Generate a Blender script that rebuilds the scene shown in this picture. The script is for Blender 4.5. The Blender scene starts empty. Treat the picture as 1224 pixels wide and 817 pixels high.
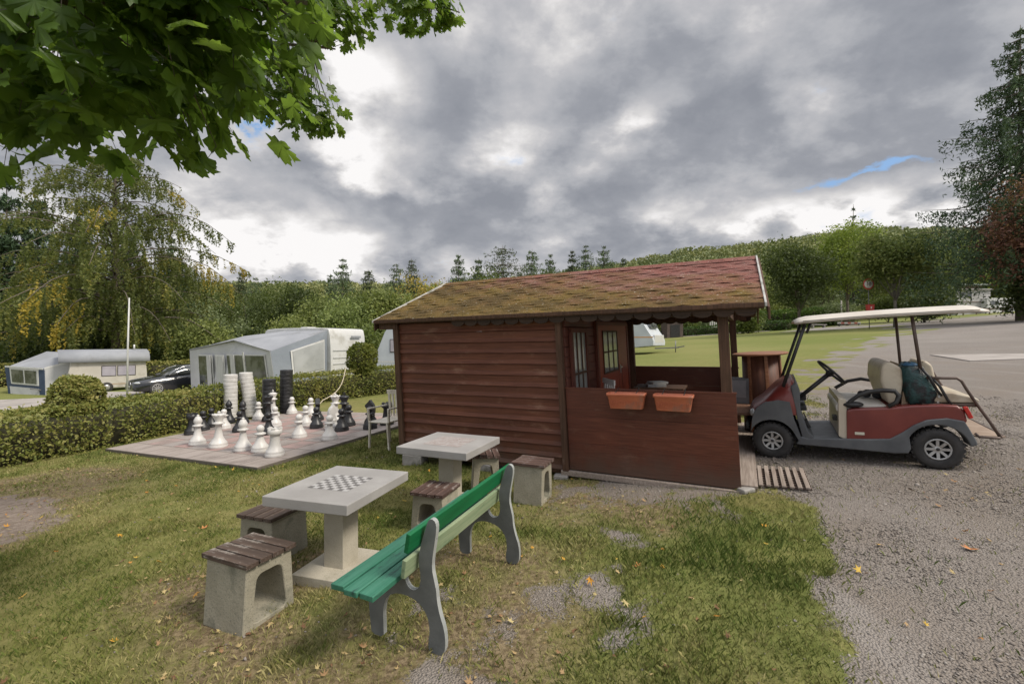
import bpy, math, random
import numpy as np
from mathutils import Vector, Matrix

random.seed(7)
SC = bpy.context.scene
COL = SC.collection
PI = math.pi
F, CX, CY, CH = 544.0, 612.0, 408.5, 1.65      # focal length in pixels of a 1224 wide frame, centre, eye height
SA, SB = .07, .012                               # the site climbs to the right and a little away from the camera

# ------------------------------------------------------------------ camera, sky, sun, exposure
cd = bpy.data.cameras.new('camera')
cam = bpy.data.objects.new('camera', cd); COL.objects.link(cam)
cd.sensor_width = 36; cd.lens = F/1224*36; cd.clip_start = .05; cd.clip_end = 5000
cam.location = (0, 0, CH); cam.rotation_euler = (PI/2, 0, 0)
SC.camera = cam
SC.render.resolution_x = 1024; SC.render.resolution_y = 683
SC.view_settings.view_transform = 'Standard'; SC.view_settings.look = 'None'
SC.view_settings.gamma = 1; SC.view_settings.use_curve_mapping = False
SC.view_settings.exposure = 0.43
SC.cycles.max_bounces = 6; SC.cycles.transparent_max_bounces = 8
SC.cycles.use_denoising = True

SUN_EL, SUN_AZ = math.radians(48), math.radians(115)     # azimuth clockwise from +Y: right of and a little behind the camera
sl = bpy.data.lights.new('sun', 'SUN'); sun = bpy.data.objects.new('sun', sl); COL.objects.link(sun)
sl.energy = 2.6; sl.angle = math.radians(14); sl.color = (1.0, .92, .80)
sd = Vector((math.sin(SUN_AZ)*math.cos(SUN_EL), math.cos(SUN_AZ)*math.cos(SUN_EL), math.sin(SUN_EL)))
sun.rotation_euler = (-sd).to_track_quat('-Z', 'Y').to_euler()


class NT:
    """small helper that writes node trees"""
    def __init__(s, tree):
        s.t = tree; s.n = tree.nodes; s.l = tree.links
    def add(s, kind, **kw):
        n = s.n.new(kind)
        for k, v in kw.items():
            if k == 'ins':
                for kk, vv in v.items(): s.set(n.inputs[kk], vv)
            else: setattr(n, k, v)
        return n
    def set(s, sock, v):
        if isinstance(v, bpy.types.NodeSocket): s.l.new(v, sock)
        elif isinstance(v, (tuple, list)) and len(v) == 3 and sock.type == 'RGBA': sock.default_value = (*v, 1)
        else: sock.default_value = v
    def m(s, op, a, b=0.0, c=None, clamp=False):
        n = s.add('ShaderNodeMath', operation=op, use_clamp=clamp); s.set(n.inputs[0], a); s.set(n.inputs[1], b)
        if c is not None: s.set(n.inputs[2], c)
        return n.outputs[0]
    def vm(s, op, a, b=(0, 0, 0)):
        n = s.add('ShaderNodeVectorMath', operation=op); s.set(n.inputs[0], a); s.set(n.inputs[1], b)
        return n.outputs['Value'] if op in ('DOT_PRODUCT', 'LENGTH', 'DISTANCE') else n.outputs[0]
    def mix(s, f, a, b, blend='MIX'):
        n = s.add('ShaderNodeMix', data_type='RGBA', blend_type=blend); s.set(n.inputs[0], f); s.set(n.inputs[6], a); s.set(n.inputs[7], b)
        return n.outputs[2]
    def noise(s, vec, scale, detail=4, rough=.55, dist=0.0, out='Fac'):
        n = s.add('ShaderNodeTexNoise'); s.set(n.inputs['Vector'], vec)
        n.inputs['Scale'].default_value = scale; n.inputs['Detail'].default_value = detail
        n.inputs['Roughness'].default_value = rough; n.inputs['Distortion'].default_value = dist
        return n.outputs[out]
    def smooth(s, v, a, b, lo=0.0, hi=1.0):
        n = s.add('ShaderNodeMapRange', interpolation_type='SMOOTHSTEP'); s.set(n.inputs[0], v)
        s.set(n.inputs[1], a); s.set(n.inputs[2], b); s.set(n.inputs[3], lo); s.set(n.inputs[4], hi)
        return n.outputs[0]
    def mapping(s, vec, scale=(1, 1, 1), loc=(0, 0, 0), rot=(0, 0, 0)):
        n = s.add('ShaderNodeMapping'); s.set(n.inputs[0], vec)
        n.inputs['Location'].default_value = loc; n.inputs['Rotation'].default_value = rot; n.inputs['Scale'].default_value = scale
        return n.outputs[0]


def sky():
    w = bpy.data.worlds.new('World'); SC.world = w; w.use_nodes = True
    t = NT(w.node_tree); t.n.clear()
    d = t.add('ShaderNodeTexCoord').outputs['Generated']
    d = t.vm('NORMALIZE', d)
    sx = t.add('ShaderNodeSeparateXYZ', ins={0: d}); x, y, z = sx.outputs
    nish = t.add('ShaderNodeTexSky', sky_type='NISHITA', sun_disc=False, sun_elevation=SUN_EL, sun_rotation=SUN_AZ)
    # a cloud deck seen from below: project on a plane, stretched along the wind
    zz = t.m('ADD', t.m('MAXIMUM', z, 0.0), .42)
    comb = t.add('ShaderNodeCombineXYZ', ins={0: t.m('DIVIDE', x, zz), 1: t.m('DIVIDE', y, zz), 2: 0.0}).outputs[0]
    p = t.mapping(comb, scale=(1.5, 1.6, 1), rot=(0, 0, .05))
    big = t.noise(p, .95, 8, .50, .15)
    p2 = t.mapping(comb, scale=(1.35, 1.5, 1), loc=(7.3, 2.1, 1.7))
    mid = t.noise(p2, 2.9, 9, .55, .1)
    bil = t.m('ABSOLUTE', t.m('SUBTRACT', t.noise(t.mapping(comb, scale=(1.4, 1.5, 1), loc=(3, 9, 4)), 2.4, 8, .5, .2), .5))
    q = t.m('ADD', t.m('ADD', t.m('MULTIPLY', t.m('SUBTRACT', big, .5), .50), t.m('MULTIPLY', t.m('SUBTRACT', mid, .5), .85)), t.m('ADD', .49, t.m('MULTIPLY', t.m('SUBTRACT', bil, .07), .70)))
    def blob(px, py, wid, hgt, sgn):
        # a brighter or darker bank of cloud in one direction of the sky
        v = Vector(((px-CX)/F, 1, -(py-CY)/F)).normalized()
        az = math.atan2(v.x, v.y); el = math.asin(v.z)
        daz = t.m('SUBTRACT', AZ, az); de = t.m('SUBTRACT', EL, el)
        r = t.m('ADD', t.m('POWER', t.m('ABSOLUTE', t.m('DIVIDE', daz, wid)), 2), t.m('POWER', t.m('ABSOLUTE', t.m('DIVIDE', de, hgt)), 2))
        return t.m('MULTIPLY', t.m('EXPONENT', t.m('MULTIPLY', r, -1.0)), sgn)
    wob = t.m('MULTIPLY', t.m('SUBTRACT', mid, .5), .35)
    AZ = t.m('ADD', t.m('ARCTAN2', x, y), wob)
    EL = t.m('ADD', t.m('ARCSINE', z), t.m('MULTIPLY', wob, .6))
    for b in ((440, 95, .10, .07, .26), (440, 178, .09, .06, .22), (370, 290, .10, .05, .12), (300, 250, .20, .10, .17), (330, 300, .30, .04, .16), (775, 128, .09, .04, .15), (1060, 238, .30, .035, .26), (600, 150, .10, .05, .05),
              (740, 262, .25, .03, .07), (900, 150, .26, .07, -.09), (600, 258, .26, .045, -.11), (690, 60, .22, .09, -.08), (430, 232, .13, .020, -.12), (340, 190, .09, .03, -.10), (1000, 60, .3, .1, .03),
              (1080, 110, .22, .10, .02), (850, 40, .5, .06, -.04), (470, 230, .05, .02, -.05), (560, 20, .16, .05, .03), (330, 190, .1, .05, .02)):
        q = t.m('ADD', q, blob(*b))
    # underside structure: brightness rises where the deck thins
    det = t.noise(t.mapping(comb, scale=(1, 1.2, 1), loc=(1, 5, 2)), 5.5, 10, .64, .1)
    q = t.m('ADD', q, t.m('MULTIPLY', t.m('SUBTRACT', det, .5), .24))
    ramp = t.add('ShaderNodeValToRGB'); t.set(ramp.inputs[0], q)
    e = ramp.color_ramp.elements
    e[0].position = .30; e[0].color = (.205, .216, .245, 1)
    e[1].position = .73; e[1].color = (.72, .705, .70, 1)
    for pos, c in ((.41, (.248, .258, .286)), (.49, (.325, .332, .355)), (.56, (.385, .385, .402)), (.64, (.52, .51, .51))):
        k = ramp.color_ramp.elements.new(pos); k.color = (*c, 1)
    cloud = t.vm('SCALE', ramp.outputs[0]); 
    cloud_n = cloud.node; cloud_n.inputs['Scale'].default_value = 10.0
    # unseen sky overhead and behind the camera, boosted to light the ground
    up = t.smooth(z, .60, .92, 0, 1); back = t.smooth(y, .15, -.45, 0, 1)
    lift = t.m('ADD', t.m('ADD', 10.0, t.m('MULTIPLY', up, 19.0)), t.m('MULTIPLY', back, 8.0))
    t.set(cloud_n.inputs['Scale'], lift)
    hole = t.m('ADD', blob(1068, 205, .085, .014, 1.0), t.m('ADD', blob(352, 127, .018, .020, 1.2), blob(1005, 214, .05, .010, .55)))
    hole = t.smooth(t.m('ADD', hole, t.m('ADD', t.m('MULTIPLY', t.m('SUBTRACT', mid, .5), 1.4), t.m('MULTIPLY', t.m('SUBTRACT', det, .5), 2.6))), .40, 1.15)
    blue = t.mix(.55, nish.outputs[0], (2.2, 3.9, 6.6))
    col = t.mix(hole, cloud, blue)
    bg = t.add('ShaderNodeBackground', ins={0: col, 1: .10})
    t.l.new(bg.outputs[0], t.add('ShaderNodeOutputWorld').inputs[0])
sky()

# ------------------------------------------------------------------ layout helpers
def gz(x, y):
    """height of the ground"""
    x = np.asarray(x, float); y = np.asarray(y, float)
    base = SA*np.clip(x, -26, 95) + SB*np.clip(y, -30, 90)
    xs = x/np.maximum(y, 1)*300
    hr = np.interp(xs, [-420, -160, -30, 60, 110, 150, 190, 230, 290, 420], [32, 31, 29, 35, 42, 46, 51, 57, 57, 54])
    t = np.clip((y-95)/215, 0, 1); t = t*t*(3-2*t)
    drop = np.clip((y-320)/200, 0, 1)
    dip = .02*np.exp(-((x-4.9)/1.25)**2-((y-5.2)/1.8)**2)
    return base + hr*t - 60*drop - dip
def G(px, py, dz=0.0):
    """where the sight line through a point of the frame meets the sloping ground (dz above it)"""
    u = (px-CX)/F; v = (py-CY)/F
    Y = (CH-dz)/(v+SA*u+SB)
    return Vector((u*Y, Y, SA*u*Y+SB*Y+dz))
def P(px, py, Y): return Vector(((px-CX)/F*Y, Y, CH-(py-CY)/F*Y))
def g3(x, y, dz=0.0): return Vector((x, y, float(gz(x, y))+dz))
def ray_plane(M, px, py, axis, val):
    """point of a thing's own plane (local axis = val) behind a frame point, in local coordinates"""
    Mi = M.inverted()
    o = Mi @ Vector((0, 0, CH)); d = (Mi.to_3x3()) @ Vector(((px-CX)/F, 1, -(py-CY)/F))
    t = (val-o[axis])/d[axis]
    return o+d*t
def frame(origin, rz, lean=True, rx=0, ry=0):
    """a local frame standing on the ground; lean = follows the slope"""
    R = Matrix.Rotation(rz, 4, 'Z')
    if lean:
        n = Vector((-SA, -SB, 1)).normalized(); x = (R @ Vector((1, 0, 0))); x = (x-n*x.dot(n)).normalized(); y = n.cross(x)
        R = Matrix((x, y, n)).transposed().to_4x4()
    return Matrix.Translation(origin) @ R

def vnoise(x, y, s, seed=0):
    """value noise on a lattice"""
    x = np.asarray(x, float)*s+seed*17.3; y = np.asarray(y, float)*s+seed*9.7
    xi = np.floor(x).astype(int); yi = np.floor(y).astype(int); fx = x-xi; fy = y-yi
    fx = fx*fx*(3-2*fx); fy = fy*fy*(3-2*fy)
    def h(a, b):
        n = (a*374761393+b*668265263+seed*1442695041) & 0xffffffff
        n = ((n ^ (n >> 13))*1274126177) & 0xffffffff
        return ((n ^ (n >> 16)) & 0xffff)/65535.
    return (h(xi, yi)*(1-fx)+h(xi+1, yi)*fx)*(1-fy)+(h(xi, yi+1)*(1-fx)+h(xi+1, yi+1)*fx)*fy
def fbm(x, y, s, o=4, seed=0):
    r = 0; a = .5; tot = 0
    for i in range(o):
        r = r+a*vnoise(x, y, s*2**i, seed+i); tot += a; a *= .55
    return r/tot

# ------------------------------------------------------------------ things, parts
def tag(o, label=None, cat=None, group=None, kind=None):
    if label: o['label'] = label
    if cat: o['category'] = cat
    if group: o['group'] = group
    if kind: o['kind'] = kind
    return o
def thing(name, label, cat, M=None, group=None):
    o = bpy.data.objects.new(name, None); COL.objects.link(o); o.empty_display_size = .1
    if M is not None: o.matrix_world = M if isinstance(M, Matrix) else Matrix.Translation(M)
    return tag(o, label, cat, group)
def copy_tree(o, parent=None):
    c = o.copy(); COL.objects.link(c); c.parent = parent
    for ch in list(o.children): copy_tree(ch, c)
    return c

class MB:
    """collects shapes for ONE mesh object"""
    def __init__(s): s.v = []; s.f = []; s.mi = []; s.sm = []
    def add(s, vs, fs, mi=0, smooth=False):
        b = len(s.v); s.v += [tuple(v) for v in vs]; s.f += [tuple(b+i for i in f) for f in fs]
        s.mi += [mi]*len(fs); s.sm += [smooth]*len(fs); return s
    def box(s, c, d, M=None, mi=0, taper=1.0):
        hx, hy, hz = d[0]/2, d[1]/2, d[2]/2
        vs = [Vector((sx*hx*(taper if sz > 0 else 1), sy*hy*(taper if sz > 0 else 1), sz*hz)) for sz in (-1, 1) for sy in (-1, 1) for sx in (-1, 1)]
        if M is not None: vs = [M.to_3x3() @ v for v in vs]
        vs = [v+Vector(c) for v in vs]
        return s.add(vs, [(0, 2, 3, 1), (4, 5, 7, 6), (0, 1, 5, 4), (1, 3, 7, 5), (3, 2, 6, 7), (2, 0, 4, 6)], mi)
    def bar(s, a, b, w, h, mi=0, up=(0, 0, 1)):
        a = Vector(a); b = Vector(b); x = (b-a).normalized(); u = Vector(up)
        if abs(x.dot(u)) > .98: u = Vector((0, 1, 0))
        y = u.cross(x).normalized(); z = x.cross(y)
        M = Matrix((x, y, z)).transposed()
        return s.box((a+b)/2, ((b-a).length, w, h), M, mi)
    def prism(s, poly, axis, a, b, mi=0, smooth=False):
        """extrude a 2D outline along a local axis between a and b"""
        def pt(p, t):
            if axis == 1: return (p[0], t, p[1])
            if axis == 0: return (t, p[0], p[1])
            return (p[0], p[1], t)
        n = len(poly)
        vs = [pt(p, a) for p in poly]+[pt(p, b) for p in poly]
        fs = [tuple(range(n)), tuple(range(2*n-1, n-1, -1))]
        s.add(vs, fs, mi)
        base = len(s.v)-2*n
        for i in range(n):
            j = (i+1) % n; s.f.append((base+i, base+n+i, base+n+j, base+j)); s.mi.append(mi); s.sm.append(smooth)
        return s
    def tube(s, pts, r, n=8, mi=0, closed=False):
        pts = [Vector(p) for p in pts]; rs = r if isinstance(r, (list, tuple)) else [r]*len(pts)
        vs = []; N = len(pts); up = Vector((.13, .21, .97))
        for i, p in enumerate(pts):
            if closed: t = pts[(i+1) % N]-pts[i-1]
            else: t = pts[min(i+1, N-1)]-pts[max(i-1, 0)]
            t.normalize(); a = t.cross(up)
            if a.length < .05: a = t.cross(Vector((1, 0, 0)))
            a.normalize(); b = t.cross(a)
            if i == 0: pa = a
            else:
                a = (pa-t*pa.dot(t));
                a = a.normalized() if a.length > 1e-4 else pa; b = t.cross(a); pa = a
            vs += [p+(a*math.cos(2*PI*k/n)+b*math.sin(2*PI*k/n))*rs[i] for k in range(n)]
        fs = []
        for i in range(N if closed else N-1):
            j = (i+1) % N
            for k in range(n): fs.append((i*n+k, i*n+(k+1) % n, j*n+(k+1) % n, j*n+k))
        s.add(vs, fs, mi, True)
        if not closed: s.add(vs[:n], [tuple(range(n))[::-1]], mi); s.add(vs[-n:], [tuple(range(n))], mi)
        return s
    def lathe(s, prof, n=20, c=(0, 0, 0), mi=0, M=None, smooth=True):
        vs = []
        for r, z in prof: vs += [Vector((r*math.cos(2*PI*k/n), r*math.sin(2*PI*k/n), z)) for k in range(n)]
        fs = [(i*n+k, i*n+(k+1) % n, (i+1)*n+(k+1) % n, (i+1)*n+k) for i in range(len(prof)-1) for k in range(n)]
        if M is not None: vs = [M.to_3x3() @ v for v in vs]
        vs = [v+Vector(c) for v in vs]
        s.add(vs, fs, mi, smooth)
        if prof[0][0] > 1e-4: s.add(vs[:n], [tuple(range(n))[::-1]], mi)
        if prof[-1][0] > 1e-4: s.add(vs[-n:], [tuple(range(n))], mi)
        return s
    def ball(s, c, r, n=12, m=8, mi=0, M=None):
        vs = []; r = r if isinstance(r, (tuple, list)) else (r, r, r)
        for i in range(m+1):
            th = PI*i/m
            vs += [Vector((r[0]*math.sin(th)*math.cos(2*PI*k/n), r[1]*math.sin(th)*math.sin(2*PI*k/n), -r[2]*math.cos(th))) for k in range(n)]
        if M is not None: vs = [M.to_3x3() @ v for v in vs]
        vs = [v+Vector(c) for v in vs]
        fs = [(i*n+k, i*n+(k+1) % n, (i+1)*n+(k+1) % n, (i+1)*n+k) for i in range(m) for k in range(n)]
        return s.add(vs, fs, mi, True)
    def loft(s, secs, mi=0, smooth=True, cap=True):
        n = len(secs[0]); vs = [v for sec in secs for v in sec]
        fs = [(i*n+k, i*n+(k+1) % n, (i+1)*n+(k+1) % n, (i+1)*n+k) for i in range(len(secs)-1) for k in range(n)]
        s.add(vs, fs, mi, smooth)
        if cap: s.add(secs[0], [tuple(range(n))[::-1]], mi); s.add(secs[-1], [tuple(range(n))], mi)
        return s
    def build(s, name, mats, parent=None, bevel=0, label=None, M=None, shear=None, subdiv=0, seg=2, fixn=True):
        me = bpy.data.meshes.new(name)
        v = s.v
        if shear: v = [(p[0]+shear*p[2], p[1], p[2]) for p in v]
        me.from_pydata(v, [], s.f)
        for m in (mats if isinstance(mats, (list, tuple)) else [mats]): me.materials.append(m)
        me.polygons.foreach_set('material_index', s.mi); me.polygons.foreach_set('use_smooth', s.sm)
        if fixn:
            import bmesh
            bm = bmesh.new(); bm.from_mesh(me); bmesh.ops.remove_doubles(bm, verts=bm.verts, dist=1e-5)
            bmesh.ops.recalc_face_normals(bm, faces=bm.faces); bm.to_mesh(me); bm.free()
        me.update()
        o = bpy.data.objects.new(name, me); COL.objects.link(o)
        if parent is not None: o.parent = parent
        if M is not None: o.matrix_world = M
        if bevel:
            b = o.modifiers.new('bevel', 'BEVEL'); b.width = bevel; b.segments = seg; b.limit_method = 'ANGLE'; b.angle_limit = math.radians(35)
            me.polygons.foreach_set('use_smooth', [True]*len(me.polygons))
            w = o.modifiers.new('wn', 'WEIGHTED_NORMAL'); w.keep_sharp = True
        if subdiv:
            q = o.modifiers.new('sub', 'SUBSURF'); q.levels = subdiv; q.render_levels = subdiv
        if label: o['label'] = label
        return o

def np_mesh(name, V, Fc, mat, parent=None, tone=None, M=None, attrs=None, smooth=False):
    """a mesh from numpy arrays, all faces with the same number of corners"""
    V = np.asarray(V, np.float32); Fc = np.asarray(Fc, np.int32); k = Fc.shape[1]
    me = bpy.data.meshes.new(name)
    me.vertices.add(len(V)); me.vertices.foreach_set('co', V.ravel())
    me.loops.add(Fc.size); me.loops.foreach_set('vertex_index', Fc.ravel())
    me.polygons.add(len(Fc)); me.polygons.foreach_set('loop_start', np.arange(len(Fc), dtype=np.int32)*k)
    try: me.polygons.foreach_set('loop_total', np.full(len(Fc), k, np.int32))
    except Exception: pass
    me.update(calc_edges=True)
    if smooth: me.polygons.foreach_set('use_smooth', np.ones(len(Fc), bool))
    for m in (mat if isinstance(mat, (list, tuple)) else [mat]): me.materials.append(m)
    if tone is not None:
        a = me.attributes.new('tone', 'FLOAT', 'FACE'); a.data.foreach_set('value', np.asarray(tone, np.float32))
    for kx, vv in (attrs or {}).items():
        a = me.attributes.new(kx, 'FLOAT', 'POINT'); a.data.foreach_set('value', np.asarray(vv, np.float32))
    o = bpy.data.objects.new(name, me); COL.objects.link(o)
    if parent is not None: o.parent = parent
    if M is not None: o.matrix_world = M
    return o

# ------------------------------------------------------------------ materials
MATS = {}
def mat(name, c1, c2=None, scale=3.0, rough=.7, bump=.0, bscale=None, detail=5, stretch=(1, 1, 1), metal=0.0, coat=0.0, spec=.5,
        stain=None, stain_scale=1.0, stain_lo=.5, stain_hi=.68, speck=None, speck_scale=120, contrast=(.3, .7), bdist=.01, trans=0.0):
    if name in MATS: return MATS[name]
    m = bpy.data.materials.new(name); m.use_nodes = True; t = NT(m.node_tree)
    b = t.n['Principled BSDF']; co = t.add('ShaderNodeTexCoord').outputs['Object']
    v = t.mapping(co, scale=stretch)
    col = c1
    if c2 is not None:
        f = t.noise(v, scale, detail); col = t.mix(t.smooth(f, contrast[0], contrast[1]), c1, c2)
    if speck is not None:
        f = t.noise(co, speck_scale, 2); col = t.mix(t.smooth(f, .56, .70), col, speck)
    if stain is not None:
        f = t.noise(co, stain_scale, 6, .62); col = t.mix(t.smooth(f, stain_lo, stain_hi), col, stain)
    t.set(b.inputs['Base Color'], col)
    rn = t.noise(co, scale*2.3, 3)
    t.set(b.inputs['Roughness'], t.m('ADD', t.m('MULTIPLY', t.m('SUBTRACT', rn, .5), .25), rough, clamp=True))
    b.inputs['Metallic'].default_value = metal
    b.inputs['Specular IOR Level'].default_value = spec
    if coat: b.inputs['Coat Weight'].default_value = coat; b.inputs['Coat Roughness'].default_value = .15
    if bump:
        bn = t.add('ShaderNodeBump'); bn.inputs['Strength'].default_value = bump; bn.inputs['Distance'].default_value = bdist
        t.set(bn.inputs['Height'], t.noise(v, bscale or scale*4, 6, .6)); t.l.new(bn.outputs[0], b.inputs['Normal'])
    MATS[name] = m; return m

def wood(name, c1, c2, axis='x', grain=60, rough=.65, bump=.4, wear=None, wear_lo=.55, wear_hi=.7, plank=0.0, wscale=2.5):
    """painted or stained timber, grain along a local axis"""
    if name in MATS: return MATS[name]
    m = bpy.data.materials.new(name); m.use_nodes = True; t = NT(m.node_tree)
    b = t.n['Principled BSDF']; co = t.add('ShaderNodeTexCoord').outputs['Object']
    sc = {'x': (.05, 1, 1), 'y': (1, .05, 1), 'z': (1, 1, .05)}[axis]
    v = t.mapping(co, scale=sc)
    g = t.noise(v, grain, 5, .6, .4)
    col = t.mix(t.smooth(g, .32, .68), c1, c2)
    lum = t.noise(co, 1.3, 5)
    col = t.mix(t.smooth(lum, .3, .75), col, t.mix(.5, col, tuple(c*.55 for c in c1)))
    if plank:
        zz = t.add('ShaderNodeSeparateXYZ', ins={0: co}).outputs[2]; wn = t.add('ShaderNodeTexWhiteNoise', noise_dimensions='1D'); t.set(wn.inputs['W'], t.m('FLOOR', t.m('DIVIDE', zz, plank)))
        col = t.mix(t.m('MULTIPLY', wn.outputs['Value'], .32), col, tuple(c*.55 for c in c1)); dirt = t.m('MULTIPLY', t.smooth(t.m('ADD', zz, t.m('MULTIPLY', t.noise(co, 5, 5), .5)), .62, .20), .7)
        col = t.mix(dirt, col, (.085, .060, .045))
    if wear is not None:
        f = t.noise(t.mapping(co, scale=tuple(.35 if s < 1 else 1 for s in sc)), wscale*3, 8, .68)
        col = t.mix(t.smooth(f, wear_lo, wear_hi), col, wear)
    t.set(b.inputs['Base Color'], col)
    t.set(b.inputs['Roughness'], t.m('ADD', t.m('MULTIPLY', g, .25), rough-.12, clamp=True))
    b.inputs['Specular IOR Level'].default_value = .35
    bn = t.add('ShaderNodeBump'); bn.inputs['Strength'].default_value = bump; bn.inputs['Distance'].default_value = .004
    t.set(bn.inputs['Height'], g); t.l.new(bn.outputs[0], b.inputs['Normal'])
    MATS[name] = m; return m

def leafmat(name, cols, trans=.35, rough=.55, scale=.35):
    """foliage: cols = dark, mid, light; per-leaf tone plus slow drift over the crown; lets light through"""
    if name in MATS: return MATS[name]
    m = bpy.data.materials.new(name); m.use_nodes = True; t = NT(m.node_tree); t.n.clear()
    at = t.add('ShaderNodeAttribute', attribute_name='tone').outputs['Fac']
    co = t.add('ShaderNodeTexCoord').outputs['Object']
    n = t.noise(co, scale, 3)
    oi = t.add('ShaderNodeObjectInfo').outputs['Random']
    f = t.m('ADD', t.m('MULTIPLY', at, .62), t.m('MULTIPLY', t.m('SUBTRACT', n, .18), .6))
    f = t.m('ADD', f, t.m('MULTIPLY', t.m('SUBTRACT', oi, .5), .12))
    r = t.add('ShaderNodeValToRGB'); t.set(r.inputs[0], f); e = r.color_ramp.elements
    e[0].position = .12; e[0].color = (*cols[0], 1); e[1].position = .95; e[1].color = (*cols[-1], 1)
    for i, c in enumerate(cols[1:-1]): k = e.new(.12+.83*(i+1)/(len(cols)-1)); k.color = (*c, 1)
    p = t.add('ShaderNodeBsdfPrincipled', ins={'Base Color': r.outputs[0], 'Roughness': rough}); p.inputs['Specular IOR Level'].default_value = .3
    tr = t.add('ShaderNodeBsdfTranslucent', ins={0: t.mix(.5, r.outputs[0], (.16, .22, .03), 'ADD')})
    ms = t.add('ShaderNodeMixShader', ins={0: trans}); t.l.new(p.outputs[0], ms.inputs[1]); t.l.new(tr.outputs[0], ms.inputs[2])
    t.l.new(ms.outputs[0], t.add('ShaderNodeOutputMaterial').inputs[0])
    MATS[name] = m; return m

def glassy(name, c, rough=.06):
    m = mat(name, c, rough=rough, spec=.8); return m
# ================================================================== GROUND
def poly_w(pts): return np.array([[*G(*p)[:2]] for p in pts])
GRAVEL = [np.vstack([poly_w([(1120, 1500), (1060, 900), (1035, 790), (1010, 700), (1004, 640), (985, 606), (930, 592), (893, 588), (890, 560), (898, 518), (950, 497), (962, 480), (972, 450), (990, 427), (1035, 408), (1096, 396), (1070, 390), (1000, 386.5)]),
                     np.array([[36, 52], [80, 66], [80, 20], [30, 0], [8, -5]])]),
          poly_w([(470, 1500), (485, 817), (520, 770), (545, 735), (600, 712), (660, 700), (706, 716), (700, 745), (668, 770), (648, 792), (640, 817), (660, 1500)]),
          poly_w([(640, 571), (700, 573), (885, 588), (850, 600), (822, 612), (772, 608), (705, 602), (650, 594)]),
          EARTH := poly_w([(-80, 600), (30, 592), (86, 596), (66, 612), (0, 642), (-90, 655)]),
          poly_w([(735, 640), (790, 643), (800, 660), (752, 664)])]
LITTER = [poly_w([(330, 817), (330, 740), (420, 690), (520, 640), (600, 640), (680, 665), (720, 700), (700, 800), (650, 1500), (330, 1500)]),
          poly_w([(640, 575), (800, 590), (850, 612), (800, 660), (690, 640), (640, 610)]),
          poly_w([(-60, 580), (120, 555), (180, 560), (100, 600), (0, 660), (-80, 660)]),
          poly_w([(170, 700), (420, 640), (380, 760), (430, 1500), (100, 1500)])]
LUSH = [poly_w([(640, 640), (720, 610), (860, 592), (985, 600), (1010, 680), (1035, 817), (1100, 1500), (640, 1500), (650, 800), (720, 740), (700, 690)]),
        poly_w([(360, 560), (480, 520), (480, 560), (400, 590)]), poly_w([(480, 640), (560, 700), (620, 640), (600, 600)])]
def sdist(poly, x, y):
    """signed distance to an outline, positive inside"""
    x = np.asarray(x, float); y = np.asarray(y, float); n = len(poly); ins = np.zeros(x.shape, bool); d = np.full(x.shape, 1e9)
    for i in range(n):
        ax, ay = poly[i]; bx, by = poly[(i+1) % n]
        c = ((ay > y) != (by > y)); xi = (bx-ax)*(y-ay)/((by-ay) if by != ay else 1e-9)+ax
        ins ^= (c & (x < xi))
        L = (bx-ax)**2+(by-ay)**2+1e-12; t = np.clip(((x-ax)*(bx-ax)+(y-ay)*(by-ay))/L, 0, 1)
        d = np.minimum(d, np.hypot(x-ax-t*(bx-ax), y-ay-t*(by-ay)))
    return np.where(ins, d, -d)
def masks(x, y):
    r = np.hypot(x, y); wsc = np.clip(r/6, .35, 6)
    nz = (fbm(x, y, 1.6, 5, 3)-.5); nf = (fbm(x, y, 6.0, 4, 9)-.5)
    g = -1e9*np.ones_like(x)
    for i, p in enumerate(GRAVEL):
        amp = 1.3 if i else 1.0
        s = sdist(p, x, y)/(.20*wsc if i == 0 else .24)+nz*5.5*amp+nf*3.2-(.7 if i == 1 else 1.0 if i == 4 else 0)
        g = np.maximum(g, s)
    g = np.clip(g*.5+.5, 0, 1)
    l = np.zeros_like(x)
    for p in LITTER: l = np.maximum(l, np.clip(sdist(p, x, y)/.45+.5+nz*1.6, 0, 1))
    l = np.maximum(l, np.clip(fbm(x, y, .9, 4, 21)*2.2-1.02, 0, .75)*np.clip(1.3-r/14, 0, 1))
    u = np.zeros_like(x)
    for p in LUSH: u = np.maximum(u, np.clip(sdist(p, x, y)/1.5+.30+nz*4.2+nf*1.5, 0, 1))
    return g, l*(1-u*.75), u

def axis_lines(lo, hi, a, b, step, grow):
    L = list(np.arange(a, b, step)); s = step; x = a
    while x > lo: s *= grow; x -= s; L.insert(0, x)
    s = step; x = L[-1]
    while x < hi: s *= grow; x += s; L.append(x)
    return np.array(L)
xs = axis_lines(-420, 420, -6, 7.5, .075, 1.06); ys = axis_lines(-40, 620, .9, 9.5, .065, 1.045)
XX, YY = np.meshgrid(xs, ys); ZZ = gz(XX, YY)+(fbm(XX, YY, 2.2, 4, 5)-.5)*.018*(np.hypot(XX, YY) < 30)
gm, lm, um = masks(XX.ravel(), YY.ravel())
V = np.stack([XX.ravel(), YY.ravel(), ZZ.ravel()], 1); nx, ny = len(xs), len(ys)
I = (np.arange(ny-1)[:, None]*nx+np.arange(nx-1)[None, :]).ravel()
Fq = np.stack([I, I+1, I+1+nx, I+nx], 1)

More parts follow.
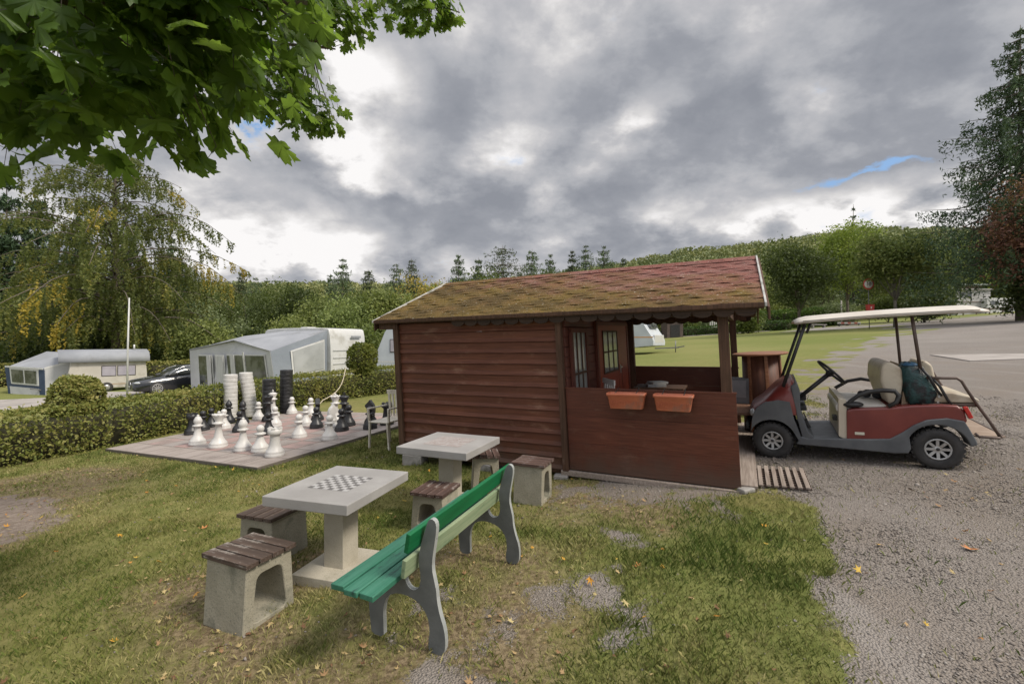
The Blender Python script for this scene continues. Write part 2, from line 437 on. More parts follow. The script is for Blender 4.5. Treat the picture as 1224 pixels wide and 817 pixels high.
def ground_mat():
    m = bpy.data.materials.new('turf and gravel'); m.use_nodes = True; t = NT(m.node_tree); b = t.n['Principled BSDF']
    co = t.add('ShaderNodeTexCoord').outputs['Object']
    A = lambda n: t.add('ShaderNodeAttribute', attribute_name=n).outputs['Fac']
    g, l, u = A('gravel'), A('litter'), A('lush')
    fine = t.noise(co, 55, 4, .7); med = t.noise(co, 6, 6, .62); low = t.noise(co, .55, 5)
    far = t.smooth(t.vm('LENGTH', co), 8, 30)
    # grass
    gr = t.mix(t.smooth(med, .3, .7), (.125, .135, .034), (.225, .215, .075))
    gr = t.mix(t.smooth(low, .38, .66), gr, t.mix(.5, gr, (.23, .185, .075)))
    gr = t.mix(t.m('MULTIPLY', u, .5), gr, t.mix(t.smooth(med, .3, .7), (.085, .125, .026), (.145, .185, .045)))
    gr = t.mix(t.smooth(fine, .62, .8), gr, (.21, .20, .10))
    gr = t.mix(t.m('MULTIPLY', far, .8), gr, t.mix(t.smooth(t.noise(co, .12, 6, .6), .35, .7), (.135, .165, .042), (.205, .205, .072)))
    # dead leaves and earth
    li = t.mix(t.smooth(t.noise(co, 26, 5, .7), .4, .62), (.125, .092, .052), (.26, .20, .12))
    col = t.mix(t.m('MULTIPLY', l, t.smooth(t.noise(co, 9, 6, .7), .30, .52)), gr, li)
    # gravel: cells of stone
    vo = t.add('ShaderNodeTexVoronoi', feature='F1', ins={'Vector': co}); vo.inputs['Scale'].default_value = 80
    vo2 = t.add('ShaderNodeTexVoronoi', feature='F1', ins={'Vector': co}); vo2.inputs['Scale'].default_value = 95
    sep = t.add('ShaderNodeSeparateColor', ins={0: vo.outputs['Color']}).outputs[0]
    sep2 = t.add('ShaderNodeSeparateColor', ins={0: vo2.outputs['Color']}).outputs[1]
    st = t.mix(sep, (.195, .172, .152), (.275, .246, .220)); st = t.mix(t.m('MULTIPLY', sep2, .5), st, (.27, .24, .212))
    st = t.mix(t.m('MULTIPLY', t.smooth(vo.outputs['Distance'], .45, .75), .6), st, (.13, .11, .094))
    st = t.mix(t.smooth(t.noise(co, .8, 6), .40, .66), st, t.mix(.6, st, (.215, .178, .145)))
    st = t.mix(t.smooth(t.noise(t.mapping(co, scale=(1.6, .35, 1), rot=(0, 0, .35)), .9, 4), .52, .66), st, t.mix(.5, st, (.31, .285, .262)))
    st = t.mix(t.m('MULTIPLY', far, .7), st, t.mix(t.smooth(t.noise(co, .25, 6, .6), .3, .7), (.225, .203, .185), (.285, .260, .238)))
    st = t.mix(t.m('MULTIPLY', l, .75), st, t.mix(t.smooth(fine, .4, .6), (.13, .105, .080), (.22, .185, .15)))
    st = t.mix(A('earth'), st, t.mix(t.smooth(t.noise(co, 14, 7, .7), .35, .65), (.175, .135, .105), (.27, .222, .182)))
    gm_ = t.smooth(t.m('ADD', g, t.m('MULTIPLY', t.m('SUBTRACT', fine, .5), 1.1)), .38, .62)
    col = t.mix(gm_, col, st)
    t.set(b.inputs['Base Color'], col); b.inputs['Roughness'].default_value = .95; b.inputs['Specular IOR Level'].default_value = .15
    h = t.m('ADD', t.m('MULTIPLY', t.m('SUBTRACT', 1.0, vo.outputs['Distance']), t.m('MULTIPLY', gm_, 1.0)), t.m('MULTIPLY', t.m('ADD', med, fine), t.m('SUBTRACT', 1.2, gm_)))
    bn = t.add('ShaderNodeBump'); bn.inputs['Strength'].default_value = .8; bn.inputs['Distance'].default_value = .016; t.set(bn.inputs['Height'], h)
    t.l.new(bn.outputs[0], b.inputs['Normal']); return m
gnd = np_mesh('ground', V, Fq, ground_mat(), attrs={'earth': np.clip(sdist(EARTH, XX.ravel(), YY.ravel())/.3+2.2, 0, 1), 'gravel': gm, 'litter': lm, 'lush': um}, smooth=True)
tag(gnd, 'grass and gravel of the camp site climbing to a wooded hill', kind='structure')

def sheet(name, pts, dz, m, label=None, thick=.0, sub=6):
    """a flat strip of paving that follows the slope; pts are ground points"""
    mb = MB(); pts = [Vector((p[0], p[1], 0)) for p in pts]
    top = [g3(p.x, p.y, dz) for p in pts]; bot = [g3(p.x, p.y, -.25) for p in pts]; n = len(pts)
    mb.add(top, [tuple(range(n))]); mb.add(top+bot, [(i, (i+1) % n, n+(i+1) % n, n+i) for i in range(n)])
    o = mb.build(name, m); return tag(o, label, kind='structure')
asph = mat('asphalt', (.215, .195, .180), (.275, .252, .232), 1.3, .9, .5, 90, speck=(.30, .28, .27), speck_scale=60, stain=(.12, .11, .105), stain_scale=.35)
conc_pale = mat('pale concrete paving', (.30, .27, .245), (.37, .335, .305), 1.1, .85, .3, 40, stain=(.22, .20, .18), stain_scale=.9)
w = lambda *a: G(*a)
sheet('concrete_pad', [w(1112, 424.5), w(1160, 432), (24, 9.5), (26, 14), w(1224, 423.5)], .03, conc_pale, 'pale concrete slab set into the gravel drive behind the golf cart')
sheet('road', [(30.5, 52), (34, 47.0), (44, 47), (60, 46.5), (110, 48), (110, 64), (60, 61), (38, 57)], .03, asph, 'grey road curving off behind the lawn on the right')
sheet('footpath', [w(-60, 505), w(0, 491), w(60, 483), w(130, 475), (-15.5, 21.2), (-12, 22), (-12, 24.5), (-16.5, 23.3), w(130, 468.5), w(55, 476), w(0, 481), w(-80, 492)], .03, conc_pale, 'pale path running behind the hedge past the black car')
sheet('kerb_strip', [(6, 63.4), (20, 62.6), (33, 59.0), (33, 58.2), (20, 61.8), (6, 62.6)], .08, conc_pale, 'pale edging strip along the foot of the clipped hedge beyond the lawn')

# ---- near ground cover
rng = np.random.default_rng(11)
def blades(N, x0, x1, y0, y1, keep, hmin, hmax, wid, name, m, label):
    x = rng.uniform(x0, x1, N); y = y0+(y1-y0)*rng.random(N)**1.45
    inv = (np.abs(x) < y*1.22+.4)
    x = x[inv]; y = y[inv]
    g, l, u = masks(x, y); k = rng.random(len(x)) < keep(g, l, u, x, y); x = x[k]; y = y[k]; u = u[k]; l = l[k]; n = len(x)
    a = rng.uniform(0, 2*PI, n); h = rng.uniform(hmin, hmax, n)*(.92+.22*u)*(.6+.8*vnoise(x, y, 3, 5)); wd = wid*rng.uniform(.7, 1.4, n)*np.clip(y/4, 1, 2)
    b = rng.uniform(0, 2*PI, n); le = h*rng.uniform(.25, .95, n)
    z = gz(x, y)-.004
    p0 = np.stack([x-np.cos(a)*wd, y-np.sin(a)*wd, z], 1); p1 = np.stack([x+np.cos(a)*wd, y+np.sin(a)*wd, z], 1)
    mx = x+np.cos(b)*le*.35; my = y+np.sin(b)*le*.35
    p2 = np.stack([mx+np.cos(a)*wd*.7, my+np.sin(a)*wd*.7, z+h*.62], 1)
    p3 = np.stack([x+np.cos(b)*le, y+np.sin(b)*le, z+h], 1)
    V = np.stack([p0, p1, p2, p3], 1).reshape(-1, 3); Fc = np.arange(4*n).reshape(n, 4)
    tone = np.clip(.25+.6*rng.random(n)-.10*u+.25*l+(vnoise(x, y, 1.1, 8)-.5)*.6+(vnoise(x, y, 7, 18)-.5)*.5, 0, 1)
    return tag(np_mesh(name, V, Fc, m, tone=tone), label, kind='stuff')
def grassmat(name, cols):
    m = bpy.data.materials.new(name); m.use_nodes = True; t = NT(m.node_tree); b = t.n['Principled BSDF']
    at = t.add('ShaderNodeAttribute', attribute_name='tone').outputs['Fac']
    r = t.add('ShaderNodeValToRGB'); t.set(r.inputs[0], at); e = r.color_ramp.elements
    e[0].position = .1; e[0].color = (*cols[0], 1); e[1].position = 1; e[1].color = (*cols[-1], 1)
    for i, c in enumerate(cols[1:-1]): k = e.new(.1+.9*(i+1)/(len(cols)-1)); k.color = (*c, 1)
    t.l.new(r.outputs[0], b.inputs['Base Color']); b.inputs['Roughness'].default_value = .7; b.inputs['Specular IOR Level'].default_value = .25
    return m
gmat = grassmat('grass blades', [(.075, .112, .020), (.125, .155, .034), (.20, .205, .060), (.33, .29, .13)])
FBX = lambda x, y: ((sdist(np.array([[-1.6, 6.5], [2.4, 4.45], [4.0, 7.6], [0, 9.6]]), x, y) > -.03) | (sdist(PLAT, x, y) > .0))
PLAT = np.array([[-3.59, 6.42], [-3.59-.88*4.75, 6.42+.475*4.75], [-3.59-.88*4.75+.475*4.1, 6.42+.475*4.75+.88*4.1], [-3.59+.475*4.1, 6.42+.88*4.1]])
def keepg(g, l, u, x, y):
    p = (1-g*.97)*(1-.60*l)*(.40+.60*vnoise(x, y, 4.5, 2))*(.80+.30*u)
    return np.where(FBX(x, y), 0, np.clip(p, .0, 1))
blades(950000, -8.5, 7.5, 1.2, 9.5, keepg, .014, .045, .0019, 'grass', gmat, 'short patchy lawn grass around the tables and the bench')
def tufts(g, l, u, x, y):
    t_ = np.clip(vnoise(x, y, 2.1, 31)*1.6-.95, 0, 1)*np.clip(vnoise(x, y, 9, 33)*2-.6, 0, 1)
    return np.where(FBX(x, y), 0, t_*(1-.8*g)*(.25+.5*u)*(x < 3.4))
blades(150000, -5, 6, 1.3, 7.5, tufts, .022, .050, .0021, 'grass', gmat, 'longer grass tufts between the bench, the hut and the gravel')

def shard(n, size, flat, kinds=5):
    """random little solids (irregular octahedra)"""
    base = np.array([[1, 0, 0], [0, 1, 0], [-1, 0, 0], [0, -1, 0], [0, 0, 1], [0, 0, -1]], float)
    fc = np.array([[0, 1, 4], [1, 2, 4], [2, 3, 4], [3, 0, 4], [1, 0, 5], [2, 1, 5], [3, 2, 5], [0, 3, 5]])
    V = base[None]*(1+rng.uniform(-.4, .4, (n, 6, 1)))*np.array([1, 1, flat])*size[:, None, None]*rng.uniform(.6, 1.25, (n, 1, 3))
    a = rng.uniform(0, 2*PI, n); c, s = np.cos(a)[:, None], np.sin(a)[:, None]
    X = V[..., 0]*c-V[..., 1]*s; Y = V[..., 0]*s+V[..., 1]*c; V = np.stack([X, Y, V[..., 2]], -1)
    V[:, :, 2] += V[:, :, 0]*rng.uniform(-.4, .4, (n, 1))
    return V, fc
N = 190000
x = rng.uniform(-4, 8.5, N); y = .95+8.0*rng.random(N)**1.5; g, l, u = masks(x, y)
k = (rng.random(N) < np.where(g > .35, g, .02+.04*l)*np.clip((8.6-y)/2.5, .0, 1)) & ~FBX(x, y) & (sdist(EARTH, x, y) < -.5) & (np.abs(x) < y*1.2+.3) & (rng.random(N) > .55*l); x = x[k]; y = y[k]; n = len(x)
sz = rng.gamma(3.2, .0015, n)*np.clip(y/4, .8, 1.6)+.0028
V, fc = shard(n, sz, .6); V = V+np.stack([x, y, gz(x, y)+sz*.1], 1)[:, None, :]
Fc = (fc[None]+(np.arange(n)*6)[:, None, None]).reshape(-1, 3)
peb = grassmat('gravel stones', [(.175, .150, .128), (.225, .196, .170), (.262, .232, .204), (.32, .29, .258)])
tag(np_mesh('gravel', V.reshape(-1, 3), Fc, peb, tone=np.repeat(rng.random(n)**1.3, 8)), 'loose crushed stone of the drive and the worn patch by the bench', kind='stuff')

# fallen leaves: curled five-point leaf outlines
def leaf_outline(lobes=5, cut=.45):
    pts = []
    for i in range(lobes*2-1):
        a = math.radians(-20+220*i/(lobes*2-2)) if lobes > 1 else 0
        r = (1.0 if i % 2 == 0 else cut)*(.85 if i in (0, lobes*2-2) else 1)
        pts.append((r*math.cos(a), r*math.sin(a)))
    pts.append((0.06, -.12)); pts.insert(0, (-.06, -.12)) if False else None
    return pts
def scatter_leaves(n, x, y, size, name, m, label, lift=.012):
    o = np.array(leaf_outline()); kx = len(o)
    a = rng.uniform(0, 2*PI, n); c, s = np.cos(a)[:, None], np.sin(a)[:, None]
    ox = (o[:, 0][None]*c-o[:, 1][None]*s)*size[:, None]*rng.uniform(.7, 1, (n, 1)); oy = (o[:, 0][None]*s+o[:, 1][None]*c)*size[:, None]
    rr = np.hypot(ox, oy)
    oz = rr**2/size[:, None]*rng.uniform(-.5, .9, (n, 1))+ox*rng.uniform(-.5, .5, (n, 1))+oy*rng.uniform(-.5, .5, (n, 1))
    oz = oz-oz.min(1, keepdims=True)
    V = np.stack([ox+x[:, None], oy+y[:, None], oz+gz(x, y)[:, None]+lift*rng.random((n, 1))+.004], -1)
    ctr = np.stack([x, y, gz(x, y)+lift*.5+.008+oz.mean(1)*.7], -1)
    V = np.concatenate([V, ctr[:, None]], 1)
    fc = np.array([[i, (i+1) % kx, kx] for i in range(kx)])
    Fc = (fc[None]+(np.arange(n)*(kx+1))[:, None, None]).reshape(-1, 3)
    return tag(np_mesh(name, V.reshape(-1, 3), Fc, m, tone=np.repeat(rng.random(n), kx)), label, kind='stuff')
lf = grassmat('dead leaves', [(.16, .085, .045), (.26, .15, .075), (.37, .27, .13), (.42, .34, .16)])
N = 9000; x = rng.uniform(-7.5, 5, N); y = 1.3+7.5*rng.random(N)**1.3; g, l, u = masks(x, y)
k = (rng.random(N) < .05+.40*l+.10*(x < -1)*vnoise(x, y, .8, 4)-.04*u) & ~FBX(x, y); x = x[k]; y = y[k]; n = len(x)
scatter_leaves(n, x, y, rng.uniform(.010, .030, n), 'leaf_litter', lf, 'small curled dry leaves scattered through the grass')
lf2 = grassmat('turning leaves', [(.40, .17, .03), (.50, .27, .04), (.52, .38, .08), (.45, .22, .06)])
N = 80; x = rng.uniform(-6, 3, N); y = rng.uniform(1.8, 7, N); k = ~FBX(x, y); x = x[k]; y = y[k]; n = len(x)
scatter_leaves(n, x, y, rng.uniform(.016, .038, n), 'leaf_litter', lf2, 'yellow and orange maple leaves lying on the lawn')
orange = mat('rust leaf', (.42, .16, .05), (.50, .22, .07), 30, .7)
for (px, py, s_, lab) in ((1160, 657, .055, 'rust coloured leaf lying alone on the gravel drive at the right'), (244, 632, .05, 'orange leaf on the grass left of the stool tucked under the chessboard table'), (760, 677, .045, 'orange leaf lying on the greenest grass in front of the hut')):
    p = G(px, py); mb = MB(); o_ = leaf_outline(); vs = [Vector((a*s_, b*s_, (a*a+b*b)*s_*.35+.01)) for a, b in o_]+[Vector((0, 0, .012))]
    mb.add(vs, [(i, (i+1) % len(o_), len(o_)) for i in range(len(o_))])
    lo = mb.build('fallen_leaf', orange, M=frame(p, random.uniform(0, 6)), fixn=False); tag(lo, lab, 'leaf', 'bright fallen leaves')
# ================================================================== THE HUT
def rotm(rx, ry, rz): return (Matrix.Rotation(rz, 4, 'Z') @ Matrix.Rotation(ry, 4, 'Y') @ Matrix.Rotation(rx, 4, 'X'))
HM = Matrix.Translation((-1.536, 6.499, .112)) @ rotm(.025, -.014, -.47)
HM = Matrix.Translation((0, 0, CH)) @ Matrix.Scale(.965, 4) @ Matrix.Translation((0, 0, -CH)) @ HM
SH = -.037
HL, HX, HW, HH, HP, OL, OR = 4.29, 2.486, 3.466, 1.80, .968, .316, .296
EZ, RZ_, OE = 1.845, 2.525, .12
hut = thing('wooden_hut', 'dark red timber hut with mossy shingle roof and open porch', 'hut', HM)
red = wood('dark red stained boards', (.108, .034, .017), (.180, .064, .034), 'x', 55, .6, .5, plank=.138, wear=(.25, .14, .09), wear_lo=.54, wear_hi=.80)
red2 = wood('dark red panel', (.098, .028, .015), (.155, .048, .026), 'x', 60, .50, .4, plank=.316, wear=(.20, .11, .075), wear_lo=.55, wear_hi=.85)
redy = wood('dark red boards across', (.085, .026, .018), (.15, .048, .03), 'y', 55, .55, .5)
post_m = wood('weathered dark post', (.060, .030, .016), (.12, .062, .038), 'z', 50, .7, .5, wear=(.16, .11, .09), wear_lo=.58, wear_hi=.8)
door_m = wood('orange red door paint', (.22, .042, .020), (.32, .070, .032), 'z', 45, .5, .3)
greyw = mat('grey white trim', (.36, .35, .33), (.46, .45, .42), 4, .6, .2, 30, stain=(.2, .2, .17), stain_scale=3)
deckm = wood('bleached deck board', (.24, .19, .155), (.40, .335, .285), 'y', 45, .8, .5)
stonem = mat('grey concrete block', (.24, .225, .205), (.36, .34, .315), 5, .9, .6, 60, stain=(.12, .115, .09), stain_scale=3)

def log_wall(x0, x1, y, z0, z1, axis=0, n=14, face=-1, gap=.10):
    """overlapping bevelled boards stacked into a wall; axis 0 runs along x"""
    mb = MB(); h = (z1-z0)/n
    for i in range(n):
        a = z0+i*h; o1 = .009*face; prof = [(-.03*face*-1, a), (0, a+.001), (o1*.55, a+.004), (o1, a+.010), (o1, a+h-.008), (o1*.6, a+h-.004), (0, a+h-.001), (.03*-face, a+h-.001)]
        if axis == 0: mb.prism([(y+p[0], p[1]) for p in prof], 0, x0+.0015*(i % 2), x1-.0015*(i % 2))
        else: mb.prism([(y+p[0], p[1]) for p in prof], 1, x0, x1)
    return mb
def slope_top(y): return EZ+(RZ_-EZ)*(1-abs(y-HW/2)/(HW/2+OE))
def B(mb, name, m, bev=.004, par=hut, lab=None): return mb.build(name, m, par, bevel=bev, shear=SH, label=lab)

B(log_wall(0.02, HX, 0, .0, HH-.005, 0, 13), 'front_wall', red, 0)
B(log_wall(0.02, HX, HW, .0, HH-.005, 0, 15, face=1), 'back_wall', red, 0)
# gable walls of the cabin, cut to the roof pitch
def gable(x, name, m):
    mb = MB(); n = 19; h = HH/15
    for i in range(n):
        z = i*h; zt = z+h
        if z >= RZ_-.10: break
        k = 0 if zt < EZ-.02 else max(0.0, (zt-EZ+.05)/(RZ_-EZ))*(HW/2+OE)-OE
        k = max(k, 0)
        mb.box((x, HW/2, z+h/2), (.05+.004*(i % 2), HW-2*k-.05, h-.003))
    return B(mb, name, m, .006)
gable(.03, 'side_wall', redy)
gable(HX, 'door_wall', redy)
mb = MB()
mb.box((0.0, -.015, HH/2-.01), (.085, .085, HH+.02)); 
B(mb, 'corner_post', post_m)
mb = MB(); mb.box((HX-.03, -.02, HH/2-.0), (.07, .075, HH+.02)); B(mb, 'corner_post', post_m)
mb = MB(); mb.box((0.0, HW+.015, HH/2-.01), (.085, .085, HH+.02)); B(mb, 'corner_post', post_m)
# porch posts
for (x, y) in ((HL-.075, .045), (HL-.05, HW-.05), (HX+.06, HW-.05)):
    mb = MB(); mb.box((x, y, HH/2), (.10, .10, HH)); B(mb, 'porch_post', post_m, .006)
# wall plates and tie beams
mb = MB(); mb.box((HL/2+.02, .05, HH+.0), (HL+.28, .06, .09)); B(mb, 'wall_plate', post_m)
mb = MB(); mb.box((HL/2+.02, HW-.05, HH+.0), (HL+.28, .06, .09)); B(mb, 'wall_plate', post_m)
mb = MB(); mb.box((HL-.05, HW/2, HH+.0), (.06, HW-.2, .10)); B(mb, 'tie_beam', post_m)
mb = MB(); mb.prism([(.12, HH+.05), (HW-.12, HH+.05), (HW/2+.05, RZ_-.12), (HW/2-.05, RZ_-.12)], 0, HL-.03, HL-.005)
B(mb, 'porch_gable', post_m)
# parapets: one broad panel, three faint joints
mb = MB(); hb = (HP-.02)/3
for i in range(3): mb.box(((HX+HL)/2+.01, -.004, .01+hb*(i+.5)), (HL-HX-.005, .026, hb-.0012))
mb.box(((HX+HL)/2+.01, .005, HP-.005), (HL-HX+.01, .05, .018))
B(mb, 'front_parapet', red2, .002)
mb = MB()
for i in range(3): mb.box(((HX+HL)/2+.03, HW-.02, .01+hb*(i+.5)), (HL-HX-.06, .03, hb-.003))
mb.box(((HX+HL)/2+.03, HW-.02, HP-.005), (HL-HX-.04, .05, .02))
B(mb, 'back_parapet', red2, .002)
# sill and foundation
mb = MB(); mb.box(((HX+HL)/2-.01, -.02, -.032), (HL-HX+.16, .07, .058)); mb.box((HX+.75, -.022, -.032), (.008, .075, .06)); B(mb, 'sill_beam', deckm, .004, lab='pale timber sill under the porch panel')
mb = MB(); mb.box((HX/2, .04, -.03), (HX-.1, .08, .05)); mb.box((.1, HW/2, -.03), (.08, HW-.1, .05)); B(mb, 'bottom_beam', post_m)
mb = MB()
nb = 9
for i in range(nb):
    x = HX+.10+(HL+.16-HX-.10)*(i+.5)/nb; mb.box((x, HW/2+.0, .035), ((HL+.06-HX)/nb-.006, HW-.02, .03))
B(mb, 'porch_floor', deckm, .003)
mb = MB(); mb.box((HL+.07, HW/2, -.02), (.16, HW-.04, .075)); B(mb, 'floor_bearer', deckm, .003)
mb = MB(); mb.box((HX/2, HW/2, -.02), (HX-.1, HW-.1, .03)); B(mb, 'cabin_floor', deckm)
# roof: two pitched decks clad in stepped courses of shingle
def shingle_mat():
    m = bpy.data.materials.new('red shingle with moss'); m.use_nodes = True; t = NT(m.node_tree); b = t.n['Principled BSDF']
    co = t.add('ShaderNodeTexCoord').outputs['Object']; sx = t.add('ShaderNodeSeparateXYZ', ins={0: co})
    x, y, z = sx.outputs
    bw = .155; rh = .125
    row = t.m('DIVIDE', t.m('ADD', y, OE), rh*.93); 
    rf = t.m('FLOOR', row); off = t.m('MULTIPLY', t.m('MODULO', rf, 2.0), .5)
    u = t.m('ADD', t.m('DIVIDE', x, bw), off); uf = t.m('FRACT', u); v = t.m('FRACT', row)
    # hexagonal tab: lower half of each row narrows
    du = t.m('ABSOLUTE', t.m('SUBTRACT', uf, .5))
    edge = t.m('SUBTRACT', t.m('ADD', t.m('MULTIPLY', v, .38), .32), du)       # negative outside the tab
    line = t.m('SUBTRACT', 1.0, t.smooth(t.m('ABSOLUTE', edge), .0, .045))
    line = t.m('MULTIPLY', line, t.m('SUBTRACT', 1.0, t.smooth(v, .50, .62)))
    bot = t.m('MULTIPLY', t.m('SUBTRACT', 1.0, t.smooth(v, .0, .05)), .5); line = t.m('MAXIMUM', line, t.m('MULTIPLY', bot, t.smooth(edge, -.02, .02)))
    wn = t.add('ShaderNodeTexWhiteNoise', noise_dimensions='2D'); cc = t.add('ShaderNodeCombineXYZ', ins={0: t.m('FLOOR', u), 1: rf}); t.set(wn.inputs['Vector'], cc.outputs[0])
    tile = wn.outputs['Value']
    c = t.mix(tile, (.110, .032, .025), (.175, .058, .044)); c = t.mix(t.smooth(t.noise(co, 160, 3, .7), .4, .7), c, (.25, .125, .105))
    c = t.mix(t.smooth(t.noise(co, 3, 6), .4, .7), c, t.mix(.5, c, (.20, .115, .10)))
    c = t.mix(t.m('MULTIPLY', line, .62), c, (.045, .020, .016))
    # moss thick at the left and along the eave, thinning to the right ridge
    mx = t.m('SUBTRACT', 1.60, t.m('MULTIPLY', x, .235)); my = t.m('MULTIPLY', t.m('SUBTRACT', .95, y), .42)
    mo = t.m('ADD', t.m('ADD', t.m('MULTIPLY', mx, .68), my), t.m('MULTIPLY', t.m('SUBTRACT', t.noise(co, 2.6, 9, .68), .5) , 1.5))
    mo = t.m('ADD', mo, t.m('MULTIPLY', line, .05))
    mf = t.smooth(mo, .28, 1.0)
    mc = t.mix(t.smooth(t.noise(co, 2.1, 6), .35, .65), (.070, .048, .012), (.145, .100, .018)); mc = t.mix(t.smooth(t.noise(co, 22, 6, .75), .45, .70), mc, (.065, .052, .014))
    mc = t.mix(t.m('MULTIPLY', t.smooth(t.noise(co, 4.2, 7, .65), .46, .66), .55), mc, (.13, .075, .03))
    c = t.mix(t.m('MULTIPLY', mf, .92), c, mc)
    sp = t.noise(t.mapping(co, scale=(1, 1.6, 1)), 24, 3, .75); c = t.mix(t.smooth(sp, .655, .68), c, (.50, .46, .38))
    t.set(b.inputs['Base Color'], c); b.inputs['Roughness'].default_value = .92; b.inputs['Specular IOR Level'].default_value = .2
    h = t.m('ADD', t.m('MULTIPLY', line, -1.0), t.m('ADD', t.m('MULTIPLY', mf, t.m('MULTIPLY', t.noise(co, 28, 6, .7), 1.6)), t.m('MULTIPLY', t.noise(co, 160, 3), .2)))
    bn = t.add('ShaderNodeBump'); bn.inputs['Strength'].default_value = .8; bn.inputs['Distance'].default_value = .012; t.set(bn.inputs['Height'], h); t.l.new(bn.outputs[0], b.inputs['Normal'])
    return m
shm = shingle_mat()
x0, x1 = -OL, HL+OR
NR = 15
roofs = []
for side in (0, 1):
    mb = MB(); run = HW/2+OE
    nxs = 40
    for i in range(NR):
        a = i/NR; bq = (i+1)/NR+.02
        def yz(t_, lift):
            yy = -OE+run*t_; zz = EZ+(RZ_-EZ)*t_+lift
            return (yy if side == 0 else HW-yy, zz)
        top = []; bt = []
        ya, za = yz(a, .014); yb, zb = yz(min(bq, 1.0), .011); yc, zc = yz(a, .010)
        for k in range(nxs+1):
            xx = x0+(x1-x0)*k/nxs
            wob = .006*math.sin(k*1.7+i*2.3)+.004*math.sin(k*4.1+i)-.018*math.exp(-((xx-1.6)/1.3)**2)*math.sin(PI*min(1, a+.1))
            top += [(xx, ya, za+wob), (xx, yb, zb+wob*.9)]; bt += [(xx, yc, zc+wob)]
        n0 = len(top)
        mb.add(top+bt, [(2*k, 2*k+1, 2*k+3, 2*k+2) for k in range(nxs)]+[(n0+k, 2*k, 2*k+2, n0+k+1) for k in range(nxs)], 0)
    o = mb.build('roof_shingles', shm, hut, shear=SH, fixn=False); roofs.append(o)
    mb = MB(); s_ = 1 if side == 0 else -1; yo = 0 if side == 0 else HW
    def Y(t_): return (-OE+run*t_) if side == 0 else HW+OE-run*t_
    mb.prism([(Y(0), EZ-.045), (Y(0), EZ-.028), (Y(1), RZ_-.028), (Y(1), RZ_-.045)], 0, x0, x1)
    B(mb, 'roof_boards', post_m, 0)
mb = MB(); mb.prism([(HW/2-.13, RZ_-.025), (HW/2, RZ_+.038), (HW/2+.13, RZ_-.025), (HW/2, RZ_+.012)], 0, x0-.005, x1+.005); mb.build('ridge_cap', shm, hut, shear=SH)
# fascia at the eaves, scalloped valance below it
for y_, sgn in ((-OE-.012, -1), (HW+OE+.012, 1)):
    mb = MB(); mb.box(((x0+x1)/2, y_, EZ-.012), (x1-x0, .02, .045)); B(mb, 'fascia', post_m, .003)
    xv = 1.0 if sgn < 0 else x0+.06; ns = 18 if sgn < 0 else 24; poly = [(xv, EZ-.01)]; wv = (x1-.06-xv)/ns
    for i in range(ns):
        for j in range(9):
            a = PI*j/8; poly.append((xv+wv*(i+.5)-math.cos(a)*wv*.49, EZ-.055-.062*math.sin(a)**.8))
    poly.append((x1-.06, EZ-.01))
    mb = MB(); yy = y_+.035*-sgn; mb.prism(poly, 1, yy-.009, yy+.009); B(mb, 'valance', wood('dark valance board', (.030, .018, .012), (.062, .036, .024), 'x', 50, .75, .4), 0)
# barge boards: pale strip over dark board on the right gable, thin pale edge on the left
for xx, dx in ((x1, 1), (x0, -1)):
    for side in (0, 1):
        def Yr(t_): return (-OE-.03+(HW/2+OE+.03)*t_) if side == 0 else HW+OE+.03-(HW/2+OE+.03)*t_
        mb = MB(); hgt = .04 if dx > 0 else .035
        mb.prism([(Yr(0), EZ-.03), (Yr(0), EZ-.03+hgt), (Yr(1), RZ_+.045), (Yr(1), RZ_+.045-hgt)], 0, xx+.002*dx, xx+.022*dx)
        B(mb, 'barge_trim', greyw, .003, lab='pale grey strip along the roof edge')
        mb = MB(); hgt = .16 if dx > 0 else .11
        mb.prism([(Yr(0), EZ-.035-hgt*.75), (Yr(0), EZ-.034), (Yr(1), RZ_+.010), (Yr(1), RZ_+.010-hgt)], 0, xx+.026*dx, xx+.045*dx) if dx > 0 else mb.prism([(Yr(.02), EZ-.14), (Yr(.02), EZ-.035), (Yr(1), RZ_+.0), (Yr(1), RZ_-.11)], 0, xx+.004*dx, xx+.024*dx)
        B(mb, 'barge_board', post_m, .003)
# eave bracket (purlin end) at the left corner
mb = MB(); mb.box((-.14, -.03, HH-.03), (.30, .07, .10)); B(mb, 'purlin_end', post_m)
# door wall openings: glazed door and window
gl = mat('dim glass', (.20, .22, .22), (.34, .36, .35), 3, .08, spec=.9); glb = mat('dark glass', (.025, .028, .028), rough=.07, spec=.9)
def hp(px, py, axis, val): return ray_plane(HM, px, py, axis, val)
XD = HX+.032
def yat(px): return hp(px, 430, 0, XD).y
def zat(py, px): return hp(px, py, 0, XD).z
y0, y1_ = yat(716), yat(752)
d_top, d_bot = 1.74, .02
door = MB(); door.box((XD+.012, (y0+y1_)/2, (d_top+d_bot)/2), (.03, y1_-y0-.10, d_top-d_bot-.05)); door = door.build('door', door_m, hut, bevel=.004, shear=SH, label='orange red door with six small panes')
mb = MB()
for yy in (y0+.03, y1_-.03): mb.box((XD+.016, yy, (d_top+d_bot)/2), (.045, .07, d_top-d_bot))
mb.box((XD+.016, (y0+y1_)/2, d_top), (.045, y1_-y0, .06)); mb.build('door_frame', wood('door frame paint', (.10, .028, .018), (.17, .045, .026), 'z', 45, .6), door, bevel=.003, shear=SH)
ga, gb = y0+(y1_-y0)*.16, y0+(y1_-y0)*.60
mb = MB(); mb.box((XD+.029, (ga+gb)/2, 1.31), (.004, gb-ga, .60)); mb.build('pane', gl, door, shear=SH)
mb = MB()
for k in range(4): mb.box((XD+.034, ga+(gb-ga)*k/3, 1.31), (.012, .022, .64))
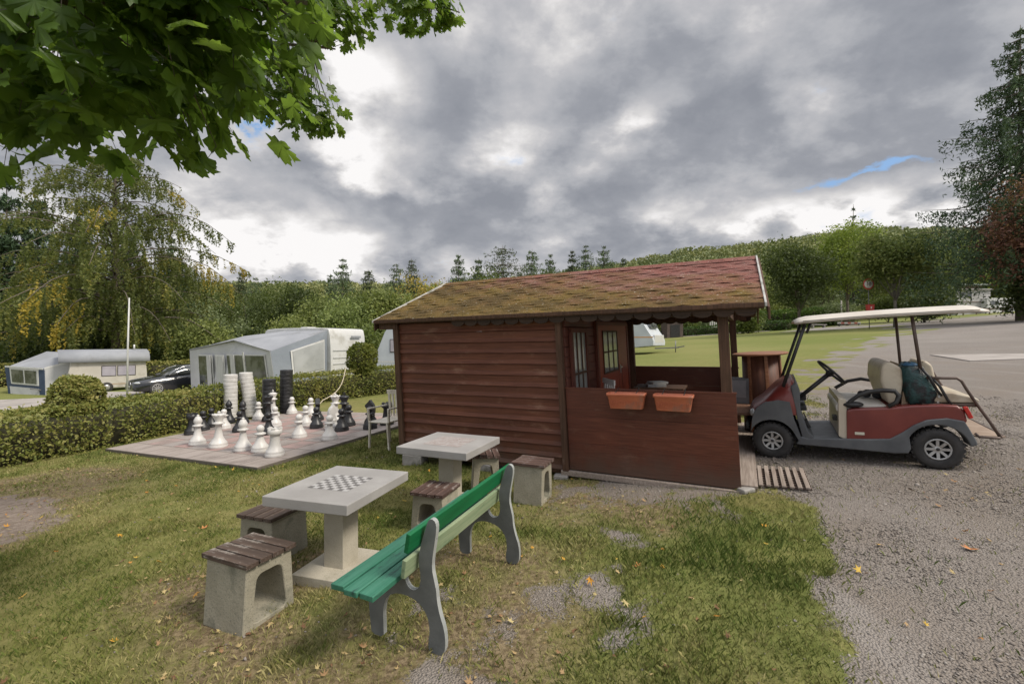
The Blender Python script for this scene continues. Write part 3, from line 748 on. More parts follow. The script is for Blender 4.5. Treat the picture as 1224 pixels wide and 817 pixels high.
for zz in (1.0, 1.31, 1.62): mb.box((XD+.0345, (ga+gb)/2, zz), (.013, gb-ga+.03, .024))
mb.build('glazing_bar', post_m, door, shear=SH)
mb = MB(); mb.box((XD+.034, gb+.14, 1.0), (.01, .03, .14)); mb.bar((XD+.06, gb+.16, 1.03), (XD+.06, gb+.05, 1.03), .014, .014); mb.bar((XD+.03, gb+.15, 1.03), (XD+.06, gb+.15, 1.03), .014, .014)
mb.build('door_handle', mat('worn steel', (.55, .54, .52), rough=.35, metal=.9), door, shear=SH)
mb = MB()
for yy in (gb+.03, gb+.24): mb.box((XD+.029, yy, .78), (.004, .006, .6))
mb.build('plank_joint', post_m, door, shear=SH)
ya, yb = yat(686), yat(705)
win = MB()
for yy in (ya+.03, yb-.03): win.box((XD+.018, yy, 1.18), (.04, .06, .95))
for zz in (.72, 1.64): win.box((XD+.0185, (ya+yb)/2, zz), (.041, yb-ya, .06))
win = win.build('window', wood('window frame paint', (.085, .024, .016), (.14, .04, .025), 'z', 40, .6), hut, bevel=.003, shear=SH)
mb = MB(); mb.box((XD+.012, (ya+yb)/2, 1.18), (.004, yb-ya-.1, .86)); mb.build('pane', gl, win, shear=SH)
mb = MB()
for k in (1, 2): mb.box((XD+.02, ya+.05+(yb-ya-.1)*k/3, 1.18), (.012, .024, .88))
mb.box((XD+.0205, (ya+yb)/2, 1.1), (.013, yb-ya-.1, .026)); mb.build('glazing_bar', post_m, win, shear=SH)
# foundation stones under the raised left end: separate blocks
for (x_, y_, a_, s_, lab) in ((.15, .06, .1, (.30, .2, .10), 'grey block under the left front corner of the hut'), (.75, .08, .3, (.26, .2, .12), 'second grey block propping the log wall, right of the corner block'), (1.35, .07, -.1, (.30, .22, .13), 'third grey block propping the log wall behind the far table'), (2.40, -.05, .2, (.16, .12, .09), 'small dark block at the joint of log wall and porch panel')):
    p = HM @ Vector((x_, y_, 0)); top = p.z-.055; gr_ = float(gz(p.x, p.y))
    mb = MB(); hh = max(.05, top-gr_+.04); mb.box((0, 0, hh/2), (s_[0], s_[1], hh))
    o = mb.build('foundation_block', stonem, M=Matrix.Translation((p.x, p.y, gr_-.04)) @ Matrix.Rotation(-.47+a_, 4, 'Z'), bevel=.012); tag(o, lab, 'block', 'foundation blocks of the hut')

# planters on the parapet
terra = mat('terracotta plastic', (.42, .120, .060), (.54, .17, .085), 4, .55, .1, 30, stain=(.33, .16, .11), stain_scale=5)
darki = mat('dark iron', (.03, .028, .027), (.06, .055, .05), 8, .6, .2)
soil = mat('dry soil', (.10, .07, .045), (.17, .12, .08), 20, .95, .8)
for (pa, pb, lab) in (((726, 467), (772, 468), 'terracotta window box on the hut parapet, the one nearer the door'), ((781, 469.5), (829, 469), 'terracotta window box on the hut parapet, the one nearer the porch post')):
    A_ = hp(pa[0], pa[1], 1, -.13); B_ = hp(pb[0], pb[1], 1, -.13); cx_ = (A_.x+B_.x)/2; L_ = B_.x-A_.x
    PM = HM @ Matrix.Translation((cx_, -.115, HP-.03-.16)) @ Matrix.Rotation(random.uniform(-.02, .02), 4, 'Y')
    t_ = thing('planter', lab, 'planter', PM, 'terracotta window boxes')
    def ring(lx, ly, z, r=.02):
        pts = []
        for sx_, sy_, a0 in ((1, 1, 0), (-1, 1, 90), (-1, -1, 180), (1, -1, 270)):
            for da in (0, 30, 60, 90): a = math.radians(a0+da); pts.append(Vector((sx_*(lx/2-r)+r*math.cos(a), sy_*(ly/2-r)+r*math.sin(a), z)))
        return pts
    mb = MB(); W_ = .155
    mb.loft([ring(L_*.82, W_*.68, 0), ring(L_*.84, W_*.72, .01), ring(L_*.94, W_*.92, .135), ring(L_*.95, W_*.94, .137), ring(L_, W_, .142), ring(L_, W_, .168), ring(L_-.012, W_-.012, .170), ring(L_*.91, W_*.84, .150), ring(L_*.85, W_*.72, .02)], cap=True)
    mb.build('box', terra, t_)
    mb = MB(); nr = 20
    for i in range(nr):
        xx = (-.5+(i+.5)/nr)*L_*.8; mb.bar((xx, -W_*.375, .02), (xx*1.06, -W_*.45, .085), .006, .006, up=(1, 0, 0))
    mb.build('rib', terra, t_)
    mb = MB(); mb.loft([ring(L_*.86, W_*.76, .06), ring(L_*.87, W_*.78, .075)]); mb.build('soil', soil, t_)
    for sx_ in (-.27, .27):
        mb = MB(); mb.tube([(sx_*L_, -.05, .17), (sx_*L_, .02, .178), (sx_*L_, .09, .20), (sx_*L_, .125, .21), (sx_*L_, .135, .15)], .004, 6); mb.build('hook', darki, t_)

# duckboard beside the deck
q = [G(897, 588), G(963, 590), G(898, 548)]
c_ = (q[1]+q[2])/2; dvec = (q[1]-q[0]); ang = -.47
DM = frame(G(930, 570, .02), ang)
t_ = thing('duckboard', 'grey weathered duckboard lying between the hut deck and the cart', 'duckboard', DM)
for i in range(8):
    mb = MB(); xx = (-.5+(i+.5)/8)*.52; mb.box((xx, random.uniform(-.01, .01), .012), (.038, .66, .018)); mb.build('slat', deckm, t_, bevel=.003)
for i in range(8):
    mb = MB(); mb.box((0, (-.5+(i+.5)/8)*.62, -.008), (.52, .026, .018)); mb.build('crosspiece', wood('dark crosspiece wood', (.10, .07, .055), (.19, .14, .11), 'x', 40, .8), t_)  # crosspieces below the slats get a darker wood
o = MB().box((0, 0, .02), (.14, .10, .05)).box((.08, .05, .018), (.09, .08, .04)).build('rubble_stone', stonem, M=frame(G(892, 588), .3), bevel=.015); tag(o, 'mossy lump of rubble at the front corner of the hut deck', 'stone')

# furniture standing in the porch
def hut_local(x, y, z=0, rz=0): return HM @ Matrix.Translation((x+SH*z, y, z)) @ Matrix.Rotation(rz, 4, 'Z')
wplast = mat('white plastic', (.62, .61, .58), (.72, .71, .68), 5, .45, stain=(.45, .43, .38), stain_scale=2)
def chair(M, name, lab, mt, grp=None, h=.80, seat=.42):
    t_ = thing(name, lab, 'chair', M, grp)
    MB().box((0, 0, seat), (.44, .44, .025)).build('seat', mt, t_, bevel=.01)
    mb = MB()
    for i in range(5): mb.box((-.16+.08*i, .215, seat+.22), (.05, .018, .40))
    mb.box((0, .22, seat+.43), (.42, .022, .07)); mb.build('backrest', mt, t_, bevel=.006)
    for sx_ in (-1, 1):
        for sy_ in (-1, 1):
            mb = MB(); mb.bar((sx_*.2, sy_*.2, seat), (sx_*.225, sy_*.225, 0), .032, .032); mb.build('leg', mt, t_, bevel=.004)
        mb = MB(); mb.bar((sx_*.235, .22, seat+.21), (sx_*.235, -.2, seat+.21), .04, .022); mb.bar((sx_*.235, -.19, seat+.21), (sx_*.225, -.19, seat), .03, .03); mb.build('armrest', mt, t_, bevel=.004)
    return t_
chair(hut_local(HX+.42, 1.05, 0, 2.2), 'porch_chair', 'white plastic chair standing in the porch in front of the small window', wplast, h=.9, seat=.52)
t_ = thing('porch_table', 'low dark table inside the porch in front of the orange door', 'table', hut_local(HX+.75, 1.9))
MB().box((0, 0, .78), (.7, .5, .03)).build('table_top', post_m, t_, bevel=.004)
for sx_ in (-1, 1):
    for sy_ in (-1, 1): MB().box((sx_*.3, sy_*.2, .385), (.045, .045, .77)).build('leg', post_m, t_)
o = MB().box((0, 0, .02), (.26, .19, .04)).box((.03, .01, .055), (.24, .18, .03), Matrix.Rotation(.3, 3, 'Z')).build('magazine_pile', mat('printed paper', (.22, .23, .25), (.38, .36, .33), 12, .5), M=hut_local(HX+.72, 1.85, .795, .4)); tag(o, 'small pile of pale magazines on the porch table', 'magazines')
# bench at the open end, bistro table behind it
t_ = thing('porch_bench', 'low dark bench at the open end of the porch beside the cart', 'bench', hut_local(HL-.15, 2.35))
MB().box((.10, 0, .46), (.42, 1.1, .035)).build('seat', wood('bench board', (.16, .085, .055), (.25, .14, .09), 'y', 40, .7), t_, bevel=.004)
MB().box((-.02, .40, .22), (.05, .1, .44)).build('leg', post_m, t_); MB().box((-.02, -.45, .22), (.05, .1, .44)).build('leg', post_m, t_)
MB().box((.0, .0, .20), (.03, .8, .30)).build('apron', post_m, t_)
o = MB().box((0, 0, .19), (.30, .22, .38)).box((0, -.112, .22), (.22, .004, .26), mi=1).build('grey_crate', [mat('grey board', (.10, .10, .11), (.17, .17, .18), 6, .6), mat('light grey board', (.20, .20, .21), (.26, .25, .26), 6, .6)], M=hut_local(HL-.02, 2.75, .48), bevel=.004); tag(o, 'grey box standing on the bench between the two porch posts', 'box')
bt = P(914, 421, 6.75)
bz = float(gz(bt.x, bt.y)); bh = bt.z-bz
bwood = wood('orange brown timber', (.22, .095, .05), (.34, .16, .085), 'x', 35, .5, .3); bdark = wood('dark cabinet', (.085, .033, .020), (.15, .06, .035), 'z', 35, .55, .3)
t_ = thing('bar_table', 'round topped brown bar table standing behind the nose of the cart', 'bar table', frame(Vector((bt.x, bt.y, bz)), -.3))
MB().lathe([(0, bh-.03), (.355, bh-.03), (.365, bh-.02), (.365, bh-.004), (.355, bh)], 40).build('table_top', bwood, t_)
mb = MB(); mb.lathe([(.27, 0), (.245, bh-.032)], 18); mb.build('cabinet', bdark, t_)
for a in (-2.35, -1.5, -.5, .8, 2.2):
    mb = MB(); mb.bar((.285*math.cos(a), .285*math.sin(a), 0), (.258*math.cos(a), .258*math.sin(a), bh-.035), .045, .022, up=(math.cos(a), math.sin(a), 0)); mb.build('rib', bwood, t_, bevel=.003)
# ================================================================== TABLES, STOOLS, BENCH
tconc = mat('washed concrete', (.27, .258, .246), (.36, .346, .332), 2.2, .75, .15, 60, speck=(.28, .27, .26), speck_scale=220, stain=(.27, .255, .235), stain_scale=1.7, stain_lo=.52, stain_hi=.8)
cream = mat('cream concrete', (.36, .33, .26), (.48, .44, .36), 3, .85, .3, 50, speck=(.30, .27, .21), speck_scale=150, stain=(.22, .20, .14), stain_scale=3, stain_lo=.55, stain_hi=.8)
stoolm = mat('stained concrete', (.255, .235, .175), (.37, .34, .265), 4, .9, .45, 50, speck=(.17, .16, .125), speck_scale=110, stain=(.12, .12, .085), stain_scale=4.2, stain_lo=.47, stain_hi=.72)
tile_d = mat('dark inlay', (.105, .098, .094), (.15, .14, .134), 20, .6)
tile_l = mat('pale inlay', (.36, .35, .34), (.44, .43, .42), 20, .6)
faded = mat('faded board', (.30, .255, .235), (.36, .33, .315), 16, .75, speck=(.24, .19, .17), speck_scale=40)
slatm = wood('flaking brown slats', (.055, .037, .028), (.105, .072, .055), 'x', 50, .75, .7, wear=(.28, .25, .22), wear_lo=.53, wear_hi=.66, wscale=6)
slat2 = wood('flaking reddish slats', (.062, .036, .029), (.125, .075, .060), 'x', 50, .75, .7, wear=(.27, .23, .21), wear_lo=.53, wear_hi=.66, wscale=6)
def chess_table(cx, cy, ztop, rz, lx, ly, label, board, bs):
    g = float(gz(cx, cy)); M = Matrix.Translation((cx, cy, g)) @ Matrix.Rotation(rz, 4, 'Z'); h = ztop-g
    t_ = thing('chess_table', label, 'table', M, 'concrete chess tables')
    top = MB().box((0, 0, h-.035), (lx, ly, .07)).build('table_top', tconc, t_, bevel=.006, seg=3)
    mb = MB(); c = bs/8
    for i in range(8):
        for j in range(8):
            x0_, y0_ = -bs/2+i*c, -bs/2+j*c; mb.add([(x0_, y0_, h+.0015), (x0_+c, y0_, h+.0015), (x0_+c, y0_+c, h+.0015), (x0_, y0_+c, h+.0015)], [(0, 1, 2, 3)], (i+j) % 2 if board == 'clear' else 0)
    mb.build('chessboard', [tile_d, tile_l] if board == 'clear' else [faded], top, fixn=False, label='worn chessboard inlay' if board == 'clear' else 'worn out chessboard patch')
    MB().box((0, 0, (h-.07+.05)/2), (.165, .185, h-.07-.05+.004)).build('pedestal', cream, t_, bevel=.006)
    MB().box((.0, 0, .018), (.46, .50, .075)).build('base_plate', cream, t_, bevel=.006)
T1 = (-1.275, 3.40); T1R = -math.radians(15.8)
chess_table(T1[0], T1[1], .60, T1R, .675, .80, 'nearer concrete table with a clear black and white chessboard', 'clear', .33)
chess_table(-.62, 4.58, .65, -math.radians(21.5), .755, .765, 'farther concrete table with a worn off board beside the hut wall', 'faded', .40)

def stool(px, py, rz, lab, sm=slatm, h=.40, w=.32, d=.30, dz=0, n=4):
    """hollow concrete block, an open trapezoid seen from the end, under four slats; local x across the opening, y through it"""
    p = G(px, py); M = Matrix.Translation((p.x, p.y, float(gz(p.x, p.y))-.012)) @ Matrix.Rotation(rz, 4, 'Z')
    t_ = thing('concrete_stool', lab, 'stool', M, 'concrete stools with timber slats')
    hb = h-.035
    outer = [(-w/2, 0), (w/2, 0), (w/2*.86, hb), (-w/2*.86, hb)]
    a, b2 = w/2-.065, w/2*.86-.065
    inner = []
    for cx_, cz_, r_, a0 in ((a-.035, .085, .035, -90), (b2-.05, hb-.12, .05, 0), (-b2+.05, hb-.12, .05, 90), (-a+.035, .085, .035, 180)):
        for k in range(5): an = math.radians(a0+90*k/4); inner.append((cx_+r_*math.cos(an), cz_+r_*math.sin(an)))
    import bmesh
    bm = bmesh.new(); vo = [bm.verts.new((x, -d/2, z)) for x, z in outer]; vi = [bm.verts.new((x, -d/2, z)) for x, z in inner]
    es = [bm.edges.new((vo[i], vo[(i+1) % 4])) for i in range(4)]+[bm.edges.new((vi[i], vi[(i+1) % len(vi)])) for i in range(len(vi))]
    bmesh.ops.triangle_fill(bm, use_beauty=True, edges=es)
    r = bmesh.ops.extrude_face_region(bm, geom=bm.faces[:]); bmesh.ops.translate(bm, verts=[v for v in r['geom'] if isinstance(v, bmesh.types.BMVert)], vec=(0, d, 0))
    bmesh.ops.recalc_face_normals(bm, faces=bm.faces)
    me = bpy.data.meshes.new('frame'); bm.to_mesh(me); bm.free(); me.materials.append(stoolm)
    o = bpy.data.objects.new('block_frame', me); COL.objects.link(o); o.parent = t_
    bv = o.modifiers.new('b', 'BEVEL'); bv.width = .005; bv.limit_method = 'ANGLE'; bv.angle_limit = math.radians(50)
    W2 = w*.86+.045
    for i in range(n):
        yy = (-.5+(i+.5)/n)*W2
        mb = MB(); mb.box((0, 0, 0), (d+.05+random.uniform(-.006, .006), W2/n-.009, .030))
        so = mb.build('slat', sm, t_, bevel=.003); so.rotation_euler = (random.uniform(-.015, .015), 0, PI/2+random.uniform(-.012, .012)); so.location = (yy, 0, h-.02+random.uniform(-.002, .002))
    return t_
A1 = math.radians(74)
stool(299, 733, math.radians(66.5), 'front stool with an open side, nearest the camera by the chessboard table', w=.365, d=.36, h=.44)
stool(328, 662, math.radians(-18), 'stool tucked under the left edge of the chessboard table, sides closed', w=.36, d=.36, h=.40)
stool(521, 626, math.radians(-18), 'reddish slatted stool between the two tables, behind the green bench', slat2, h=.35, w=.33, d=.32)
stool(580, 584, math.radians(8), 'stool on the far right of the worn table, leaning against the log wall', slat2, h=.42, w=.30, d=.28)
stool(637, 596, math.radians(66), 'stool with an open side standing right behind the end of the green bench', slat2, h=.41, w=.31, d=.30)

# green park bench
g1 = wood('dark green gloss', (.004, .105, .036), (.008, .15, .052), 'x', 50, .42, .35, wear=(.020, .070, .045), wear_lo=.56, wear_hi=.75)
g2 = wood('faded green', (.030, .150, .092), (.060, .20, .135), 'x', 50, .55, .6, wear=(.020, .065, .050), wear_lo=.54, wear_hi=.68, wscale=5)
g3_ = wood('pale bleached green', (.20, .27, .155), (.29, .345, .21), 'x', 50, .65, .6, wear=(.10, .16, .09), wear_lo=.6, wear_hi=.72)
iron = mat('grey painted casting', (.105, .112, .110), (.155, .162, .158), 6, .6, .25, 60, stain=(.09, .075, .06), stain_scale=7, stain_lo=.6, stain_hi=.75)
irone = mat('pale chipped edge', (.26, .275, .265), (.36, .37, .355), 8, .6)
bd = Vector((.41, .915, 0)).normalized(); brz = math.atan2(bd.y, bd.x)
BM = Matrix.Translation(g3(-.395, 2.42, 0)) @ Matrix.Rotation(brz, 4, 'Z') @ Matrix.Rotation(-.045, 4, 'Y')
bench = thing('park_bench', 'green slatted park bench with grey cast legs, seen from behind', 'bench', BM)
BL = .98
# side outline: local y towards the sitter (left of the picture), z up
outl = [(-.035, 0), (.04, 0), (.048, .045), (.035, .12), (.045, .19), (.085, .245), (.15, .275), (.235, .28), (.31, .25), (.345, .17), (.345, .06), (.345, 0), (.43, 0), (.437, .05), (.445, .16), (.445, .28), (.44, .36), (.43, .385), (.40, .39), (.30, .375), (.235, .385), (.205, .392), (.19, .375), (.175, .335), (.145, .315), (.11, .325), (.088, .36), (.085, .42), (.095, .47), (.092, .52), (.07, .60), (.045, .67), (.028, .715), (.006, .728), (-.018, .715), (-.024, .68), (-.010, .60), (.005, .53), (.012, .46), (.0, .40), (-.012, .35), (-.015, .29), (-.03, .22), (-.055, .15), (-.062, .08), (-.055, .03)]
def smooth_poly(p, it=2):
    for _ in range(it):
        q = []
        for i in range(len(p)):
            a, b = p[i], p[(i+1) % len(p)]; q += [(a[0]*.75+b[0]*.25, a[1]*.75+b[1]*.25), (a[0]*.25+b[0]*.75, a[1]*.25+b[1]*.75)]
        p = q
    return p
def shape2d(name, poly, thick, axis_M, mats, parent, bev=.005):
    import bmesh
    bm = bmesh.new(); vs = [bm.verts.new((0, y, z)) for y, z in poly]; es = [bm.edges.new((vs[i], vs[(i+1) % len(vs)])) for i in range(len(vs))]
    bmesh.ops.triangle_fill(bm, use_beauty=True, edges=es)
    r = bmesh.ops.extrude_face_region(bm, geom=bm.faces[:]); bmesh.ops.translate(bm, verts=[v for v in r['geom'] if isinstance(v, bmesh.types.BMVert)], vec=(thick, 0, 0))
    bmesh.ops.recalc_face_normals(bm, faces=bm.faces)
    for f in bm.faces:
        if abs(f.normal.x) < .5: f.material_index = 1
    me = bpy.data.meshes.new(name); bm.to_mesh(me); bm.free()
    for m in mats: me.materials.append(m)
    o = bpy.data.objects.new(name, me); COL.objects.link(o); o.parent = parent; o.matrix_basis = axis_M; return o
for k in range(2):
    shape2d('end_frame', smooth_poly(outl, 1), .028, Matrix.Translation((BL*k-.017, 0, 0)), [iron, irone], bench)
def slat(name, y, z, tilt, wd, th, x0_, x1_, m, lab=None, wob=0):
    mb = MB(); n = 10
    secs = []
    c, s = math.cos(tilt), math.sin(tilt)
    for i in range(n+1):
        x_ = x0_+(x1_-x0_)*i/n; dz = wob*math.sin(PI*i/n)
        secs.append([Vector((x_, y+a*c-b*s, z+a*s+b*c+dz)) for a, b in ((-wd/2, -th/2), (wd/2, -th/2), (wd/2, th/2), (-wd/2, th/2))])
    mb.loft(secs, smooth=False); mb.build(name, m, bench, bevel=.004, label=lab)
XA, XB = -.27, BL+.13
slat('seat_slat', .212, .412, .04, .085, .03, XA-.02, XB, g2); slat('seat_slat', .304, .416, .0, .085, .03, XA-.03, XB, g2); slat('seat_slat', .398, .420, -.03, .085, .03, XA-.02, XB, g2, wob=-.004)
slat('back_slat', .060+.028, .625, PI/2+.20, .105, .026, XA+.15, XB+.02, g1, 'glossy dark green top rail'); slat('back_slat', .10+.024, .478, PI/2+.16, .10, .026, XA+.16, XB, g3_, 'bleached pale green lower rail')
for k in range(2):
    for (y_, z_) in ((.055, .62), (.055, .655), (.09, .47), (.09, .50)):
        MB().lathe([(.008, 0), (.008, .004), (.004, .007), (0, .007)], 8, M=Matrix.Rotation(PI/2, 3, 'X')).build('bolt', iron, bench, M=BM @ Matrix.Translation((BL*k, y_-.062, z_)))

# garden chair beyond the hut corner
chair(frame(G(466, 533), -.55), 'garden_chair', 'cream garden chair with white seat half hidden behind the left hut corner', mat('cream paint', (.50, .45, .37), (.60, .56, .48), 5, .55, stain=(.35, .31, .24), stain_scale=4), h=.9, seat=.43)

# ================================================================== GIANT CHESS
PLM = Matrix.Translation((-3.59, 6.42, float(gz(-3.59, 6.42)))) @ frame((0, 0, 0), math.atan2(.475, -.88))
def paver_mat():
    m = bpy.data.materials.new('board pavers'); m.use_nodes = True; t = NT(m.node_tree); b = t.n['Principled BSDF']
    co = t.add('ShaderNodeTexCoord').outputs['Object']; sx = t.add('ShaderNodeSeparateXYZ', ins={0: co}); x, y = sx.outputs[0], sx.outputs[1]
    s = .475; fx = t.m('FRACT', t.m('DIVIDE', x, s)); fy = t.m('FRACT', t.m('DIVIDE', y, s))
    ix = t.m('FLOOR', t.m('DIVIDE', x, s)); iy = t.m('FLOOR', t.m('DIVIDE', y, s))
    chk = t.m('MODULO', t.m('ADD', t.m('ADD', ix, iy), 40), 2.0)
    inx = t.m('MULTIPLY', t.m('GREATER_THAN', x, .475), t.m('LESS_THAN', x, 4.28)); iny = t.m('MULTIPLY', t.m('GREATER_THAN', t.m('ABSOLUTE', y), .475), t.m('LESS_THAN', t.m('ABSOLUTE', y), 3.7))
    ins = t.m('MULTIPLY', inx, iny)
    dx = t.m('MINIMUM', fx, t.m('SUBTRACT', 1.0, fx)); dy = t.m('MINIMUM', fy, t.m('SUBTRACT', 1.0, fy)); d = t.m('MINIMUM', dx, dy)
    joint = t.m('SUBTRACT', 1.0, t.smooth(t.m('ADD', d, t.m('MULTIPLY', t.m('SUBTRACT', t.noise(co, 12, 3), .5), .015)), .012, .030))
    wn = t.add('ShaderNodeTexWhiteNoise', noise_dimensions='2D'); cc = t.add('ShaderNodeCombineXYZ', ins={0: ix, 1: iy}); t.set(wn.inputs['Vector'], cc.outputs[0])
    r = t.mix(chk, (.30, .185, .165), (.245, .215, .195)); c = t.mix(ins, (.29, .245, .215), r)
    c = t.mix(t.m('MULTIPLY', wn.outputs['Value'], .35), c, (.36, .31, .28))
    c = t.mix(t.smooth(t.noise(co, 2.2, 7, .65), .45, .72), c, (.185, .150, .130)); c = t.mix(t.smooth(t.noise(co, 90, 3), .5, .75), c, (.36, .32, .29))
    c = t.mix(t.m('MULTIPLY', joint, .75), c, (.075, .062, .045))
    t.set(b.inputs['Base Color'], c); b.inputs['Roughness'].default_value = .9
    h = t.m('ADD', t.m('MULTIPLY', joint, -1.0), t.m('MULTIPLY', t.noise(co, 60, 4), .25)); bn = t.add('ShaderNodeBump'); bn.inputs['Strength'].default_value = .6; bn.inputs['Distance'].default_value = .01
    t.set(bn.inputs['Height'], h); t.l.new(bn.outputs[0], b.inputs['Normal']); return m
PT = .055
o = MB().box((4.75/2, -4.1/2, PT/2-.10), (4.75, 4.1, PT+.20)).build('chess_terrace', paver_mat(), M=PLM, bevel=.01)
tag(o, 'low paved square of pink and grey slabs laid out as a giant chessboard', 'terrace')
cw = mat('white piece plastic', (.50, .485, .46), (.60, .585, .56), 5, .45, .05, 30, stain=(.42, .39, .34), stain_scale=5, stain_lo=.58, stain_hi=.8)
cb = mat('black piece plastic', (.012, .012, .013), (.028, .028, .030), 5, .42, .05, 30, spec=.5, stain=(.06, .055, .05), stain_scale=5, stain_lo=.6, stain_hi=.85)
def base_prof(R, h1): return [(0, 0), (R*.97, 0), (R, .012), (R, .045), (R*.93, .058), (R*.96, .068), (R*.90, .09), (R*.66, .135)]
def piece_mesh(kind):
    mb = MB()
    if kind == 'pawn':
        mb.lathe(base_prof(.135, 0)+[(.062, .19), (.05, .25), (.048, .27), (.085, .285), (.088, .30), (.05, .315), (.045, .325)], 22); mb.ball((0, 0, .375), .062, 16, 10)
    elif kind == 'rook':
        mb.lathe(base_prof(.14, 0)+[(.078, .19), (.068, .30), (.072, .33), (.098, .345), (.104, .355), (.104, .425), (.070, .425), (.070, .395), (0, .395)], 22)
        for i in range(6): a = i*PI/3; mb.box((.088*math.cos(a), .088*math.sin(a), .434), (.034, .05, .022), Matrix.Rotation(a, 3, 'Z'))
        mb.ball((0, 0, .42), .028, 10, 6)
    elif kind == 'bishop':
        mb.lathe(base_prof(.14, 0)+[(.066, .19), (.05, .28), (.046, .33), (.085, .345), (.088, .36), (.055, .375), (.048, .385), (.072, .42), (.068, .46), (.040, .515), (.018, .53), (.024, .545), (0, .562)], 22)
    elif kind == 'queen':
        mb.lathe(base_prof(.15, 0)+[(.072, .19), (.052, .30), (.050, .40), (.098, .42), (.10, .435), (.060, .45), (.056, .47), (.10, .565), (.105, .575), (.085, .578), (.05, .595), (0, .60)], 22); mb.ball((0, 0, .615), .026, 10, 6)
        for i in range(8): a = i*PI/4; mb.ball((.092*math.cos(a), .092*math.sin(a), .578), .018, 8, 5)
    elif kind == 'king':
        mb.lathe(base_prof(.155, 0)+[(.074, .19), (.054, .31), (.052, .42), (.10, .44), (.10, .455), (.062, .47), (.058, .49), (.098, .575), (.10, .59), (.055, .612), (0, .62)], 22)
        mb.box((0, 0, .65), (.022, .022, .07)); mb.box((0, 0, .655), (.062, .02, .022))
    else:
        mb.lathe(base_prof(.14, 0)+[(.075, .17), (.082, .19), (.082, .205), (.0, .21)], 22)
        prof = [(-.075, .20), (.07, .20), (.062, .26), (.035, .305), (.045, .33), (.10, .345), (.125, .37), (.120, .40), (.075, .435), (.03, .475), (.012, .515), (-.012, .47), (-.05, .44), (-.085, .38), (-.095, .30)]
        mb.prism(smooth_poly(prof, 2), 1, -.035, .035, smooth=False); mb.prism(smooth_poly([(a*.86-.002, .205+(b-.205)*.95) for a, b in prof], 2), 1, -.048, .048)
    o = mb.build('tmp', cw); me = o.data; bpy.data.objects.remove(o)
    return me
PM_ = {k: piece_mesh(k) for k in ('pawn', 'rook', 'bishop', 'queen', 'king', 'knight')}
pieces = [  # kind, colour, base x and y in the frame, what sets it apart
 ('bishop', 'w', 236, 532, 'white bishop at the left end of the front white row'),
 ('queen', 'w', 261, 535, 'tall white queen second from the left in the front white row'),
 ('pawn', 'w', 268, 513, 'white pawn half hidden behind the left white queen'),
 ('bishop', 'w', 290.5, 539, 'white bishop in the front row right of the tall white queen'),
 ('pawn', 'w', 311, 540, 'white pawn in the front row between the bishop and the rook'),
 ('rook', 'w', 328.4, 545.5, 'white rook nearest the front corner of the chess terrace'),
 ('pawn', 'w', 309, 502, 'white pawn at the foot of the leaning white disc stack'),
 ('king', 'w', 326.6, 499, 'white king standing before the shorter black disc stack'),
 ('pawn', 'w', 329, 510, 'white pawn peeping out behind the small black pawn near the rook'),
 ('pawn', 'w', 349, 495, 'white pawn right in front of the taller black disc stack'),
 ('pawn', 'w', 358, 523.5, 'white pawn alone in the middle of the terrace'),
 ('pawn', 'w', 365.4, 509.5, 'white pawn just behind the lone middle white pawn'),
 ('pawn', 'w', 372, 497, 'white pawn left of the black knight, close to the hedge'),
 ('pawn', 'w', 394, 526, 'front one of two overlapping white pawns on the right of the terrace'),
 ('knight', 'w', 397, 514, 'white knight hidden behind the overlapping right hand pawn'),
 ('queen', 'w', 401, 506, 'white queen beside the black king on the right of the terrace'),
 ('rook', 'b', 229, 519.5, 'black rook at the left end of the terrace against the hedge'),
 ('pawn', 'b', 242.6, 515, 'black pawn between the leftmost black rook and the hedge'),
 ('pawn', 'b', 253, 511, 'black pawn behind the tall white queen at the left'),
 ('bishop', 'b', 274, 506, 'black bishop in front of the upright white disc stack'),
 ('bishop', 'b', 290, 507, 'black bishop between the two white disc stacks'),
 ('pawn', 'b', 286, 516.5, 'black pawn behind the second white bishop'),
 ('pawn', 'b', 321.4, 519.5, 'black pawn just behind the front white rook'),
 ('queen', 'b', 321, 504, 'black queen half hidden behind the white king'),
 ('pawn', 'b', 378.4, 512, 'black pawn in front of the black knight with the stick behind'),
 ('knight', 'b', 379.5, 503, 'black knight from which the pale stick seems to rise'),
 ('pawn', 'b', 408.6, 515.5, 'black pawn standing before the black king'),
 ('king', 'b', 411, 508.5, 'black king beside the white queen on the right'),
 ('pawn', 'b', 417, 509.5, 'black pawn on the right side of the black king'),
 ('pawn', 'b', 442.4, 513, 'black pawn second from the right edge of the terrace'),
 ('knight', 'b', 443.5, 508, 'black knight behind the pawn near the right edge'),
 ('rook', 'b', 462.4, 508, 'black rook at the right edge beyond the cream chair')]
seen_me = {}
for kind, c, px, py, lab in pieces:
    me = seen_me.get((kind, c))
    if me is None:
        me = PM_[kind].copy(); me.materials.clear(); me.materials.append(cw if c == 'w' else cb); seen_me[(kind, c)] = me
    o = bpy.data.objects.new('chess_'+kind, me); COL.objects.link(o)
    p = G(px, py-1, PT); o.location = (p.x, p.y, float(gz(p.x, p.y))+PT-.002); o.rotation_euler = (random.uniform(-.02, .02), random.uniform(-.02, .02), random.uniform(0, 6.28))
    tag(o, lab, 'chess piece', ('white' if c == 'w' else 'black')+' garden chess pieces')
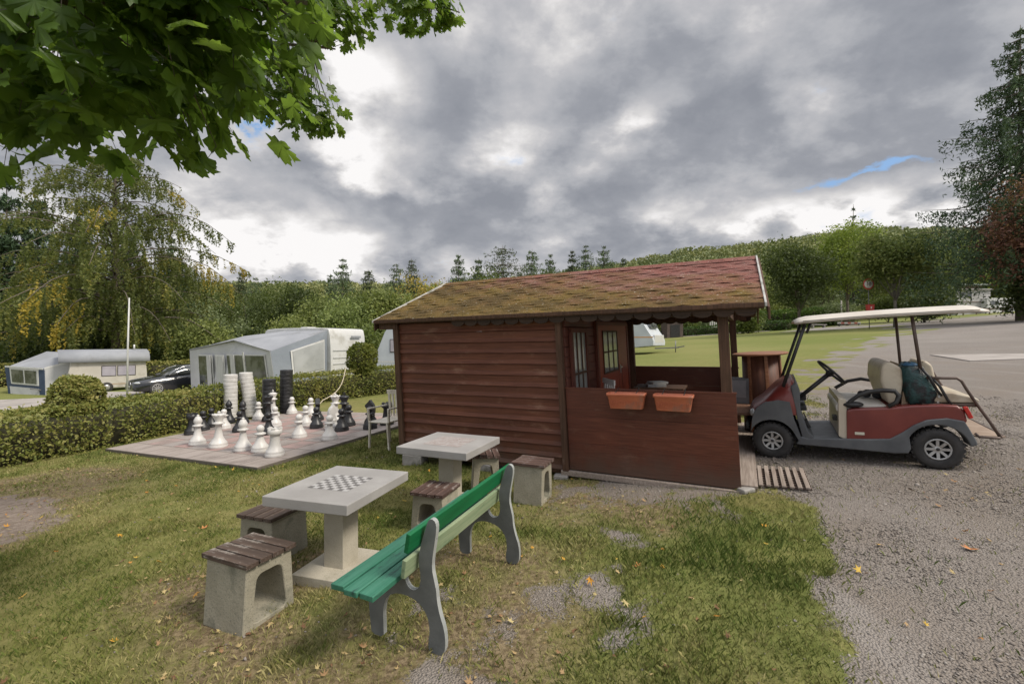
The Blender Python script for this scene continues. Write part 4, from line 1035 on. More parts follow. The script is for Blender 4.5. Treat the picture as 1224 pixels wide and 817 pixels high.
# stacks of giant draughts discs
ordn = ['bottom', 'second', 'third', 'fourth', 'fifth', 'sixth', 'seventh', 'eighth', 'ninth', 'tenth', 'eleventh', 'top']
dm = MB().lathe([(0, 0), (.149, 0), (.154, .004), (.155, .010), (.155, .084), (.154, .090), (.149, .094), (.12, .094), (.115, .088), (0, .088)], 28).build('tmp', cw)
dw = dm.data; bpy.data.objects.remove(dm); db = dw.copy(); db.materials.clear(); db.materials.append(cb)
for (px, py, n, me, cname, lean, desc) in ((275.5, 501, 12, dw, 'white', (0.0, 0), 'upright white stack'), (301, 497, 12, dw, 'white', (-.15, .0), 'leaning white stack'),
                                          (321.5, 497, 10, db, 'black', (0, 0), 'shorter black stack'), (342, 493, 12, db, 'black', (.01, 0), 'taller black stack')):
    p = G(px, py, PT); z0 = float(gz(p.x, p.y))+PT
    for i in range(n):
        o = bpy.data.objects.new('draughts_disc', me); COL.objects.link(o)
        o.location = (p.x+lean[0]*i*.092+random.uniform(-.004, .004), p.y+random.uniform(-.004, .004), z0+i*.0945)
        o.rotation_euler = (0, lean[0] if abs(lean[0]) > .05 and False else 0, random.uniform(0, 6))
        nm = 'top' if i == n-1 else ordn[i]
        tag(o, '%s disc %s of the %s of garden draughts' % (nm, 'disc' if False else 'from below' if 0 < i < n-1 else 'end', desc), 'draughts disc', 'discs of the '+desc)
        o['label'] = ('%s disc of the %s' % (nm, desc)) if nm in ('top', 'bottom') else '%s disc from the bottom of the %s' % (nm, desc)
# pale curved stick behind the black knight
mb = MB(); a = P(386, 478, 11.6); b_ = P(413, 440, 12.6); pts = []
for k in range(9):
    f = k/8; q_ = a.lerp(b_, f)+Vector((.12*math.sin(PI*f), 0, -.12*math.sin(PI*f))); pts.append(q_)
lo_ = a+(a-b_)*.55; lo_.z = float(gz(lo_.x, lo_.y))+PT
mb.tube([lo_]+pts, .013, 6); o = mb.build('stick', mat('peeled stick', (.40, .34, .25), (.50, .44, .33), 10, .8)); tag(o, 'pale bent stick rising behind the black pieces towards the hedge', 'stick')
# ================================================================== GOLF CART
pf, pr_ = Vector((3.09, 5.38, .280)), Vector((4.362, 4.645, .348))
cx3 = (pr_-pf).normalized(); cn3 = cx3.cross(Vector((.50, .866, .04))).normalized(); cy3 = cn3.cross(cx3)
CM = Matrix.Translation(pf) @ Matrix((cx3, cy3, cn3)).transposed().to_4x4()
cart = thing('golf_cart', 'dark red golf cart with cream roof and seats facing both ways', 'golf cart', CM)
WB = (pr_-pf).length
def T(px, py, yl=0.0): v = ray_plane(CM, px, py, 1, yl); return (v.x, v.z)
cred = mat('dark red bodywork', (.135, .022, .018), (.185, .036, .028), 3, .34, .03, 8, coat=.15, stain=(.21, .095, .075), stain_scale=2.3, stain_lo=.58, stain_hi=.82, spec=.5)
cgrey = mat('grey moulded plastic', (.070, .074, .080), (.105, .110, .115), 5, .55, .15, 90, stain=(.16, .15, .14), stain_scale=4, stain_lo=.6, stain_hi=.85)
cblk = mat('black plastic', (.012, .012, .013), (.028, .027, .027), 8, .5, .1, 60)
rub = mat('tyre rubber', (.022, .021, .021), (.045, .042, .040), 9, .8, .3, 60)
rimm = mat('silver wheel paint', (.36, .36, .355), (.46, .455, .445), 8, .35, metal=.4, stain=(.28, .26, .24), stain_scale=9)
vinyl = mat('cream vinyl', (.46, .40, .31), (.54, .48, .38), 3, .45, .06, 60, stain=(.36, .29, .21), stain_scale=3)
vinyl2 = mat('pale beige vinyl', (.50, .47, .42), (.58, .55, .50), 3, .45, .06, 60, stain=(.38, .34, .29), stain_scale=3)
roofm = mat('cream roof plastic', (.52, .475, .41), (.62, .575, .51), 2, .45, .04, 20, stain=(.40, .35, .29), stain_scale=2.5)
bronze = mat('bronze tube', (.075, .052, .042), (.12, .085, .07), 9, .45, metal=.3)
CWID = 1.08
def both(fn):
    for s_ in (0, 1): fn(s_)
# wheels
def wheel(x_, y_, z_, r, rw, steer=0):
    M = Matrix.Translation((x_, y_, z_)) @ Matrix.Rotation(steer, 4, 'Z')
    w_ = MB(); R90 = Matrix.Rotation(PI/2, 3, 'X'); tw = rw/2
    w_.lathe([(r*.52, -tw*.80), (r*.66, -tw), (r*.88, -tw), (r*.97, -tw*.82), (r, -tw*.6), (r, tw*.6), (r*.97, tw*.82), (r*.88, tw), (r*.66, tw), (r*.52, tw*.8), (r*.50, 0), (r*.52, -tw*.8)], 36, M=R90)
    for i in range(26):
        a = 2*PI*i/26
        for s_ in (-1, 1): w_.box((math.cos(a+.06*s_)*r*1.003, s_*tw*.42, math.sin(a+.06*s_)*r*1.003), (.018, tw*.7, .030), Matrix.Rotation(-a, 3, 'Y') @ Matrix.Rotation(.3*s_, 3, 'X'))
    wo = w_.build('wheel', rub, cart); wo.matrix_basis = M
    q_ = MB(); rr = r*.54
    q_.lathe([(rr, -tw*.9), (rr*1.02, -tw*1.0), (rr*.93, -tw*1.02), (rr*.80, -tw*.80), (rr*.78, -tw*.2), (rr*.2, -tw*.15), (0, -tw*.15)], 32, M=R90)
    for i in range(8):
        a = 2*PI*i/8; c, s = math.cos(a), math.sin(a)
        q_.bar((c*rr*.18, -tw*.62, s*rr*.18), (c*rr*.93, -tw*.74, s*rr*.93), rr*.23, .018, up=(0, 1, 0))
    q_.tube([Vector((rr*.93*math.cos(2*PI*k/24), -tw*.80, rr*.93*math.sin(2*PI*k/24))) for k in range(24)], rr*.085, 8, closed=True)
    q_.lathe([(rr*.30, tw*.55), (rr*.30, tw*.70), (rr*.24, tw*.76), (0, tw*.76)], 16, M=R90)
    q_.build('rim', rimm, wo)
    k_ = MB(); k_.lathe([(rr*.84, tw*.35), (0, tw*.35)], 24, M=R90); k_.lathe([(rr*.15, tw*.77), (rr*.13, tw*.82), (0, tw*.82)], 12, M=R90); k_.build('hub', cblk, wo)
WR = .204
for x_ in (0.0, WB):
    wheel(x_, .08, WR, WR, .17); wheel(x_, CWID-.08, WR, WR, .17)
# lower body: traced in the plane of the near side, given the width of the cart
def arch(cx_, r_, a0, a1, n=14): return [(cx_+r_*math.cos(math.radians(a0+(a1-a0)*i/n)), WR+.01+r_*math.sin(math.radians(a0+(a1-a0)*i/n))) for i in range(n+1)]
f_out = [T(890.5, 508), T(891, 503), T(899, 500), T(901, 489), T(908, 480), T(916, 481)]
cx_f = 0.0
# front fender shell (near and far) and rocker as one lower body outline
rk_top = [T(957, 521), T(966, 523.5), T(1009.5, 524), T(1040, 524.5), T(1064, 524), T(1078, 517), T(1092, 508), T(1108, 501.5), T(1132, 499.5), T(1153, 503), T(1160, 514), T(1168, 528), T(1168.5, 532)]
rear_arch = arch(WB, .245, 8, 155, 16)
lower_r = [T(952, 530.5)]+rk_top+[T(1163, 533)]+rear_arch+[T(1089, 536), T(1086, 541.5), T(1070, 541.5)]
def bevel_prism(name, poly, y0_, y1_, m, bev=.012, par=cart, lab=None): 
    import bmesh
    bm = bmesh.new(); vs = [bm.verts.new((x_, y0_, z_)) for x_, z_ in poly]; es = [bm.edges.new((vs[i], vs[(i+1) % len(vs)])) for i in range(len(vs))]
    bmesh.ops.triangle_fill(bm, use_beauty=True, edges=es)
    r = bmesh.ops.extrude_face_region(bm, geom=bm.faces[:]); bmesh.ops.translate(bm, verts=[v for v in r['geom'] if isinstance(v, bmesh.types.BMVert)], vec=(0, y1_-y0_, 0))
    bmesh.ops.recalc_face_normals(bm, faces=bm.faces)
    me = bpy.data.meshes.new(name); bm.to_mesh(me); bm.free(); me.materials.append(m); me.polygons.foreach_set('use_smooth', [True]*len(me.polygons))
    o = bpy.data.objects.new(name, me); COL.objects.link(o); o.parent = par
    if bev: b = o.modifiers.new('b', 'BEVEL'); b.width = bev; b.segments = 3; b.limit_method = 'ANGLE'; b.angle_limit = math.radians(45); q_ = o.modifiers.new('w', 'WEIGHTED_NORMAL')
    if lab: o['label'] = lab
    return o
for y0_ in (-.012, CWID-.20):
    bevel_prism('side_skirt', lower_r, y0_, y0_+.21, cgrey, .014)
f_arch = arch(0, .242, 28, 175, 14)
fender = [T(958, 531), T(956.5, 519)]+[T(949, 500), T(944, 480), T(930, 478), T(915, 481), T(903, 489), T(899, 500), T(898, 512)]+f_arch[::-1]
for y0_ in (-.008, CWID-.20): bevel_prism('front_fender', fender, y0_, y0_+.21, cgrey, .012)
bevel_prism('floor_pan', [T(958, 524), T(1012, 524), T(1012, 533), T(958, 531)], .19, CWID-.19, cgrey, .004)
bevel_prism('under_tray', [(-.18, .16), (WB+.25, .16), (WB+.22, .24), (-.16, .24)], .24, CWID-.24, cblk, .01)
# front cowl, lofted: narrow and low at the nose, rising to the dash
secs = []
cowl_pts = [(899.5, 494, 503), (904, 487, 500), (915.5, 480, 498), (927, 467, 496), (937, 460.5, 495), (946, 457, 495), (950, 459, 495)]
nrow = 14
for i, (px_, pt, pb) in enumerate(cowl_pts):
    x_, zt = T(px_, pt); _, zb = T(px_, pb); zb = max(zb, .30); ins = (.13, .07, .03, .01, .0, .0, .0)[i]
    sec = []
    for k in range(nrow+1):
        f = k/nrow; a = PI*f; yy = CWID/2-math.copysign(abs(math.cos(a))**.42, math.cos(a))*(CWID/2-ins); zz = zb+(zt-zb)*(abs(math.sin(a))**.45)
        sec.append(Vector((x_+.05*(1-abs(2*f-1))*(-1 if i < 3 else 0), yy, zz+(.03*math.sin(a) if i > 2 else 0))))
    sec.append(Vector((x_, CWID-ins, zb-.01))); sec.append(Vector((x_, ins, zb-.01)))
    secs.append(sec)
MB().loft(secs).build('front_cowl', cred, cart, label='dark glossy red nose')
bevel_prism('dashboard', [T(945, 462), T(952, 457), T(956, 466), T(957, 490), T(966, 515), T(974, 524), T(960, 527), T(953, 500)], .0, CWID, cgrey, .012)
mb = MB(); mb.bar((*[T(893, 512)[0]], 0.12, T(893, 512)[1]), (T(893, 512)[0], CWID-.12, T(893, 512)[1]), .05, .07); mb.build('bumper', cblk, cart, bevel=.015)
for y_ in (.16, CWID-.16): MB().ball((T(899, 494)[0]+.01, y_, T(899, 494)[1]-.01), (.045, .07, .05), 14, 10).build('headlight', mat('cloudy headlight', (.35, .36, .36), rough=.2, spec=.8), cart)
MB().box((T(967, 512)[0], CWID*.28, T(967, 512)[1]), (.03, .12, .09), Matrix.Rotation(-.5, 3, 'Y')).bar((T(962, 498)[0], CWID*.28, T(962, 498)[1]), (T(969, 513)[0], CWID*.28, T(969, 513)[1]), .02, .012).build('pedal', cblk, cart, bevel=.004)
MB().box((T(963, 484)[0]-.02, CWID*.55, T(961, 482)[1]), (.10, .26, .07)).box((T(960, 493)[0], CWID*.5, T(960, 493)[1]), (.10, .5, .05)).build('dash_tray', cblk, cart, bevel=.008)
MB().box((T(953, 472)[0]+.015, .42, T(953, 472)[1]), (.02, .05, .035)).build('red_switch', mat('red switch', (.45, .03, .02), rough=.4), cart)
# red rear body
body = [T(1012.5, 527), T(1012.5, 489.5), T(1020, 488), T(1060, 487), T(1090, 484.5), T(1128, 483.5), T(1146, 485), T(1154, 491), T(1157, 501), T(1158, 506), T(1120, 505), T(1092, 512), T(1072, 527)]
bevel_prism('rear_body', body, .012, CWID-.012, cred, .025, lab='dull red tub behind the front seat')
MB().box((T(1027.7, 518)[0], .008, T(1027.7, 518)[1]), (.085, .006, .030)).build('plate', mat('cream plate', (.55, .52, .42), rough=.5), cart, bevel=.002)
bevel_prism('seat_front_panel', [T(1002.5, 476), T(1012, 478), T(1014, 527), T(1003, 522)], .03, CWID-.03, vinyl, .008)
MB().box((T(1005, 505)[0]-.03, .22, T(1005, 505)[1]+.02), (.05, .13, .05)).build('cup_recess', cblk, cart, bevel=.004)
for y_ in (0.004, CWID-.03):
    MB().box((T(1157.5, 493)[0], y_+.015, T(1157.5, 493)[1]), (.035, .05, .12), Matrix.Rotation(-.35, 3, 'Y')).build('tail_light', mat('red lens', (.42, .015, .012), (.55, .03, .02), 20, .15, coat=.5), cart, bevel=.006)
def cushion(name, poly, y0_, y1_, m, bev=.04):
    import bmesh
    o = bevel_prism(name, poly, y0_, y1_, m, bev); o.modifiers[0].segments = 4; o.modifiers[0].angle_limit = math.radians(25); return o
# front bench seat and backrest
z0, z1 = T(1030, 481)[1], T(1030, 470)[1]
zs = T(1040, 484)[1]
xs0, xs1 = T(1000, 480)[0], T(1062, 480)[0]
cushion('front_seat', [(xs0, zs-.09), (xs0-.01, zs-.02), (xs0+.03, zs+.015), (xs1, zs-.005), (xs1, zs-.09)], .07, CWID/2-.01, vinyl2, .03)
cushion('front_seat', [(xs0, zs-.09), (xs0-.01, zs-.02), (xs0+.03, zs+.015), (xs1, zs-.005), (xs1, zs-.09)], CWID/2+.01, CWID-.07, vinyl2, .03)
yb_ = .42
bp = [T(1058, 478, yb_), T(1048, 452, yb_), T(1049, 436, yb_), T(1054, 430, yb_), T(1062, 431, yb_), T(1072, 436, yb_), T(1075, 448, yb_), T(1072, 470, yb_), T(1066, 479, yb_)]
cushion('front_backrest', [(p[0]-.02, p[1]) for p in bp], .10, CWID-.16, vinyl, .045)
bevel_prism('backrest_shell', [(T(1075, 434, yb_)[0]-.0, T(1075, 434, yb_)[1]), (T(1080, 440, yb_)[0], T(1080, 440, yb_)[1]), (T(1078, 480, yb_)[0], T(1078, 480, yb_)[1]), (T(1070, 480, yb_)[0], T(1070, 480, yb_)[1])], .14, CWID-.18, mat('tan shell', (.33, .24, .16), rough=.5), .01)
# rear seat facing back
zr = T(1140, 474)[1]; xr0, xr1 = T(1105, 474)[0], T(1176, 474)[0]
MB().box(((xr0+xr1)/2-.02, CWID/2, zr-.095), (xr1-xr0-.02, CWID-.14, .03)).build('rear_seat_frame', bronze, cart, bevel=.004)
cushion('rear_seat', [(xr0, zr-.075), (xr0, zr+.01), (xr0+.06, zr+.035), (xr1-.2, zr+.03), (xr1-.03, zr-.02), (xr1, zr-.05), (xr1-.02, zr-.075)], .09, CWID/2-.01, vinyl, .03)
cushion('rear_seat', [(xr0, zr-.075), (xr0, zr+.01), (xr0+.06, zr+.035), (xr1-.2, zr+.03), (xr1-.03, zr-.02), (xr1, zr-.05), (xr1-.02, zr-.075)], CWID/2+.01, CWID-.09, vinyl, .03)
yb2 = .70
rbx, rbz = T(1101, 455, yb2)
cushion('rear_backrest', [(rbx-.02, zr+.02), (rbx-.05, zr+.30), (rbx-.01, zr+.34), (rbx+.05, zr+.28), (rbx+.09, zr+.03)], .45, CWID-.10, vinyl, .04)
# hip rests
def hoop(y_):
    pts = [T(1014, 487), T(1016, 480), T(1026, 473), T(1040, 468), T(1056, 466.5), T(1070, 467.5), T(1075, 473), T(1072, 481), T(1062, 486)]
    pts = [Vector((a, y_, b)) for a, b in pts]; MB().tube(pts, [.018, .02, .021, .022, .023, .024, .024, .022, .02], 8).build('hip_rest', cblk, cart)
hoop(.02)
yf = CWID-.03
zf = zs
MB().tube([Vector((xs0+.04, yf, zs-.03)), Vector((xs0+.10, yf, zs+.06)), Vector((xs0+.22, yf, zs+.14)), Vector((xs0+.36, yf, zs+.17)), Vector((xs0+.50, yf, zs+.14)), Vector((xs0+.55, yf, zs+.02))], .022, 8).build('hip_rest', cblk, cart)
MB().ball((T(1020, 483)[0], .06, T(1020, 484)[1]), (.10, .07, .035), 12, 8).build('seat_pouch', cblk, cart)
# steering
yw = .36
wc = T(993.5, 444.5, yw); cb0 = T(950, 479, yw)
SMx = Vector((wc[0]-cb0[0], 0, wc[1]-cb0[1])).normalized()
MB().tube([Vector((cb0[0], yw, cb0[1])), Vector((wc[0]-.05*SMx.x, yw, wc[1]-.05*SMx.z))], [.022, .026], 10).build('steering_column', cblk, cart)
sw_n = Vector((SMx.x, .10, SMx.z)).normalized(); e1 = Vector((-sw_n.z, 0, sw_n.x)).normalized(); e2 = sw_n.cross(e1)
ctr = Vector((wc[0], yw, wc[1])); rw = .175
sw = MB(); sw.tube([ctr+(e1*math.cos(a)+e2*math.sin(a))*rw for a in [2*PI*i/28 for i in range(28)]], .014, 8, closed=True)
for a in (PI/2, PI*1.15, PI*1.85): sw.bar(ctr-sw_n*.03, ctr+(e1*math.cos(a)+e2*math.sin(a))*rw, .03, .014, up=sw_n)
sw.build('steering_wheel', cblk, cart)
MB().ball(ctr-sw_n*.02, .042, 12, 8).build('horn_pad', cblk, cart)
# roof and its posts
roof_f = T(949.5, 384.5); roof_r = T(1184, 369)
RX0, RX1 = roof_f[0], roof_r[0]; RZF, RZR = roof_f[1]-.02, roof_r[1]-.02
secs = []; nx_ = 24; RY0, RY1 = -.03, CWID+.03
for i in range(nx_+1):
    f = i/nx_; x_ = RX0+(RX1-RX0)*f; zb = RZF+(RZR-RZF)*f+.017*math.sin(PI*f)**.8
    e_ = min(1, min(f, 1-f)/.07); th = .016+.030*e_**.6; inset = .05*(1-e_)
    sec = []
    ny_ = 20
    for k in range(ny_+1):
        g_ = k/ny_; yy = RY0+inset+(RY1-RY0-2*inset)*g_; ed = min(1, min(g_, 1-g_)/.10)
        sec.append(Vector((x_, yy, zb+th*(.35+.65*ed**.5)+.012*math.cos(g_*PI*14)*ed*e_+.02*math.sin(PI*g_))))
    for k in range(ny_, -1, -1):
        g_ = k/ny_; yy = RY0+inset+(RY1-RY0-2*inset)*g_; ed = min(1, min(g_, 1-g_)/.06)
        sec.append(Vector((x_, yy, zb-.012*(1-ed)+.014*ed+.006*math.cos(g_*PI*14)*ed*e_)))
    secs.append(sec)
MB().loft(secs).build('roof', roofm, cart)
mb = MB()
for yy in (.0, .0): pass
for k, zz in enumerate((.004, .018)):
    mb.tube([Vector((RX0+(RX1-RX0)*f, RY0-.004, RZF+(RZR-RZF)*f+.017*math.sin(PI*f)**.8+zz)) for f in [.05+.9*i/16 for i in range(17)]], .006, 6)
mb.build('roof_rib', roofm, cart)
def strut(a, b, y_, r=.016, m=cblk, name='roof_post'): MB().tube([Vector((a[0], y_, a[1])), Vector(((a[0]*.5+b[0]*.5)+.0, y_, a[1]*.5+b[1]*.5)), Vector((b[0], y_, b[1]))], r, 8).build(name, m, cart)
for y_ in (.03, CWID-.03):
    a_ = T(962, 388, .03); b_ = T(936, 462, .03); strut(a_, b_, y_, .018)
    a_ = T(968, 388, .03); MB().tube([Vector((a_[0]+.02, y_, RZF+.02)), Vector((T(964, 398, .03)[0], y_, T(964, 398, .03)[1]))], .014, 8).build('roof_brace', cblk, cart)
ws = [T(961, 395, .05), T(938, 459, .05)]
MB().prism([(ws[0][0]-.005, ws[0][1]), (ws[0][0]+.005, ws[0][1]), (ws[1][0]+.005, ws[1][1]), (ws[1][0]-.005, ws[1][1])], 1, .05, CWID-.05).build('windscreen', None or mat('clear screen', (.6, .6, .6), rough=.1), cart)
gm2 = bpy.data.materials.new('thin clear plastic'); gm2.use_nodes = True; t = NT(gm2.node_tree); t.n.clear()
ms = t.add('ShaderNodeMixShader', ins={0: .06}); t.l.new(t.add('ShaderNodeBsdfTransparent', ins={0: (.93, .95, .93, 1)}).outputs[0], ms.inputs[1]); t.l.new(t.add('ShaderNodeBsdfGlossy', ins={1: .08}).outputs[0], ms.inputs[2]); t.l.new(ms.outputs[0], t.add('ShaderNodeOutputMaterial').inputs[0])
for o in cart.children:
    if o.name.startswith('windscreen'): o.data.materials[0] = gm2
for (tx, bx, y_) in ((1070.5, 1077, None), (1090, 1098.5, None)):
    pass
a_, b_ = T(1090, 378, .06), T(1100, 440, .06); strut(a_, b_, .06, .016, bronze); 
a2, b2 = T(1070.5, 379, CWID-.10), T(1077, 432, CWID-.10); strut((a2[0], a2[1]), (b2[0], b2[1]-.25), CWID-.10, .016, bronze)
# rear grab rails and step
for y_ in (.06, CWID-.06):
    rp = [T(1109, 452), T(1130, 452.5), T(1146, 452.5), T(1152, 456), T(1158, 466), T(1172, 486), T(1186, 505), T(1199, 524)]
    MB().tube([Vector((a, y_, b)) for a, b in rp], .014, 8).build('grab_rail', bronze, cart)
fx0, fx1 = T(1168, 520)[0], T(1206, 522)[0]; fz = T(1199, 524)[1]
MB().box(((fx0+fx1)/2, CWID/2, fz), (fx1-fx0, CWID-.14, .014)).build('foot_plate', mat('tan step board', (.26, .19, .14), (.34, .26, .20), 8, .8), cart, bevel=.003)
MB().tube([Vector(p) for p in ((fx0, .05, fz+.03), (fx0+.03, .05, fz-.002), (fx1-.05, .05, fz-.006), (fx1, .12, fz), (fx1, CWID-.12, fz), (fx1-.05, CWID-.05, fz-.006), (fx0, CWID-.05, fz))], .013, 8).build('step_rail', bronze, cart)
MB().box((T(1158, 543)[0]+.02, CWID*.4, T(1158, 540)[1]), (.16, .10, .02), Matrix.Rotation(.3, 3, 'Y')).build('tow_bar', cblk, cart, bevel=.003)
# bag between the seats, jacket on the seat
MBg = MB(); bx, bz_ = T(1093, 461, .18)
mb = MB(); secs = []
for (zz, sx_, sy_, ox, r_) in ((.0, .09, .13, .03, .05), (.02, .12, .16, .03, .05), (.10, .135, .18, .03, .06), (.20, .13, .175, .02, .06), (.30, .115, .165, -.005, .06), (.38, .095, .145, -.02, .06), (.425, .06, .10, -.03, .04), (.435, .03, .05, -.03, .02)):
    sec = []
    for k in range(28):
        a = 2*PI*k/28; c_, s_ = math.cos(a), math.sin(a); w_ = 1+.05*math.sin(k*2.1+zz*31)+.03*math.sin(k*5.3+zz*17)
        sec.append(Vector((ox+sx_*math.copysign(abs(c_)**.6, c_)*w_, sy_*math.copysign(abs(s_)**.6, s_)*w_, zz+.012*math.sin(k*1.3))))
    secs.append(sec)
mb.loft(secs); mb.ball((.12, -.06, .12), (.055, .10, .10), 14, 10)
bagm = mat('dark green nylon', (.010, .040, .040), (.020, .075, .075), 9, .45, .8, 14, stain=(.012, .013, .016), stain_scale=9, stain_lo=.45, stain_hi=.6, bdist=.03)
bag = mb.build('backpack', bagm, M=CM @ Matrix.Translation((bx, .22, zs+.0))); bag.data.polygons.foreach_set('use_smooth', [True]*len(bag.data.polygons)); tag(bag, 'dark teal backpack wedged behind the front backrest of the cart', 'backpack')
for i, (dx, dz) in enumerate(((.05, .3), (.13, .2))):
    MB().tube([Vector((dx-.02, -.15, dz+.1)), Vector((dx+.04, -.185, dz)), Vector((dx+.10, -.16, dz-.14)), Vector((dx+.14, -.13, dz-.2))], .014, 6).build('strap', cblk, bag)
MB().ball((-.03, -.03, .415), (.075, .10, .028), 12, 8).build('blue_top', mat('blue nylon', (.03, .10, .19), rough=.5), bag)
MB().box((.17, -.14, .09), (.02, .012, .03)).box((.16, -.13, .03), (.02, .012, .02)).build('buckle', rimm, bag, bevel=.003)
mb = MB()
for i in range(7): mb.ball((random.uniform(-.10, .10), random.uniform(-.06, .06), random.uniform(.0, .04)), (random.uniform(.04, .08), random.uniform(.04, .07), random.uniform(.02, .045)), 10, 7)
o = mb.build('gloves', mat('black cloth', (.012, .012, .014), (.03, .03, .033), 14, .85, .9, 30, bdist=.02), M=CM @ Matrix.Translation((T(1040, 474, .5)[0]+.02, .55, zs+.03))); tag(o, 'crumpled black cloth lying on the front seat of the cart', 'cloth')
# ================================================================== HEDGES
def leaf_quads(C, N, size, rg, wmul=1.0, down=0.0):
    """N leaf-like quads round the points C (already expanded), random tilt"""
    n = len(C)
    a = rg.normal(size=(n, 3)); a[:, 2] -= down; a /= np.linalg.norm(a, axis=1, keepdims=True)
    b = rg.normal(size=(n, 3)); b -= a*(a*b).sum(1, keepdims=True); b /= np.linalg.norm(b, axis=1, keepdims=True)
    s = np.asarray(size).reshape(-1, 1)*rg.uniform(.65, 1.35, (n, 1)); w_ = s*wmul*rg.uniform(.42, .75, (n, 1))
    V = np.stack([C-a*s*.5, C+b*w_*.5-a*s*.05, C+a*s*.5, C-b*w_*.5-a*s*.05], 1)
    V[:, 0] += rg.normal(size=(n, 3))*s*.06
    return V.reshape(-1, 3), np.arange(4*n).reshape(n, 4)
rg = np.random.default_rng(5)
hedge_leaf = leafmat('hornbeam leaves', [(.070, .100, .022), (.175, .195, .045), (.29, .26, .08), (.37, .29, .11)], .25, scale=.8)
hedge_dark = leafmat('privet leaves', [(.020, .048, .012), (.050, .095, .022), (.095, .155, .035)], .25, scale=.8)
hedge_yel = leafmat('clipped dome leaves', [(.050, .075, .014), (.15, .165, .030), (.28, .26, .055)], .25, scale=.8)
twig = mat('hedge twigs', (.07, .055, .035), (.13, .10, .065), 20, .9)
earth = mat('dark hedge core', (.030, .030, .014), (.050, .045, .022), 8, .95)
def hedge_run(name, pts, wid, hgt, n, size, m, label, cat='hedge', core=True):
    t_ = thing(name, label, cat, Vector((pts[0][0], pts[0][1], float(gz(pts[0][0], pts[0][1])))))
    o0 = np.array(t_.location); seg = []; L = 0
    for a, b in zip(pts[:-1], pts[1:]): d = math.hypot(b[0]-a[0], b[1]-a[1]); seg.append((L, d, a, b)); L += d
    s = rg.random(n)*L; px_ = np.zeros(n); py_ = np.zeros(n); nx_ = np.zeros(n); ny_ = np.zeros(n); hh = np.zeros(n)
    for (l0, d, a, b) in seg:
        k = (s >= l0) & (s <= l0+d); f = (s[k]-l0)/d; px_[k] = a[0]+(b[0]-a[0])*f; py_[k] = a[1]+(b[1]-a[1])*f; nx_[k] = -(b[1]-a[1])/d; ny_[k] = (b[0]-a[0])/d
    bump = (fbm(s, s*0, 1.6, 3, 7)-.5)
    H_ = hgt*(1+.10*bump); W_ = wid*(1+.16*bump)
    face = rg.random(n); u = rg.random(n)
    # perimeter: two sides and a rounded top
    per = u*(2*H_+W_); off = np.where(per < H_, -W_/2, np.where(per < H_+W_, per-H_-W_/2, W_/2)); z = np.where(per < H_, per, np.where(per < H_+W_, H_, 2*H_+W_-per))
    rr = rg.normal(0, .045, n); edge = np.clip((z-(H_-.16))/.16, 0, 1); off = off*(1-.16*edge**2)
    off += np.where(np.abs(off) > W_*.4, np.sign(off)*rr, rr*.5); z = z+np.where(z > H_*.97, np.abs(rr)*1.2, 0)
    lump = (vnoise(s*1.0, z*1.0+off*3, 3.5, 6)-.5)*.14; off += np.sign(off)*lump
    X = px_+nx_*off; Yy = py_+ny_*off; C = np.stack([X, Yy, gz(X, Yy)+np.maximum(z, .01)], 1)-o0
    V_, F_ = leaf_quads(C, n, size, rg)
    tone = np.clip(.15+.6*rg.random(n)+.30*(vnoise(s, z*2, 1.6, 12)-.35), 0, 1)
    np_mesh('foliage', V_, F_, m, t_, tone=tone)
    mb = MB(); k = max(2, int(L/.5)); secs = []
    P_ = []
    for i in range(k+1):
        q_ = L*i/k
        for (l0, d, a, b) in seg:
            if q_ <= l0+d+1e-6: f = (q_-l0)/d; c_ = (a[0]+(b[0]-a[0])*f, a[1]+(b[1]-a[1])*f); nn = (-(b[1]-a[1])/d, (b[0]-a[0])/d); break
        g0 = float(gz(*c_)); ww = wid*.28; hh_ = hgt*.84
        secs.append([Vector((c_[0]+nn[0]*e, c_[1]+nn[1]*e, g0+z_))-t_.location for e, z_ in ((-ww, -.05), (ww, -.05), (ww, hh_*.9), (ww*.7, hh_), (-ww*.7, hh_), (-ww, hh_*.9))])
    mb.loft(secs); mb.build('branch_core', earth, t_)
    return t_
def inner(px, py, off):
    p = G(px, py); return p
ln = [G(-180, 583), G(0, 562), G(122, 533)]
line = [(-12.5, 4.6), (-9.25, 7.75), (-8.35, 9.3), (-7.75, 11.2), (-7.0, 13.2), (-6.35, 14.4), (-4.9, 15.6), (-3.4, 16.6), (-1.6, 17.8)]
hedge_run('clipped_hedge', line, .85, .84, 50000, .062, hedge_leaf, 'long waist high clipped hedge running behind the giant chess terrace')
